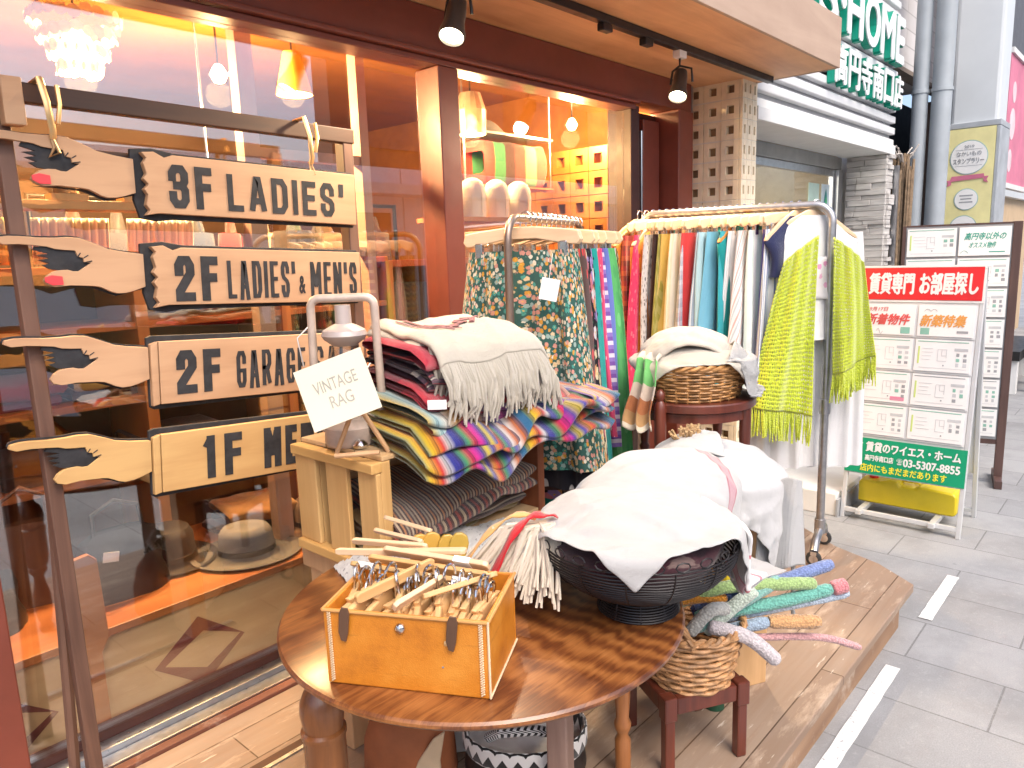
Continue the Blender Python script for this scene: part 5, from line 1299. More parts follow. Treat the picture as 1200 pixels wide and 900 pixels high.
# serape: strong bands of colour
ser_cols = ((.01, .11, .13), (.50, .34, .01), (.52, .20, .01), (.42, .02, .015), (.46, .44, .42), (.02, .025, .20), (.025, .02, .17), (.05, .22, .08), (.42, .012, .05), (.44, .01, .20), (.06, .03, .22), (.46, .36, .02), (.03, .035, .26), (.46, .18, .02), (.40, .025, .02), (.03, .18, .08), (.07, .05, .26), (.50, .46, .42), (.40, .10, .02), (.02, .10, .20))
q = MB(); folded(q, 0, .60, -.20, .20, 0, .08, 4, lambda u: .035 + .03 * math.sin(u * 4 + .6) + .012 * math.sin(u * 21), 31, wav=.012)
tag(q.build('serape_blanket', fabric('serape', 'blend', ser_cols, (2.0, 1), bmp=.5), None, smooth=True, ang=180, loc=(1.085, 1.405, CT + .004), rotz=R(-9)), 'folded rainbow striped serape blanket drooping over the crate front', 'blanket')
q = MB(); folded(q, 0, .50, -.16, .16, 0, .05, 2, lambda u: .03 + .03 * u, 35, wav=.009)
tag(q.build('serape_blanket', fabric('serape_b', 'blend', ((.50, .31, .015), (.22, .42, .44), (.52, .48, .40), (.48, .22, .02), (.42, .04, .05), (.42, .26, .18), (.08, .08, .28), (.34, .05, .18), (.10, .06, .24), (.44, .25, .04)), (1.5, 1), bmp=.5), None, smooth=True, ang=180, loc=(1.10, 1.41, CT + .079), rotz=R(-5)), 'second folded serape with yellow and pale blue bands above the first', 'blanket')
q = MB(); folded(q, 0, .09, -.05, .05, 0, .06, 3, lambda u: .01, 36, n=20, wav=.006)
tag(q.build('folded_scarf', fabric('violet_yellow', 'blend', ((.10, .06, .34), (.68, .46, .03), (.12, .08, .42), (.66, .30, .05)), (2.2, 1), bmp=.5), None, smooth=True, ang=180, loc=(1.585, 1.195, CT + .03), rotz=R(-12)), 'violet and yellow folded scarf at the right end of the serape', 'scarf')
# red and dark woven textiles
q = MB(); folded(q, 0, .30, -.16, .15, 0, .052, 2, lambda u: .055, 41, wav=.006)
tag(q.build('woven_blanket', fabric('red_wool', 'hstripes', ((.54, .012, .03), (.50, .01, .03), (.58, .02, .04), (.25, .02, .04)), (1, 3), bmp=.7), None, smooth=True, ang=180, loc=(1.135, 1.42, CT + .125), rotz=R(-8)), 'folded bright red wool blanket low in the stack on the crate', 'blanket')
q = MB(); folded(q, 0, .30, -.15, .15, 0, .046, 2, lambda u: .05, 43, wav=.006)
tag(q.build('woven_blanket', fabric('dark_weave', 'hstripes', ((.07, .025, .05), (.16, .05, .09), (.06, .03, .05), (.55, .48, .40), (.06, .02, .03), (.35, .05, .06)), (1, 7), bmp=.7), None, smooth=True, ang=180, loc=(1.15, 1.425, CT + .178), rotz=R(-8)), 'folded dark plum woven blanket with pale flecks between two red ones', 'blanket')
q = MB(); folded(q, 0, .30, -.145, .15, 0, .034, 1, lambda u: .045, 45, wav=.007)
tag(q.build('woven_blanket', fabric('crimson_wool', 'plain', ((.50, .012, .04),), bmp=.7), None, smooth=True, ang=180, loc=(1.155, 1.43, CT + .222), rotz=R(-8)), 'crimson folded blanket directly under the white fringed one', 'blanket')
# white fringed blanket over the top, hanging down the front and right
wb = thing('fringed_blanket', 'thick white fringed blanket with faint plum figures topping the stack', 'blanket', (1.16, 1.43, CT + .255), rotz=R(-10))
m_wb = fabric('white_wool', 'plain', ((.56, .51, .42),), bmp=.7, weave=120)
rs = random.Random(9)
def wbf(u, v):
    x = .02 + .345 * u; s_ = v * .345                                 # s_: along from the back
    if s_ < .27: y, z = .15 - s_, .014 - .02 * (s_ / .27) ** 2
    else:
        r_ = .05; a = min((s_ - .27) / r_, 1.15); y = -.12 - r_ * math.sin(a); z = -.006 - r_ * (1 - math.cos(a))
        rest = max(0, s_ - .27 - r_ * 1.15); y -= rest * math.cos(1.15); z -= rest * math.sin(1.15)
    sd = max(0, u - .86) / .14
    z -= .055 * sd ** 1.6; x -= .012 * sd
    sl = max(0, .05 - u) / .05; z -= .012 * sl ** 2
    z += .005 * math.sin(x * 26 + 1) + .004 * math.sin(s_ * 30 + x * 9)
    y += .006 * math.sin(x * 21) * (s_ > .25)
    return (x, y, z + .006 * (1 - abs(math.sin(x * 11 + y * 16 + .5))) ** 2 + .005 * (1 - abs(math.sin(x * 23 - y * 9))) ** 3)
q = MB(); q.grid(60, 50, wbf); q.build('cloth', m_wb, wb, smooth=True, ang=180, solid=.013, sub=1)
q = MB(); q.grid(50, 30, lambda u, v: tuple(Vector(wbf(u, v * .74)) + Vector((-.008 - .006 * math.sin(v * 8), .006, -.019 + .003 * math.sin(u * 9 + v * 5))))); q.build('under_fold', m_wb, wb, smooth=True, ang=180, solid=.013, sub=1)
q = MB()
for k in range(240):
    u = (k % 120 + .5) / 120; row = k // 120
    x, y, z = wbf(u, .80 + .19 * row); l = rs.uniform(.10, .145)
    dx = .014 * math.sin(u * 40 + row) + rs.uniform(-.012, .012)
    q.tube([(x, y - .004, z + .004), (x + dx * .4, y - .018 - .014 * row + rs.uniform(-.006, .006), z - l * .35), (x + dx * .7 + rs.uniform(-.006, .006), y - .020 - .016 * row + rs.uniform(-.008, .008), z - l * .7), (x + dx * 1.5, y - .014 - .016 * row + rs.uniform(-.01, .01), z - l * rs.uniform(.9, 1.1))], [.004, .0058, .005, .0022], 5)
q.build('fringe', m_wb, wb, smooth=True)
m_plum = fabric('plum_yarn', 'plain', ((.24, .09, .10),))
q = MB()
for (u0, v0, u1, v1, w_) in ((.10, .20, .34, .62, .007), (.18, .16, .42, .60, .005), (.55, .30, .66, .40, .013), (.66, .40, .58, .50, .010), (.28, .30, .46, .50, .013), (.36, .50, .46, .42, .012), (.42, .42, .54, .44, .010), (.50, .36, .56, .46, .010), (.66, .22, .74, .26, .010), (.72, .26, .82, .24, .008), (.20, .16, .3, .34, .004)):
    n = 8; pts = []
    for i in range(n + 1):
        t_ = i / n; x, y, z = wbf(u0 + (u1 - u0) * t_, v0 + (v1 - v0) * t_); pts.append((x, y, z + .0175))
    q.tube(pts, w_ * .75, 6, flat=.3)
q.build('woven_figures', m_plum, wb, smooth=True)
q = MB(); q.b2(-.022, .022, -.0008, .0008, -.011, .011)
tag(q.build('price_tag', m_paper, None, loc=(1.127, 1.248, CT + .118), rotz=R(-50)), 'small white tag on the red blanket fold above the serape', 'price tag')
# striped rugs inside the crate
rug_c = (((.09, .035, .02), (.46, .34, .22), (.05, .02, .015), (.40, .17, .06), (.06, .02, .02), (.30, .24, .16)), ((.30, .05, .03), (.07, .025, .02), (.42, .32, .20), (.05, .02, .02)), ((.48, .34, .14), (.10, .04, .02), (.42, .30, .15)), ((.05, .03, .025), (.44, .36, .26), (.12, .05, .03)), ((.42, .32, .13), (.52, .42, .22)))
rug_l = ('top dark rug with red patterned bands folded in the crate', 'maroon and tan rug second from the top in the crate', 'ochre striped rug in the middle of the crate pile', 'dark and cream rug second from the bottom in the crate', 'mustard edged rug at the bottom of the crate pile')
for k in range(5):
    q = MB(); folded(q, 0, .50, -.17, .17, 0, .027, 1, lambda u: .045 * max(0, 1 - u * 1.4) + .004, 50 + k, wav=.005, skew=.25)
    tag(q.build('folded_rug', fabric('rug_%d' % k, 'stripes' if k < 2 else 'hstripes', rug_c[k], (16, 9) if k < 2 else (1, 7 + k), bmp=.7), None, smooth=True, ang=180, loc=(1.072, 1.478 + .012 * k - .02 * (k % 2), TZ + .028 + (4 - k) * .0265)), rug_l[k], 'rug', 'rugs folded in the crate')
# hurricane lantern
lz = CT
lt = thing('hurricane_lantern', 'old beige hurricane lantern with glass globe on the fruit crate', 'lantern', (1.075, 1.515, lz + .001), rotz=R(-46))
m_lm = flat('lantern_enamel', (.50, .40, .33), .45, .2, var=.18, scale=14)
q = MB(); q.lathe([(0, 0), (.062, 0), (.066, .008), (.064, .045), (.05, .058), (.028, .064), (.026, .085), (0, .086)], 36); q.build('tank', m_lm, lt, smooth=True)
q = MB(); q.lathe([(.027, .088), (.045, .12), (.052, .16), (.046, .20), (.034, .235), (.033, .245), (.0315, .245), (.0325, .234), (.0445, .2), (.0505, .16), (.0435, .121), (.0255, .0885)], 32); q.build('globe', glass_pane('lantern_glass', (.86, .84, .82), .9, 1.5, .08), lt, smooth=True)
q = MB(); q.lathe([(.030, .246), (.034, .25), (.05, .262), (.056, .272), (.052, .284), (.03, .296), (.02, .3), (.019, .345), (0, .346)], 32); q.build('chimney_cap', flat('cap_enamel', (.48, .41, .38), .4, .2, var=.1), lt, smooth=True)
q = MB(); q.tube([(-.052, 0, .03), (-.078, 0, .05), (-.082, 0, .12), (-.078, 0, .28)] + [tuple(p) for p in arc((-.055, 0, .34), .022, PI, PI / 2, (1, 0, 0), (0, 0, 1), 5)] + [tuple(p) for p in arc((.055, 0, .34), .022, PI / 2, 0, (1, 0, 0), (0, 0, 1), 5)] + [(.078, 0, .28), (.082, 0, .12), (.078, 0, .05), (.052, 0, .03)], .0105, 12); q.build('side_tubes', m_lm, lt, smooth=True)
q = MB(); q.tube([(-.07, -.01, .06), (-.03, -.055, .10), (.04, -.05, .17), (.06, -.01, .2)], .0025, 6); q.tube([(.07, -.01, .06), (.03, -.058, .10), (-.04, -.05, .17), (-.06, -.01, .2)], .0025, 6); q.tube([(-.08, .0, .30), (-.11, -.02, .27), (-.1, -.02, .2)], .002, 6); q.build('guard_wire', flat('guard_wire', (.55, .50, .46), .4, .6), lt, smooth=True)
q = MB(); q.lathe([(0, 0), (.016, .002), (.02, .01), (.012, .02), (0, .024)], 20, Matrix.Translation((.03, -.065, .0))); q.build('filler_cap', m_chrome, lt, smooth=True)
# little easel + price card in front of the lantern
ct_ = thing('easel_stick', 'thin wooden easel sticks propping the cream price card', 'easel', (1.005, 1.405, lz + .001), rotz=R(-46))
q = MB(); q.tube([(-.05, .03, .0), (.0, .008, .11)], .006, 8); q.tube([(.075, .02, .0), (.01, .01, .12)], .006, 8); q.tube([(-.045, -.02, .005), (.06, -.03, .012)], .006, 8); q.build('sticks', w_raw, ct_, smooth=True)
cd = thing('price_card', 'tilted cream card reading vintage rag propped before the lantern', 'card', (.952, 1.382, lz + .168), rot=(R(-14), R(-19), R(-46)))
q = MB(); q.b2(-.081, .081, -.002, 0, -.072, .072); q.build('card', m_cream, cd)
q = MB(); add_text(q, 'VINTAGE', -.050, .052, .004, .032, depth=.0006, y=-.0021); add_text(q, 'RAG', -.024, .030, -.036, -.008, depth=.0006, y=-.0021); q.build('lettering', flat('faded_ink', (.36, .35, .30), .8), cd)

# ================================================================ tall stool with a basket of linens
TS = (2.16, 1.15); SZ = 1.03
ts = thing('tall_stool', 'tall dark mahogany stool with turned posts under the linen basket', 'stool', (TS[0], TS[1], .18))
q = MB(); q.lathe([(0, SZ - .18 - .03), (.19, SZ - .18 - .03), (.2, SZ - .18 - .025), (.2, SZ - .18 - .004), (.196, SZ - .18), (0, SZ - .18)], 48); q.build('seat', w_mahog, ts, smooth=True, ang=30)
q = MB(); q.lathe([(.165, SZ - .240), (.185, SZ - .240), (.185, SZ - .212), (.165, SZ - .212)], 48); q.build('seat_rail', w_mahog, ts, smooth=True, ang=30)
hh = SZ - .18
lp = [(0, 0), (.010, 0), (.012, .1), (.014, .3), (.014, hh - .22), (.018, hh - .2), (.012, hh - .19), (.015, hh - .17), (.018, hh - .12), (.018, hh - .005)]
for a in range(4):
    x, y = .182 * math.cos(a * PI / 2 + PI), .182 * math.sin(a * PI / 2 + PI)
    q = MB(); q.lathe(lp if a else lp[:-1] + [(.018, hh - .02), (.016, hh + .0), (.010, hh + .01), (.014, hh + .02), (.015, hh + .032), (.008, hh + .044), (.0, hh + .048)], 20, Matrix.Translation((x * (1.12 if a == 0 else 1), y, 0))); q.build('leg', w_mahog, ts, smooth=True, ang=50)
q = MB(); q.tube([(-.18, 0, .28), (.18, 0, .28)], .011, 8); q.tube([(0, -.18, .31), (0, .18, .31)], .011, 8); q.build('stretcher', w_mahog, ts, smooth=True)
def basket(t, rx, ry, h, flare, mat, rim, rings=12, stakes=26, wr=.0032):
    q = MB()
    for k in range(rings):
        z = .005 + (h - .01) * k / (rings - 1); f = 1 + flare * (k / (rings - 1)); n = stakes * 6
        pts = []
        for i in range(n):
            a = 2 * PI * i / n; o = .0034 * math.sin(a * stakes / 2 + (PI if k % 2 else 0))
            pts.append(((rx * f + o) * math.cos(a), (ry * f + o) * math.sin(a), z + .0012 * math.sin(a * 3 + k)))
        q.tube(pts, h / rings * .42, 6, closed=True)
    q.build('weave', mat, t, smooth=True)
    q = MB()
    for i in range(stakes):
        a = 2 * PI * i / stakes; c, s_ = math.cos(a), math.sin(a)
        q.tube([(rx * c, ry * s_, 0), (rx * (1 + flare) * c, ry * (1 + flare) * s_, h + .006)], wr, 5)
    q.build('stakes', mat, t, smooth=True)
    q = MB(); q.lathe([(0, .0), (rx * .97, .001), (rx * .97, .006), (0, .007)], 32, sy=ry / rx); q.build('base', mat, t)
    q = MB()
    for s in (0, PI):
        n = 90; pts = []
        for i in range(n):
            a = 2 * PI * i / n; tw_ = a * 16 + s; f = 1 + flare
            pts.append(((rx * f + .006 * math.cos(tw_)) * math.cos(a), (ry * f + .006 * math.cos(tw_)) * math.sin(a), h + .004 + .006 * math.sin(tw_)))
        q.tube(pts, .006, 6, closed=True)
    q.build('rim', rim, t, smooth=True)
m_wick = flat('golden_wicker', (.44, .22, .075), .5, var=.35, scale=40); m_wick2 = flat('dark_wicker', (.13, .055, .04), .5, var=.3, scale=40); m_wick3 = flat('pale_wicker', (.50, .27, .12), .5, var=.35, scale=40)
b1 = thing('wicker_basket', 'golden wicker basket of white linens on the tall stool', 'basket', (TS[0] - .01, TS[1], SZ + .001))
basket(b1, .158, .150, .105, .14, m_wick, m_wick, 12, 28)
BB = (TS[0] - .01, TS[1])
rsH = ('ell', (BB[0], BB[1], SZ + .105), (.172, .164, .060))
CR = np.array([.60, -.80, 0]); CV = np.array([-.80, -.60, 0])
m_lin = fabric('ivory_linen', 'plain', ((.56, .51, .43),), bmp=.5); m_lin2 = fabric('white_cotton', 'plain', ((.55, .55, .53),), bmp=.5); m_eyelet = fabric('eyelet_lace', 'plain', ((.70, .70, .69),), holes=.24, weave=40)
base_sh = [rsH, ('cyl', BB, .188, SZ + .113), ('z', SZ + .004)]
Pm = sheet_on((BB[0] + .0, BB[1] + .0), .335, .30, CR, CV, SZ + .24, 48, 44, base_sh, 17, 70, bend=.06, wr=.02, crush=.78)
tag(cloth_obj('linen_cloth', Pm, m_lin, None, .004, 1, loc=(BB[0], BB[1], SZ + .15), wk=.010, ws=46), 'crumpled ivory linen cloth heaped in the golden wicker basket', 'cloth')
Pm = sheet_on((BB[0] + .075, BB[1] - .09), .34, .32, CR, CV, SZ + .28, 44, 46, [('ell', (BB[0], BB[1], SZ + .12), (.165, .165, .068)), ('cyl', BB, .192, SZ + .118), ('z', SZ + .004)], 19, 70, bend=.03, wr=.024, crush=.70)
tag(cloth_obj('lace_cloth', Pm, fabric('white_ruffle', 'plain', ((.55, .55, .54),), bmp=1.0), None, .004, 1, loc=(BB[0], BB[1], SZ + .15), wk=.010, ws=46), 'white ruffled lace cloth spilling over the right of the wicker basket', 'cloth')
Pm = sheet_on((BB[0] - .02, BB[1] + .02), .27, .22, CR, CV, SZ + .31, 28, 24, [('ell', (BB[0] - .01, BB[1] + .01, SZ + .125), (.14, .13, .078)), ('cyl', BB, .178, SZ + .118)], 23, 55, bend=.08, wr=.02, crush=.8)
tag(cloth_obj('folded_linen', Pm, m_lin, None, .010, 1, loc=(BB[0], BB[1], SZ + .15), wk=.010, ws=46), 'folded ivory cloth lying on top of the golden basket heap', 'cloth')
scp = [(.06, .150), (.13, .152), (.185, .135), (.212, .09), (.222, .03), (.235, -.03), (.25, -.075)]
def scf(u, v):
    t_ = v * (len(scp) - 1); i = min(int(t_), len(scp) - 2); f = t_ - i
    r_ = scp[i][0] * (1 - f) + scp[i + 1][0] * f; z = scp[i][1] * (1 - f) + scp[i + 1][1] * f
    wd = .10 * (1 - .25 * math.sin(v * PI))
    return (-r_ - .014 * math.sin(u * 12 + v * 3), .045 + wd * (u - .5) + .01 * math.sin(v * 9), z + .008 * math.sin(u * 15))
q = MB(); q.grid(24, 40, scf)
tag(q.build('patterned_scarf', fabric('scarf_print', 'hstripes', ((.60, .52, .40), (.30, .20, .13), (.60, .52, .42), (.14, .42, .12), (.16, .46, .14), (.62, .50, .40), (.40, .14, .05), (.42, .24, .10)), (1, 1.05)), None, smooth=True, ang=180, solid=.004, loc=(BB[0], BB[1], SZ)), 'beige scarf with green and rust bands hanging left of the wicker basket', 'scarf')

# ================================================================ pedestal with dark basket and white linens
PD = (2.0, .965); PZ = .72
pd = thing('wooden_pedestal', 'pale wooden box pedestal under the dark wicker basket', 'pedestal', (PD[0], PD[1], .18), rotz=R(-28))
q = MB(); q.b2(-.10, .10, -.10, .10, 0, PZ - .182); q.build('carcass', w_pinez, pd, bevel=.004)
q = MB(); q.b2(-.115, .115, -.115, .115, PZ - .18, PZ - .165); q.build('lid', w_pine, pd, bevel=.003)
BK = (1.95, .945); PZ += .015 - .0
b2_ = thing('wicker_basket', 'dark brown wicker basket with white linens behind the wire bowl', 'basket', (BK[0], BK[1], PZ + .001))
basket(b2_, .15, .14, .11, .15, m_wick2, m_wick2, 13, 28)
lin_sh = [('ell', (BK[0], BK[1], PZ + .10), (.172, .162, .085)), ('cyl', BK, .178, PZ + .119), ('z', .60)]
Pm = sheet_on((BK[0] + .0, BK[1] - .02), .50, .42, CR, CV, PZ + .25, 50, 42, lin_sh, 33, 75, bend=.12, wr=.014, crush=.88)
tag(cloth_obj('embroidered_cloth', Pm, fabric('embroidered', 'spots', ((.52, .52, .52), (.50, .50, .50), (.52, .52, .52), (.40, .46, .50)), (5, 5), bmp=.4), None, .003, 1, loc=(BK[0], BK[1], PZ + .15), wk=.010, ws=46), 'white embroidered tablecloth heaped over the dark wicker basket', 'tablecloth')
Pm = sheet_on((BK[0] - .06, BK[1] + .10), .34, .22, CR, CV, PZ + .31, 34, 22, [('ell', (BK[0] - .03, BK[1] + .06, PZ + .13), (.16, .12, .09)), ('cyl', BK, .178, PZ + .119), ('z', .62)], 35, 60, bend=.05, wr=.024, crush=.72)
tag(cloth_obj('ruffled_blouse', Pm, m_lin2, None, .005, 1, loc=(BK[0], BK[1], PZ + .15), wk=.010, ws=46), 'white cotton blouse crumpled behind the embroidered tablecloth', 'blouse')
q = MB(); rs = random.Random(6)
for k in range(60):
    a = rs.uniform(0, 6.28); r_ = rs.uniform(0, .06)
    q.tube([(r_ * math.cos(a), r_ * .5 * math.sin(a), 0), (r_ * 1.3 * math.cos(a) + rs.uniform(-.01, .01), r_ * .7 * math.sin(a), .015 + rs.uniform(0, .012))], .004, 5)
tag(q.build('fur_collar', flat('tan_fur', (.46, .30, .15), .95, var=.3, scale=40), None, smooth=True, loc=(BK[0] - .045, BK[1] + .085, PZ + .222)), 'tan fluffy collar piece lying among the white linens', 'collar')
def lacef(u, v):
    return (.11 * (u - .5) * (1 + .25 * v) , -.012 * math.sin(u * 9 + v * 2) - .035 * v, -.24 * v - .012 * math.sin(u * 6))
q = MB(); q.grid(26, 40, lacef, uvs=(1, 2)); 
tag(q.build('lace_runner', m_eyelet, None, smooth=True, ang=180, solid=.002, loc=(1.94, .765, PZ + .125), rotz=R(-58)), 'white lace runner hanging from the right of the linen heap', 'lace')
q = MB(); q.tube([(0, 0, 0), (.004, -.006, -.05), (-.003, 0, -.10), (.006, -.004, -.15)], .006, 7)
tag(q.build('cotton_cord', m_lin2, None, smooth=True, loc=(1.94, .722, PZ - .11)), 'white cotton cord dangling below the lace runner', 'cord')

# ================================================================ small stool with crochet basket
CS = Vector((1.645, .895)); sa = math.atan2(-.514, .857)
cs = thing('low_stool', 'low dark mahogany stool on the deck under the crochet basket', 'stool', (CS.x, CS.y, .18), rotz=sa)
for x in (-.105, .105):
    for y in (-.105, .105):
        q = MB(); q.b2(x - .018, x + .018, y - .018, y + .018, .15, .215); q.box((x, y, .075), (.028, .028, .15)); q.build('leg', w_mahog, cs, bevel=.004)
for (x0, x1, y0, y1) in ((-.086, .086, -.12, -.095), (-.086, .086, .095, .12), (-.12, -.095, -.086, .086), (.095, .12, -.086, .086)):
    q = MB(); q.b2(x0, x1, y0, y1, .165, .21); q.build('seat_rail', w_mahog, cs, bevel=.004)
q = MB(); q.b2(-.094, .094, -.094, .094, .195, .205); q.build('seat', flat('seat_webbing', (.10, .05, .03), .8), cs)
cb = thing('wicker_basket', 'pale wicker basket with bent handle full of crocheted sticks', 'basket', (CS.x - .005, CS.y - .02, .386))
basket(cb, .105, .105, .155, .28, m_wick3, m_wick3, 11, 22, .0038)
for a0, a1, hgt in ((2.5, 3.7, .10), (-.4, .5, .05)):
    q = MB()
    for e in (0, 2.1, 4.2):
        pts = []
        for i in range(25):
            t_ = i / 24; a = a0 + (a1 - a0) * t_; r_ = .137 + .006 * math.cos(t_ * 26 + e)
            pts.append((r_ * math.cos(a), r_ * math.sin(a), .15 + hgt * math.sin(t_ * PI) + .006 * math.sin(t_ * 26 + e)))
        q.tube(pts, .0058, 6)
    q.build('handle', m_wick3, cb, smooth=True)
sticks = [   # (label, points, radius, main colour, tip colour or None)
 ('blue crocheted stick pointing right, highest in the basket', [(1.66, .87, .56), (1.80, .74, .612), (1.945, .62, .655)], .0150, (.20, .27, .52), None),
 ('lime green crocheted stick arching over the basket', [(1.60, .90, .59), (1.68, .80, .635), (1.80, .68, .635), (1.86, .635, .625)], .0150, (.36, .52, .20), None),
 ('mint crocheted stick with a pink rounded tip', [(1.64, .86, .55), (1.78, .70, .585), (1.885, .60, .612)], .0155, (.16, .46, .38), None),
 ('pink crocheted cap closing the mint stick', [(1.886, .599, .6122), (1.915, .572, .620)], .0175, (.68, .24, .26), None),
 ('pale blue crocheted stick lying under the pink tipped one', [(1.68, .84, .53), (1.80, .69, .57), (1.925, .57, .595)], .0120, (.48, .58, .70), None),
 ('grey blue crocheted stick leading to the orange end', [(1.66, .80, .52), (1.75, .71, .54)], .0150, (.34, .44, .56), None),
 ('orange crocheted stick end poking over the basket rim', [(1.751, .709, .5402), (1.84, .61, .535)], .0170, (.66, .36, .16), None),
 ('white mint crocheted stick standing up in the basket', [(1.62, .82, .53), (1.66, .765, .60), (1.70, .725, .645)], .0155, (.60, .70, .60), None),
 ('lilac white crocheted stick drooping over the basket front', [(1.60, .80, .56), (1.66, .725, .53), (1.715, .67, .46)], .0165, (.64, .58, .60), None),
 ('orange red crocheted stick lying at the back left', [(1.56, .92, .60), (1.64, .84, .61), (1.69, .80, .60)], .0125, (.66, .26, .02), None),
 ('aqua crocheted stick slanting across the basket middle', [(1.60, .84, .54), (1.70, .76, .60), (1.79, .70, .645)], .0150, (.26, .52, .46), None),
 ('thin pink crocheted stick reaching down to the deck edge', [(1.70, .76, .50), (1.86, .62, .48), (1.965, .545, .43)], .0085, (.66, .36, .36), None),
 ('navy crocheted stick half hidden behind the mint one', [(1.66, .88, .55), (1.76, .78, .605), (1.83, .72, .625)], .0150, (.06, .09, .24), None),
 ('grey crocheted stick curled inside the basket rim', [(1.57, .84, .54), (1.61, .80, .60), (1.66, .77, .59)], .0150, (.56, .56, .52), None),
]
for k, (lb, pts, r_, c, tip) in enumerate(sticks):
    o0 = Vector(pts[0]); P_ = [Vector(p) for p in pts]; out = []
    for i in range(len(P_) - 1):
        for s_ in range(8):
            t_ = s_ / 8; p0 = P_[max(0, i - 1)]; p1 = P_[i]; p2 = P_[i + 1]; p3 = P_[min(len(P_) - 1, i + 2)]
            out.append(.5 * ((2 * p1) + (p2 - p0) * t_ + (2 * p0 - 5 * p1 + 4 * p2 - p3) * t_ ** 2 + (3 * p1 - p0 - 3 * p2 + p3) * t_ ** 3))
    out.append(P_[-1]); n = len(out)
    rad = [1.12 * r_ * (.72 if i in (0, n - 1) else .95 if i in (1, n - 2) else 1.) * (1 + .03 * math.sin(i * 2.2)) for i in range(n)]
    q = MB(); q.tube([tuple(p - o0) for p in out], rad, 14)
    tag(q.build('crocheted_stick', knit('yarn_%d' % k, c, None, 170), None, smooth=True, ang=60, loc=tuple(o0)), lb, 'crochet stick', 'crocheted sticks in the pale basket')
# dark green bag behind them
gb = thing('green_tote', 'dark green tote with cream lining standing behind the crochet basket', 'bag', (1.83, .895, .18), rotz=R(-50))
q = MB(); q.grid(40, 10, lambda u, v: ((.028 + .09 * v ** 5) * math.cos(u * 2 * PI), (.026 + .036 * v ** 3) * math.sin(u * 2 * PI), .375 * v + .018 * v * math.cos(u * 4 * PI))); q.build('body', flat('bottle_green', (.012, .06, .03), .5, var=.2), gb, smooth=True)
q = MB(); q.grid(40, 4, lambda u, v: ((.117 - .012 * v) * math.cos(u * 2 * PI), (.064 - .012 * v) * math.sin(u * 2 * PI), .368 + .014 * math.sin(v * PI) + .018 * math.cos(u * 4 * PI))); q.build('cream_rim', flat('cream_suede', (.62, .55, .38), .9, var=.15, scale=14), gb, smooth=True, solid=.006)
yb = MB(); yb.tube([(0, 0, 0), (.008, -.004, .03), (.006, -.006, .06), (-.006, -.004, .085)], [.012, .019, .018, .010], 14)
tag(yb.build('yellow_purse', flat('yellow_leather', (.62, .48, .02), .5), None, smooth=True, loc=(1.80, .86, .545)), 'small curved yellow purse tucked beside the dark green tote', 'purse')

# ================================================================ things stowed under the table
bg_ = thing('suede_bag', 'brown suede bag with cream whipstitched panel under the table', 'bag', (1.075, 1.36, .18), rotz=R(-48))
q = MB(); q.lathe([(0, 0), (.10, 0), (.12, .03), (.115, .12), (.09, .19), (.05, .225), (0, .23)], 40, sy=.7); q.build('body', flat('rust_suede', (.34, .11, .04), .8, var=.2, bmp=.3), bg_, smooth=True)
q = MB(); q.prism([(.0, .02), (.03, .1), (.07, .16), (.10, .18), (.085, .1), (.09, .02)], .01, Matrix.Translation((0, -.072, 0))); q.build('cream_panel', flat('cream_leather', (.55, .42, .27), .7), bg_, bevel=.004)
wp = thing('woven_tote', 'black and white woven tote with checked rim under the table', 'bag', (1.26, 1.13, .18), rotz=R(-48))
q = MB(); q.lathe([(0, 0), (.14, 0), (.155, .05), (.15, .10)], 48, sy=.8); q.build('body', m_black, wp, smooth=True)
q = MB(); q.lathe([(.152, .10), (.158, .11), (.158, .15), (.152, .155), (.148, .15), (.148, .102)], 48, sy=.8); q.build('checked_rim', fabric('bw_check', 'zigzag', ((.72, .72, .70), (.012, .012, .012)), (26, 3)), wp, smooth=True)
q = MB(); q.tube([(-.09, -.05, .15), (-.06, -.09, .19), (.03, -.1, .2), (.1, -.06, .155)], .012, 10); q.build('strap', fabric('bw_braid', 'diag', ((.72, .72, .70), (.012, .012, .012)), (2, 18)), wp, smooth=True)
q = MB(); q.b2(-.11, .11, -.06, .06, 0, .16)
tag(q.build('white_carton', m_white, None, bevel=.004, loc=(1.20, 1.42, .181), rotz=R(-40)), 'plain white carton behind the woven tote under the table', 'carton')
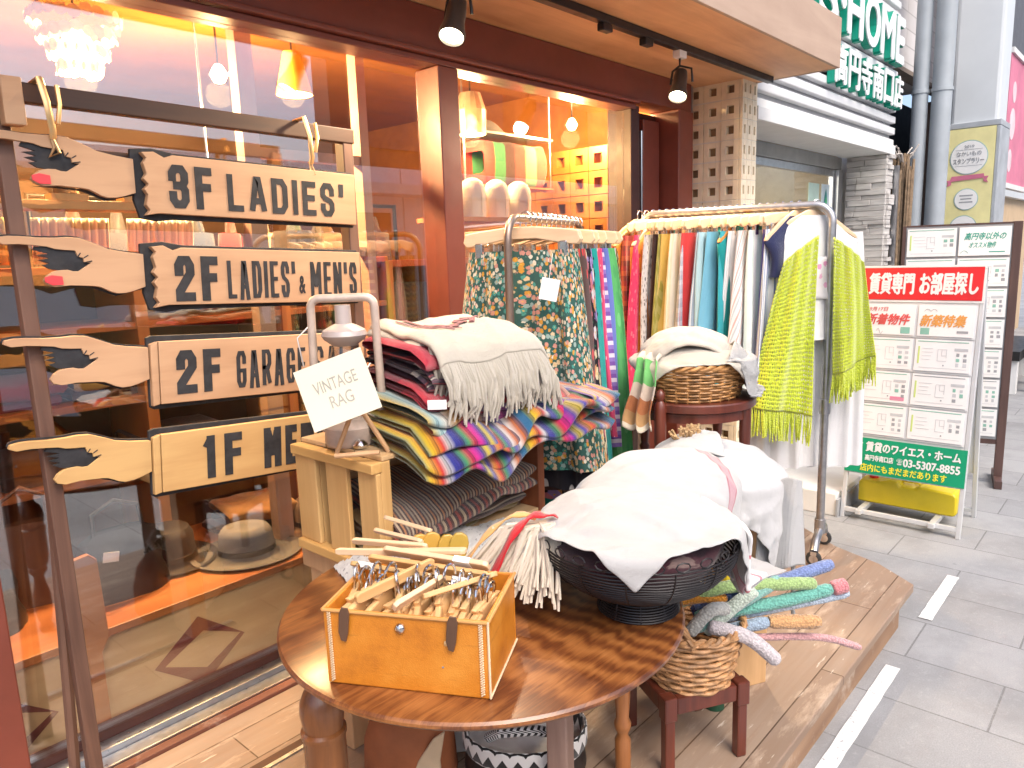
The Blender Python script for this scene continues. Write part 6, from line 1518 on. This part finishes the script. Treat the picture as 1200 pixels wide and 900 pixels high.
# ================================================================ estate agent's boards on the pavement
def listing(parent, M, x0, x1, z0, z1, seed, pink=False):
    """one property sheet: white paper, header rule, lime bar, plan lines and photo blocks"""
    rs = random.Random(seed); w, h = x1 - x0, z1 - z0
    q = MB(); q.box(((x0 + x1) / 2, -.003, (z0 + z1) / 2), (w - .008, .003, h - .010), M=M); s = q.build('listing_sheet', m_paper, parent)
    q = MB()
    def r_(a, b, c, d, mi): q.box((x0 + w * (a + b) / 2, -.0051, z0 + h * (c + d) / 2), (w * (b - a), .001, h * (d - c)), mi=mi, M=M)
    r_(.05, .93, .90, .925, rs.choice((0, 0, 0, 3))); r_(.07, .10, .25, .76, 1)
    for k in range(4): r_(.14, rs.uniform(.28, .42), .70 - k * .11, .71 - k * .11, 2)
    px, pz = rs.uniform(.40, .52), rs.uniform(.26, .36)
    for (a, b, c, d) in ((px, px + .16, .68, .692), (px, px + .16, pz, pz + .012), (px, px + .008, pz, .68), (px + .15, px + .158, pz + .1, .68), (px + .07, px + .078, .5, .68), (px + .07, px + .158, .5, .512)): r_(a, b, c, d, 2)
    r_(px + .1, px + .125, .2, .24, 3)
    r_(.70, .93, .66, .74, 2)
    for a in (.74, .86):
        for k in range(rs.choice((2, 3, 3))): r_(a, a + rs.uniform(.045, .07), .50 - k * .15, .50 + rs.uniform(.08, .11) - k * .15, rs.choice((2, 2, 3, 3, 0)))
    r_(.10, .93, .13, .14, 2)
    if pink: r_(.66, .92, .10, .22, 4)
    q.build('print', [m_green2, m_lime, m_palegrey, m_grey, m_pinkp], s)
m_green2 = flat('print_dull_green', (.25, .50, .40), .7); m_palegrey = flat('print_pale_grey', (.56, .57, .58), .7)
m_frame_al = flat('board_frame', (.66, .67, .67), .4, .3, var=.05)
ab = thing('a_board', 'white framed a-board of property listings with red header and green footer', 'sign board', (4.12, 1.285, 0), rotz=R(-90))
ML = Matrix.Rotation(R(-8.3), 4, 'X'); BWI = .585
def ABb(name, mat, boxes, **k):
    q = MB()
    for (x0, x1, y0, y1, z0, z1) in boxes: q.box(((x0 + x1) / 2, (y0 + y1) / 2, (z0 + z1) / 2), (x1 - x0, y1 - y0, z1 - z0), M=ML)
    return q.build(name, mat, ab, **k)
ABb('front_frame', m_frame_al, [(0, .022, 0, .024, .0, 1.38), (BWI - .022, BWI, 0, .024, .0, 1.38), (.022, BWI - .022, 0, .024, 1.355, 1.38), (.022, BWI - .022, .001, .023, .035, .06)], bevel=.003)
ABb('backing_panel', flat('backing_white', (.72, .73, .73), .5, var=.03), [(.0225, BWI - .0225, .002, .02, .255, 1.354)])
ABb('header_panel', m_red, [(.012, BWI - .012, -.006, -.0005, 1.205, 1.372)])
ABb('header_border', m_white, [(.002, BWI - .002, -.004, -.0003, 1.193, 1.203), (.002, BWI - .002, -.004, -.0003, 1.374, 1.384), (.001, .0115, -.004, -.0003, 1.203, 1.374), (BWI - .0115, BWI - .001, -.004, -.0003, 1.203, 1.374)])
q = MB(); add_text(q, '賃貸専門', .045, .262, 1.235, 1.345, ML, depth=.0015, y=-.0061, bold=.0032); add_text(q, 'お部屋探し', .292, .552, 1.235, 1.345, ML, depth=.0015, y=-.0061, bold=.0032); q.build('header_lettering', m_white, ab)
rows = [(1.015, 1.185), (.835, 1.008), (.655, .828), (.475, .648)]
for c in range(2):
    x0 = .026 + c * .268; x1 = x0 + .262
    z0, z1 = rows[0]
    q = MB(); q.box(((x0 + x1) / 2, -.003, (z0 + z1) / 2), (x1 - x0 - .008, .003, z1 - z0 - .01), M=ML); s = q.build('notice_sheet', m_paper, ab)
    q = MB()
    if c == 0:
        add_text(q, '9月17日', x0 + .03, x0 + .12, z0 + .128, z0 + .150, ML, y=-.0046, mi=0, shear=.2); add_text(q, '新着物件', x0 + .016, x0 + .225, z0 + .058, z0 + .115, ML, y=-.0046, mi=0, bold=.0018, shear=.25)
        q.box((x0 + .215, -.005, z0 + .03), (.045, .001, .034), mi=1, M=ML)
        q.tube([tuple(ML @ Vector((x0 + .02 + .035 * k / 8, -.005, z0 + .02 + .022 * math.sin(k / 8 * PI)))) for k in range(9)], .0012, 5, mi=2)
        q.tube([tuple(ML @ Vector((x0 + .075 + .03 * k / 8, -.005, z0 + .022 + .014 * math.sin(k / 8 * PI * 2)))) for k in range(9)], .0012, 5, mi=2)
    else:
        add_text(q, '新築特集', x0 + .012, x0 + .215, z0 + .055, z0 + .115, ML, y=-.0046, mi=3, bold=.0018, shear=.25)
        q.box((x0 + .04, -.005, z0 + .03), (.042, .001, .034), mi=1, M=ML); q.box((x0 + .21, -.005, z0 + .03), (.05, .001, .012), mi=2, M=ML)
        q.tube([tuple(ML @ Vector((x0 + .03 + .06 * k / 10, -.005, z0 + .132 + .012 * abs(math.sin(k / 10 * PI * 2))))) for k in range(11)], .0012, 5, mi=2)
    q.build('print', [flat('notice_red', (.66, .10, .09), .6), m_green2, m_grey, m_orange], s)
    for k in range(1, 4): listing(ab, ML, x0, x1, rows[k][0], rows[k][1], c * 7 + k, pink=(c == 0 and k == 2))
for k in range(4): ABb('sheet_divider', m_frame_al, [(.024, BWI - .024, -.0045, .0015, rows[k][0] - .0055, rows[k][0] - .001)])
ABb('footer_panel', m_green, [(.004, BWI - .004, -.006, -.0005, .262, .455)])
q = MB()
add_text(q, '賃貸のワイエス・ホーム', .105, .555, .385, .437, ML, depth=.0014, y=-.0061, bold=.0018, mi=0)
add_text(q, '高円寺南口店', .105, .245, .335, .366, ML, depth=.0014, y=-.0061, bold=.0009, mi=0)
add_text(q, '☎', .262, .29, .333, .366, ML, depth=.0014, y=-.0061, mi=0); add_text(q, '03-5307-8855', .295, .555, .328, .368, ML, depth=.0014, y=-.0061, bold=.0018, mi=0)
add_text(q, '店内にもまだまだあります', .085, .50, .276, .316, ML, depth=.0014, y=-.0061, bold=.001, mi=1)
q.prism([(.035 + .0, .345), (.035, .37), (.045, .385), (.06, .392), (.075, .385), (.085, .37), (.085, .345)], .0014, ML @ Matrix.Translation((0, -.0061, 0)), mi=0)
for k in range(3): q.box((.046 + k * .014, -.008, .362), (.008, .001, .018), mi=2, M=ML)
q.box((.058, -.007, .425), (.06, .001, .006), mi=0, M=ML); q.box((.06, -.007, .413), (.035, .001, .005), mi=0, M=ML); q.box((.058, -.007, .332), (.05, .001, .006), mi=0, M=ML)
q.build('footer_lettering', [m_white, m_yel, m_green], ab)
# rear leg frame and the feet it stands on
q = MB(); MR = Matrix.Translation((0, .40, 0)) @ Matrix.Rotation(R(8.3), 4, 'X')
for (x0, x1, z0, z1) in ((0, .022, 0, 1.37), (BWI - .022, BWI, 0, 1.37), (.022, BWI - .022, 1.345, 1.37), (.022, BWI - .022, .03, .05)): q.box(((x0 + x1) / 2, .0, (z0 + z1) / 2), (x1 - x0, .022, z1 - z0), M=MR)
q.build('rear_frame', m_frame_al, ab, bevel=.003)
q = MB(); q.box((BWI / 2, .0, .80), (BWI - .046, .006, 1.08), M=MR); q.build('rear_panel', flat('rear_white', (.66, .68, .68), .5, var=.04), ab)
for x in (.085, .44):
    q = MB(); q.b2(x, x + .03, -.02, .40, .036, .062); q.build('weight_rail', m_frame_al, ab, bevel=.003)
wt_ = thing('water_weight', 'yellow plastic water weight with red cap inside the a-board', 'weight', (4.25, 1.235, .064), rotz=R(-90))
m_yp = flat('yellow_plastic', (.70, .55, .02), .35, var=.08)
q = MB(); prof = [(0, .0), (.47, 0), (.485, .012), (.485, .105), (.47, .125), (.30, .135), (.29, .118), (.21, .118), (.20, .140), (.16, .145), (.11, .128), (.01, .125), (0, .11)]
q.prism(prof, .15, Matrix.Translation((0, .16, 0))); q.build('body', m_yp, wt_, bevel=.012, smooth=True)
q = MB(); q.lathe([(0, 0), (.024, 0), (.024, .022), (.02, .026), (0, .026)], 20, Matrix.Translation((.06, .085, .126))); q.build('cap', m_red, wt_, smooth=True, ang=40)
q = MB(); q.tube([(.20, .085, .118), (.215, .085, .135), (.285, .085, .135), (.30, .085, .118)], .008, 8); q.build('grip', m_yp, wt_, smooth=True)
# taller brown board behind
bb = thing('listing_board', 'tall brown framed board of white property sheets behind the red headed one', 'sign board', (5.12, 1.29, 0), rotz=R(-78))
BW2 = .565; m_bbf = wood('board_brown', (.05, .026, .022), (.11, .06, .05), 2, 20, .5)
q = MB(); q.b2(-.008, .012, 0, .035, .0, 1.585); q.build('frame_stile', m_bbf, bb); q = MB(); q.b2(BW2, BW2 + .045, -.004, .05, .0, 1.59); q.build('frame_stile', m_bbf, bb, bevel=.003)
for z_ in (1.578, .25):
    q = MB(); q.b2(.012, BW2, .001, .03, z_, z_ + (.01 if z_ > 1 else .029)); q.build('frame_rail', m_bbf, bb)
q = MB(); q.b2(.012, BW2, .004, .02, .28, 1.578); q.build('back_panel', m_grey, bb)
I4 = Matrix.Identity(4)
for r_ in range(7):
    z1 = 1.57 - r_ * .183; z0 = z1 - .178
    for c in range(2):
        x0 = .016 + c * .275
        if r_ == 0 and c == 1:
            q = MB(); q.box((x0 + .135, -.003, (z0 + z1) / 2), (.262, .003, .168)); s = q.build('notice_sheet', m_paper, bb)
            q = MB(); add_text(q, '高円寺以外の', x0 + .03, x0 + .235, z0 + .098, z0 + .14, depth=.001, y=-.0046, bold=.001, shear=.25); add_text(q, 'オススメ物件', x0 + .055, x0 + .19, z0 + .05, z0 + .085, depth=.001, y=-.0046, bold=.0007, shear=.25)
            q.box((x0 + .2, -.005, z0 + .026), (.08, .001, .006)); q.tube([(x0 + .015 + .04 * k / 8, -.005, z0 + .02 + .016 * math.sin(k / 8 * PI)) for k in range(9)], .0012, 5)
            q.build('print', flat('notice_green', (.05, .34, .26), .6), s)
        else: listing(bb, I4, x0, x0 + .270, z0, z1, 30 + r_ * 2 + c)
for x in (.0, BW2):
    q = MB(); q.b2(x, x + .04, -.12, .2, .0, .05); q.build('foot', m_bbf, bb, bevel=.003)

# ================================================================ inside the shop window
di = thing('display_bench', 'low veneered display bench with dark red diamond inlays behind the window', 'bench', (.3, 2.19, .178))
q = MB(); q.b2(-2.0, 1.72, 0, .02, .0, .286); q.build('front_panel', w_panel, di)
q = MB(); q.b2(-2.0, 1.75, -.012, .62, .287, .312); q.build('top', w_shelf, di, bevel=.003)
m_inlay = wood('inlay_wood', (.10, .022, .022), (.19, .05, .045), 0, 16, .4)
def diamond(cx, cz, w, h, fx=.55):
    q = MB()
    o = [(cx, cz + h), (cx + w, cz), (cx, cz - h), (cx - w, cz)]; i_ = [(cx + .012, cz + h * fx), (cx + w * .92, cz + .006), (cx + .012, cz - h * fx), (cx - w * .80, cz - .004)]
    for k in range(4):
        a, b_, c, d_ = o[k], o[(k + 1) % 4], i_[(k + 1) % 4], i_[k]
        q.prism([a, d_, c, b_], .002, Matrix.Translation((0, -.0004, 0)))
    q.build('inlay_diamond', m_inlay, di)
for cx in (.63, .08, 1.2, -.47): diamond(cx, .125, .145, .115)
# upright showing just inside the glass
q = MB(); q.prism([(-.035, .30), (-.035, .52), (-.02, .545), (.02, .55), (.04, .53), (.045, .30), (.022, .26), (.022, .0), (-.016, .0), (-.016, .26)], .018)
tag(q.build('chair_back_post', w_shelf, None, bevel=.003, loc=(.62, 2.17, .18)), 'orange brown wooden upright with rounded top close inside the left window', 'post')
m_felt = flat('grey_felt', (.17, .16, .15), .95, var=.15, bmp=.2); m_feltd = flat('dark_felt', (.035, .033, .035), .95, var=.2); m_feltb = flat('brown_felt', (.10, .06, .04), .95)
def hat(label, loc, mat, r_=.15, h_=.11, tilt=0):
    t = thing('felt_hat', label, 'hat', loc, rot=(R(tilt), 0, rnd.uniform(0, 6)), group='hats in the shop window')
    q = MB(); q.lathe([(0, h_ * .93), (.04, h_ * .96), (.068, h_), (.08, h_ * .8), (.086, .02), (.09, .008), (r_ * .85, .004), (r_, .012), (r_ + .003, .010), (r_ * .85, .0), (.08, .0)], 40, sx=1.12); q.build('crown_and_brim', mat, t, smooth=True, ang=70)
    q = MB(); q.lathe([(.0875, .012), (.0868, .035), (.0855, .036), (.0865, .012)], 40, sx=1.12); q.build('band', m_black, t, smooth=True)
hat('grey felt hat with upturned brim on the display bench', (1.20, 2.36, .4915), m_felt, .165, .10)
hat('dark felt hat beside the grey hat on the display bench', (1.00, 2.52, .4915), m_feltd, .15, .12)
hat('brown felt hat lying at the right of the display bench', (1.52, 2.42, .4915), m_feltb, .15, .10)
def handbag(label, loc, w, h, d, mat, rz=0):
    t = thing('handbag', label, 'bag', loc, rotz=rz, group='bags in the shop window')
    q = MB(); q.grid(30, 12, lambda u, v: (w / 2 * (1 - .12 * v) * (abs(math.cos(u * 2 * PI)) ** .5) * (1 if math.cos(u * 2 * PI) >= 0 else -1) + .006 * math.sin(v * 9 + u * 20), d / 2 * (1 - .65 * v) * math.sin(u * 2 * PI) + .004 * math.sin(u * 30), h * v - .015 * v * math.cos(u * 4 * PI))); q.build('body', mat, t, smooth=True)
    q = MB(); q.tube([(-w * .28, 0, h * .96), (-w * .26, .01, h * 1.35), (0, .015, h * 1.5), (w * .26, .01, h * 1.35), (w * .28, 0, h * .96)], .007, 8); q.build('handle', mat, t, smooth=True)
    return t
m_blea = flat('black_leather', (.018, .017, .018), .35, var=.3, bmp=.2, bscale=40); m_bl2 = flat('oxblood_leather', (.20, .012, .02), .4); m_bl3 = flat('brown_leather', (.13, .05, .022), .4)
hb = handbag('black leather handbag with a white tag on the display bench', (.80, 2.38, .4915), .26, .20, .12, m_blea)
q = MB(); q.box((-.05, -.06, .15), (.045, .002, .03), rot=(0, .2, 0)); q.build('tag', m_paper, hb)
handbag('black slouchy bag at the far left of the display bench', (.42, 2.40, .4915), .24, .17, .12, m_blea, .3)
hb = handbag('dark brown bag right behind the sign stand on the bench', (.60, 2.55, .4915), .22, .24, .11, m_bl3, -.2)
# shelving seen above and between the hand signs
sf = thing('shelf_unit', 'orange brown wooden shelf unit of clothes and hats inside the window', 'shelf', (.10, 2.72, .178))
for z in (.60, .86, 1.12, 1.32):
    q = MB(); q.b2(-1.4, 2.1, 0, .36, z - .015, z + .01); q.build('shelf', w_shelf if z < 1.3 else wood('shelf_red', (.35, .06, .02), (.50, .12, .03), 0, 14, .4), sf, bevel=.002)
for x in (-1.4, -.72, .0, .42, .98, 1.55, 2.1):
    q = MB(); q.b2(x - .02, x + .02, -.006, .36, .0, 1.35 if x < 1.5 else 1.31); q.build('upright', wood('shelf_upright', (.36, .12, .03), (.54, .21, .06), 2, 14, .45), sf)
q = MB(); q.b2(-1.4, 2.1, .361, .38, 0, 1.31); q.build('back_board', flat('shelf_back', (.09, .03, .018), .7), sf)
def fold_pile(x, z, cols, w=.26):
    for k, (c, nm) in enumerate(cols):
        q = MB(); folded(q, 0, w, -.13, .13, 0, .05, 1, lambda u: .012, int(x * 100) + k + 200, n=24, wav=.004)
        tag(q.build('folded_garment', fabric('fold_%s_%d' % (nm.split()[0], len(bpy.data.materials)), 'plain', (c,)), None, smooth=True, ang=180, loc=(x, 2.90, z + .002 + k * .046)), '%s folded garment %s' % (nm, ('at the bottom of a pile on the indoor shelves', 'in the middle of a pile on the indoor shelves', 'on top of a pile on the indoor shelves')[k]), 'garment', 'folded garments on the indoor shelves')
s1_ = .178 + 1.13 - .0; s2_ = .178 + .87; s3_ = .178 + .61
fold_pile(.56, s2_, (((.26, .008, .02), 'maroon'), ((.30, .01, .03), 'wine red')))
fold_pile(.84, s2_, (((.08, .025, .015), 'chocolate'), ((.52, .34, .09), 'ochre'), ((.60, .44, .16), 'pale yellow')))
fold_pile(1.14, s2_, (((.66, .30, .03), 'tangerine'), ((.62, .26, .03), 'apricot')), .17)
fold_pile(1.36, s2_, (((.14, .15, .14), 'slate'), ((.28, .28, .26), 'ash grey')), .2)
fold_pile(.22, s2_, (((.36, .38, .34), 'sage grey'), ((.44, .44, .40), 'stone grey')), .22)
fold_pile(.60, s3_, (((.020, .016, .016), 'black'), ((.05, .03, .022), 'umber')), .34)
fold_pile(1.06, s3_, (((.05, .03, .025), 'espresso'), ((.14, .05, .03), 'cocoa')), .34)
fold_pile(.16, s3_, (((.10, .03, .018), 'mahogany'), ((.16, .05, .02), 'russet')), .3)
fold_pile(1.62, s1_ - .26, (((.04, .02, .02), 'raisin'), ((.08, .06, .05), 'taupe')), .3)
handbag('grey green satchel on the middle indoor shelf at far left', (.30, 2.86, s3_ + .13), .2, .14, .1, flat('sage_leather', (.20, .21, .18), .5))
# upper rack of pale hanging textiles and small ornaments above the shelves
for k, (x, c, lb) in enumerate(((.62, (.62, .58, .20), 'yellow cloth folded over the top indoor shelf'), (.92, (.70, .66, .52), 'cream pleated cloth standing on the top indoor shelf'), (.36, (.46, .52, .50), 'pale green striped cloth on the top indoor shelf'), (1.22, (.72, .70, .64), 'white pleated cloth on the top indoor shelf'))):
    q = MB(); q.grid(40, 8, lambda u, v: (x + .24 * (u - .5), 2.80 + .012 * math.sin(u * 60) + .03 * v, s1_ + .21 + .15 * (1 - v)))
    tag(q.build('pleated_cloth', fabric('pleat_%d' % k, 'stripes', (c, tuple(a * .8 for a in c)), (14, 1)), None, smooth=True, ang=180, solid=.004), lb, 'cloth')
hat('black bowler hat on the red topped indoor shelf', (1.80, 2.86, s1_ + .20), m_feltd, .14, .12)
hat('dark brown hat stacked at the right of the red topped shelf', (2.06, 2.88, s1_ + .20), m_feltb, .14, .10)
hat('near black hat in the shelf gap beside the window post', (1.95, 2.86, s1_ + .01), m_feltd, .15, .12)
for k, (x, lb) in enumerate(((.82, 'small brass bell figurine behind the top of the sign stand'), (1.02, 'small dark bird figurine behind the top of the sign stand'))):
    t = thing('figurine', lb, 'figurine', (x, 2.5, 1.72))
    q = MB(); q.lathe([(0, 0), (.035, .0), (.03, .03), (.018, .07), (.012, .09), (.016, .105), (0, .12)], 20); q.build('body', flat('brass_fig', (.30, .16, .07), .4, .6), t, smooth=True)
    q = MB(); q.b2(-.05, .05, -.03, .03, -.02, -.0005); q.build('plinth', w_panel, t)
q = MB(); q.b2(.55, 1.35, 2.46, 2.56, 1.672, 1.699)
gs = tag(q.build('ornament_shelf', w_panel, None, bevel=.002), 'thin pale ornament shelf behind the top of the sign stand', 'shelf')
q = MB(); q.tube([(.6, 2.56, 1.69), (.6, 2.56, 2.475)], .004, 6); q.tube([(1.3, 2.56, 1.69), (1.3, 2.56, 2.475)], .004, 6)
q.v = [(x, y, z) for x, y, z in q.v]; q.build('hanger_rod', m_chrome, gs)
# a rail of coats further inside and more stock on the bench
ir = thing('indoor_rail', 'black clothes rail of dark coats deep inside the left window', 'rail', (1.0, 3.5, .178))
q = MB(); q.tube([(0, 0, 0), (0, 0, 1.62), (1.9, 0, 1.62), (1.9, 0, 0)], .014, 10); q.build('tube', m_black, ir, smooth=True)
for k, (c, nm) in enumerate((((.10, .03, .02), 'chestnut'), ((.05, .05, .06), 'charcoal'), ((.30, .16, .04), 'ochre brown'), ((.03, .05, .10), 'ink blue'), ((.24, .02, .02), 'dark red'), ((.36, .30, .20), 'camel'), ((.05, .08, .04), 'forest green'), ((.12, .07, .04), 'tobacco'), ((.40, .36, .28), 'oatmeal'), ((.06, .03, .05), 'aubergine'))):
    q = MB(); top_mesh(q, .46, .72 + .06 * (k % 3), 400 + k, sleeve=.4)
    tag(q.build('coat', fabric('coat_%d' % k, 'plain', (c,)), None, smooth=True, ang=180, loc=(1.16 + k * .175, 3.5, 1.79), rotz=R(60 + 4 * (k % 4))), nm + ' coat hanging on the rail deep inside the shop', 'coat', 'coats on the indoor rail')
def bench_pile(x, y, cols, w=.26):
    for k, (c, nm) in enumerate(cols):
        q = MB(); folded(q, 0, w, -.11, .11, 0, .042, 1, lambda u: .014, int(x * 100) + k + 500, n=24, wav=.005)
        tag(q.build('folded_garment', fabric('bench_%d' % len(bpy.data.materials), 'plain', (c,)), None, smooth=True, ang=180, loc=(x, y, .4925 + k * .040), rotz=rnd.uniform(-.2, .2)), nm, 'garment', 'folded garments on the display bench')
bench_pile(1.62, 2.40, (((.03, .03, .035), 'black folded knit right of the brown hat on the bench'), ((.20, .19, .18), 'grey folded knit on the black one by the brown hat')))
bench_pile(.05, 2.36, (((.30, .24, .17), 'tan folded trousers at the far left of the bench'), ((.07, .06, .06), 'dark folded trousers on the tan pair at far left'), ((.36, .34, .30), 'pale folded shirt on the pile at far left of the bench')))
bench_pile(1.22, 2.58, (((.12, .03, .02), 'brick red folded shirt behind the grey felt hat'), ((.04, .05, .07), 'midnight blue folded shirt behind the grey felt hat'), ((.34, .17, .06), 'caramel folded shirt behind the grey felt hat')))
# pale post inside the glass, white framed grid
ip = thing('inner_post', 'pale pink timber frame standing inside the middle window', 'frame', (1.36, 2.36, .49))
m_pale = flat('pale_timber', (.46, .29, .22), .6)
q = MB(); q.b2(-.03, .03, 0, .05, 0, 1.98); q.build('post', m_pale, ip)
q = MB(); q.b2(.45, .49, 0, .05, 0, 1.98); q.build('post', m_pale, ip)
for z in (1.02, 1.36): 
    q = MB(); q.b2(.0305, .449, .005, .045, z, z + .035); q.build('rail', m_pale, ip)
# lamps
def bulb_lamp(label, loc, r_, power, strength, shade=None, col=(1, .72, .38)):
    t = thing('pendant_lamp', label, 'lamp', loc)
    q = MB(); q.lathe([(0, -r_), (r_ * .6, -r_ * .8), (r_, 0), (r_ * .6, r_ * .8), (.012, r_ * 1.1), (0, r_ * 1.1)], 20); q.build('bulb', emit('bulb_%d' % len(bpy.data.materials), col, strength), t, smooth=True)
    q = MB(); q.tube([(0, 0, r_ * 1.1), (0, 0, 2.48 - loc[2])], .004, 6); q.build('flex', m_black, t)
    if power: lamp('lamp_glow', (loc[0], loc[1], loc[2] - r_ - .04), power, WARM, .05)
    return t
bulb_lamp('left one of two small glowing globe lamps high inside the left window', (1.555, 2.9, 2.235), .034, 61.2, 9, col=(1, .85, .62))
bulb_lamp('right one of two small glowing globe lamps high inside the left window', (1.645, 2.92, 2.255), .034, 0.0, 9, col=(1, .85, .62))
b_ = bulb_lamp('shell chandelier glowing at the top left of the window', (1.03, 2.85, 2.23), .06, 86.7, 12)
q = MB(); rs = random.Random(8)
for ring in range(4):
    r_ = .07 + .025 * ring; z = -.06 + .05 * ring
    for k in range(16 + 3 * ring):
        a = k * 2 * PI / (16 + 3 * ring) + ring * .2; 
        q.lathe([(0, -.001), (.021, 0), (0, .001)], 10, Matrix.Translation((r_ * math.cos(a), r_ * math.sin(a), z + rs.uniform(-.008, .008))) @ Matrix.Rotation(a, 4, 'Z') @ Matrix.Rotation(PI / 2 + rs.uniform(-.3, .3), 4, 'Y'))
m, t, bs = new_mat('capiz_shell'); nn = nd(t, 'ShaderNodeTexNoise', Vector=coords(t), Scale=30.); t.links.new(ramp(t, nn.outputs[0], [(.3, (.62, .50, .32)), (.7, (.78, .70, .52))]), bs.inputs['Base Color']); bs.inputs['Transmission Weight'].default_value = .5; bs.inputs['Roughness'].default_value = .3
q.build('shell_tiers', m, b_, smooth=True)
b_ = bulb_lamp('amber cone lamp high inside the middle window', (1.86, 2.85, 2.26), .03, 51.0, 6, col=(1, .5, .12))
q = MB(); q.lathe([(.035, .10), (.075, -.07), (.073, -.07), (.033, .10)], 24); q.build('shade', flat('amber_shade', (.72, .34, .04), .5), b_, smooth=True)
b_ = bulb_lamp('faceted shell lamp inside the far window above the striped cloth', (2.66, 2.6, 2.13), .03, 18.7, 12)
q = MB(); q.lathe([(.05, .13), (.075, .05), (.07, -.06), (.068, -.06), (.073, .05), (.048, .13)], 16); q.build('shade', m, b_)
b_ = bulb_lamp('clear hanging bulb near the far end of the right window', (3.33, 2.50, 2.17), .030, 25.5, 16)
b_ = bulb_lamp('tiny ceiling spot glowing at the top of the right window', (3.28, 2.42, 2.36), .022, 8.5, 10)
# right window: striped cloth on a hanging shelf, white shades, bags
hs = thing('hanging_shelf', 'grey metal shelf hanging inside the right window over the striped cloth', 'shelf', (2.78, 2.66, 2.10))
q = MB(); q.b2(-.12, .56, -.02, .2, 0, .012); q.build('board', m_steel, hs)
q = MB(); q.b2(-.12, .56, -.02, .2, -.26, -.25); q.build('board', w_shelf, hs)
for x in (-.115, .555):
    q = MB(); q.tube([(x, .0, -.26), (x, .0, .375)], .005, 6); q.build('rod', m_steel, hs)
q = MB(); folded(q, 0, .50, -.08, .08, 0, .20, 1, lambda u: .0, 301, n=50, wav=.003)
tag(q.build('striped_cloth', fabric('red_green_cloth', 'stripes', ((.46, .04, .03), (.05, .30, .12), (.06, .02, .02), (.46, .05, .04), (.12, .36, .15), (.22, .05, .03)), (1, 1)), None, smooth=True, ang=180, loc=(2.80, 2.75, 1.862)), 'red green and black striped cloth folded on the hanging shelf', 'cloth')
q = MB(); q.grid(30, 10, lambda u, v: (.24 * (u - .5), .06 * (v - .5), .07 * math.sin(u * PI) ** .6 * math.sin(v * PI) ** .5))
tag(q.build('beret', m_felt, None, smooth=True, ang=180, solid=.004, loc=(2.92, 2.74, 2.116)), 'soft grey felt cap lying on top of the hanging shelf', 'cap')
q = MB(); q.b2(2.30, 3.22, 2.42, 2.62, 1.652, 1.672)
tag(q.build('lamp_shelf', w_shelf, None), 'wooden shelf inside the right window under four white shades', 'shelf')
m_shade = flat('paper_shade', (.78, .74, .66), .7, var=.04)
names = ('leftmost of four white arched paper shades', 'second of four white arched paper shades from the left', 'third of four white arched paper shades from the left', 'rightmost of four white arched paper shades')
for k in range(4):
    t = thing('paper_shade', names[k] + ' in the right window', 'lampshade', (2.405 + k * .165, 2.52, 1.673), group='arched paper shades')
    q = MB(); q.lathe([(.055, 0), (.066, .004), (.070, .10), (.066, .14), (.05, .168), (.025, .182), (0, .186)], 24, sy=.8); q.build('shade', m_shade, t, smooth=True, ang=60)
    q = MB()
    for e in range(8):
        a = e * PI / 4; q.tube([(.0705 * math.cos(a), .0565 * math.sin(a), .01), (.0715 * math.cos(a), .057 * math.sin(a), .10), (.052 * math.cos(a), .042 * math.sin(a), .168)], .0014, 4)
    q.build('rib', m_cream, t)
rk2 = thing('indoor_cabinet', 'dark red brown cabinet of clothes inside the right window', 'cabinet', (2.1, 2.75, .178))
q = MB(); q.b2(0, 1.3, .3, .33, 0, 1.30); q.b2(0, 1.3, 0, .3, 1.28, 1.31); q.b2(0, 1.3, 0, .3, .80, .83); q.build('carcass', wood('cab_red', (.24, .045, .015), (.42, .10, .03), 0, 12, .4), rk2)
for x in (0, .42, .86, 1.27):
    q = MB(); q.b2(x, x + .03, -.002, .3, 0, 1.279); q.build('divider', w_shelf, rk2)
q = MB(); q.b2(.04, .40, .05, .28, .86, 1.2); q.b2(.5, .8, .05, .28, .86, 1.1); q.build('dark_contents', m_feltd, rk2)
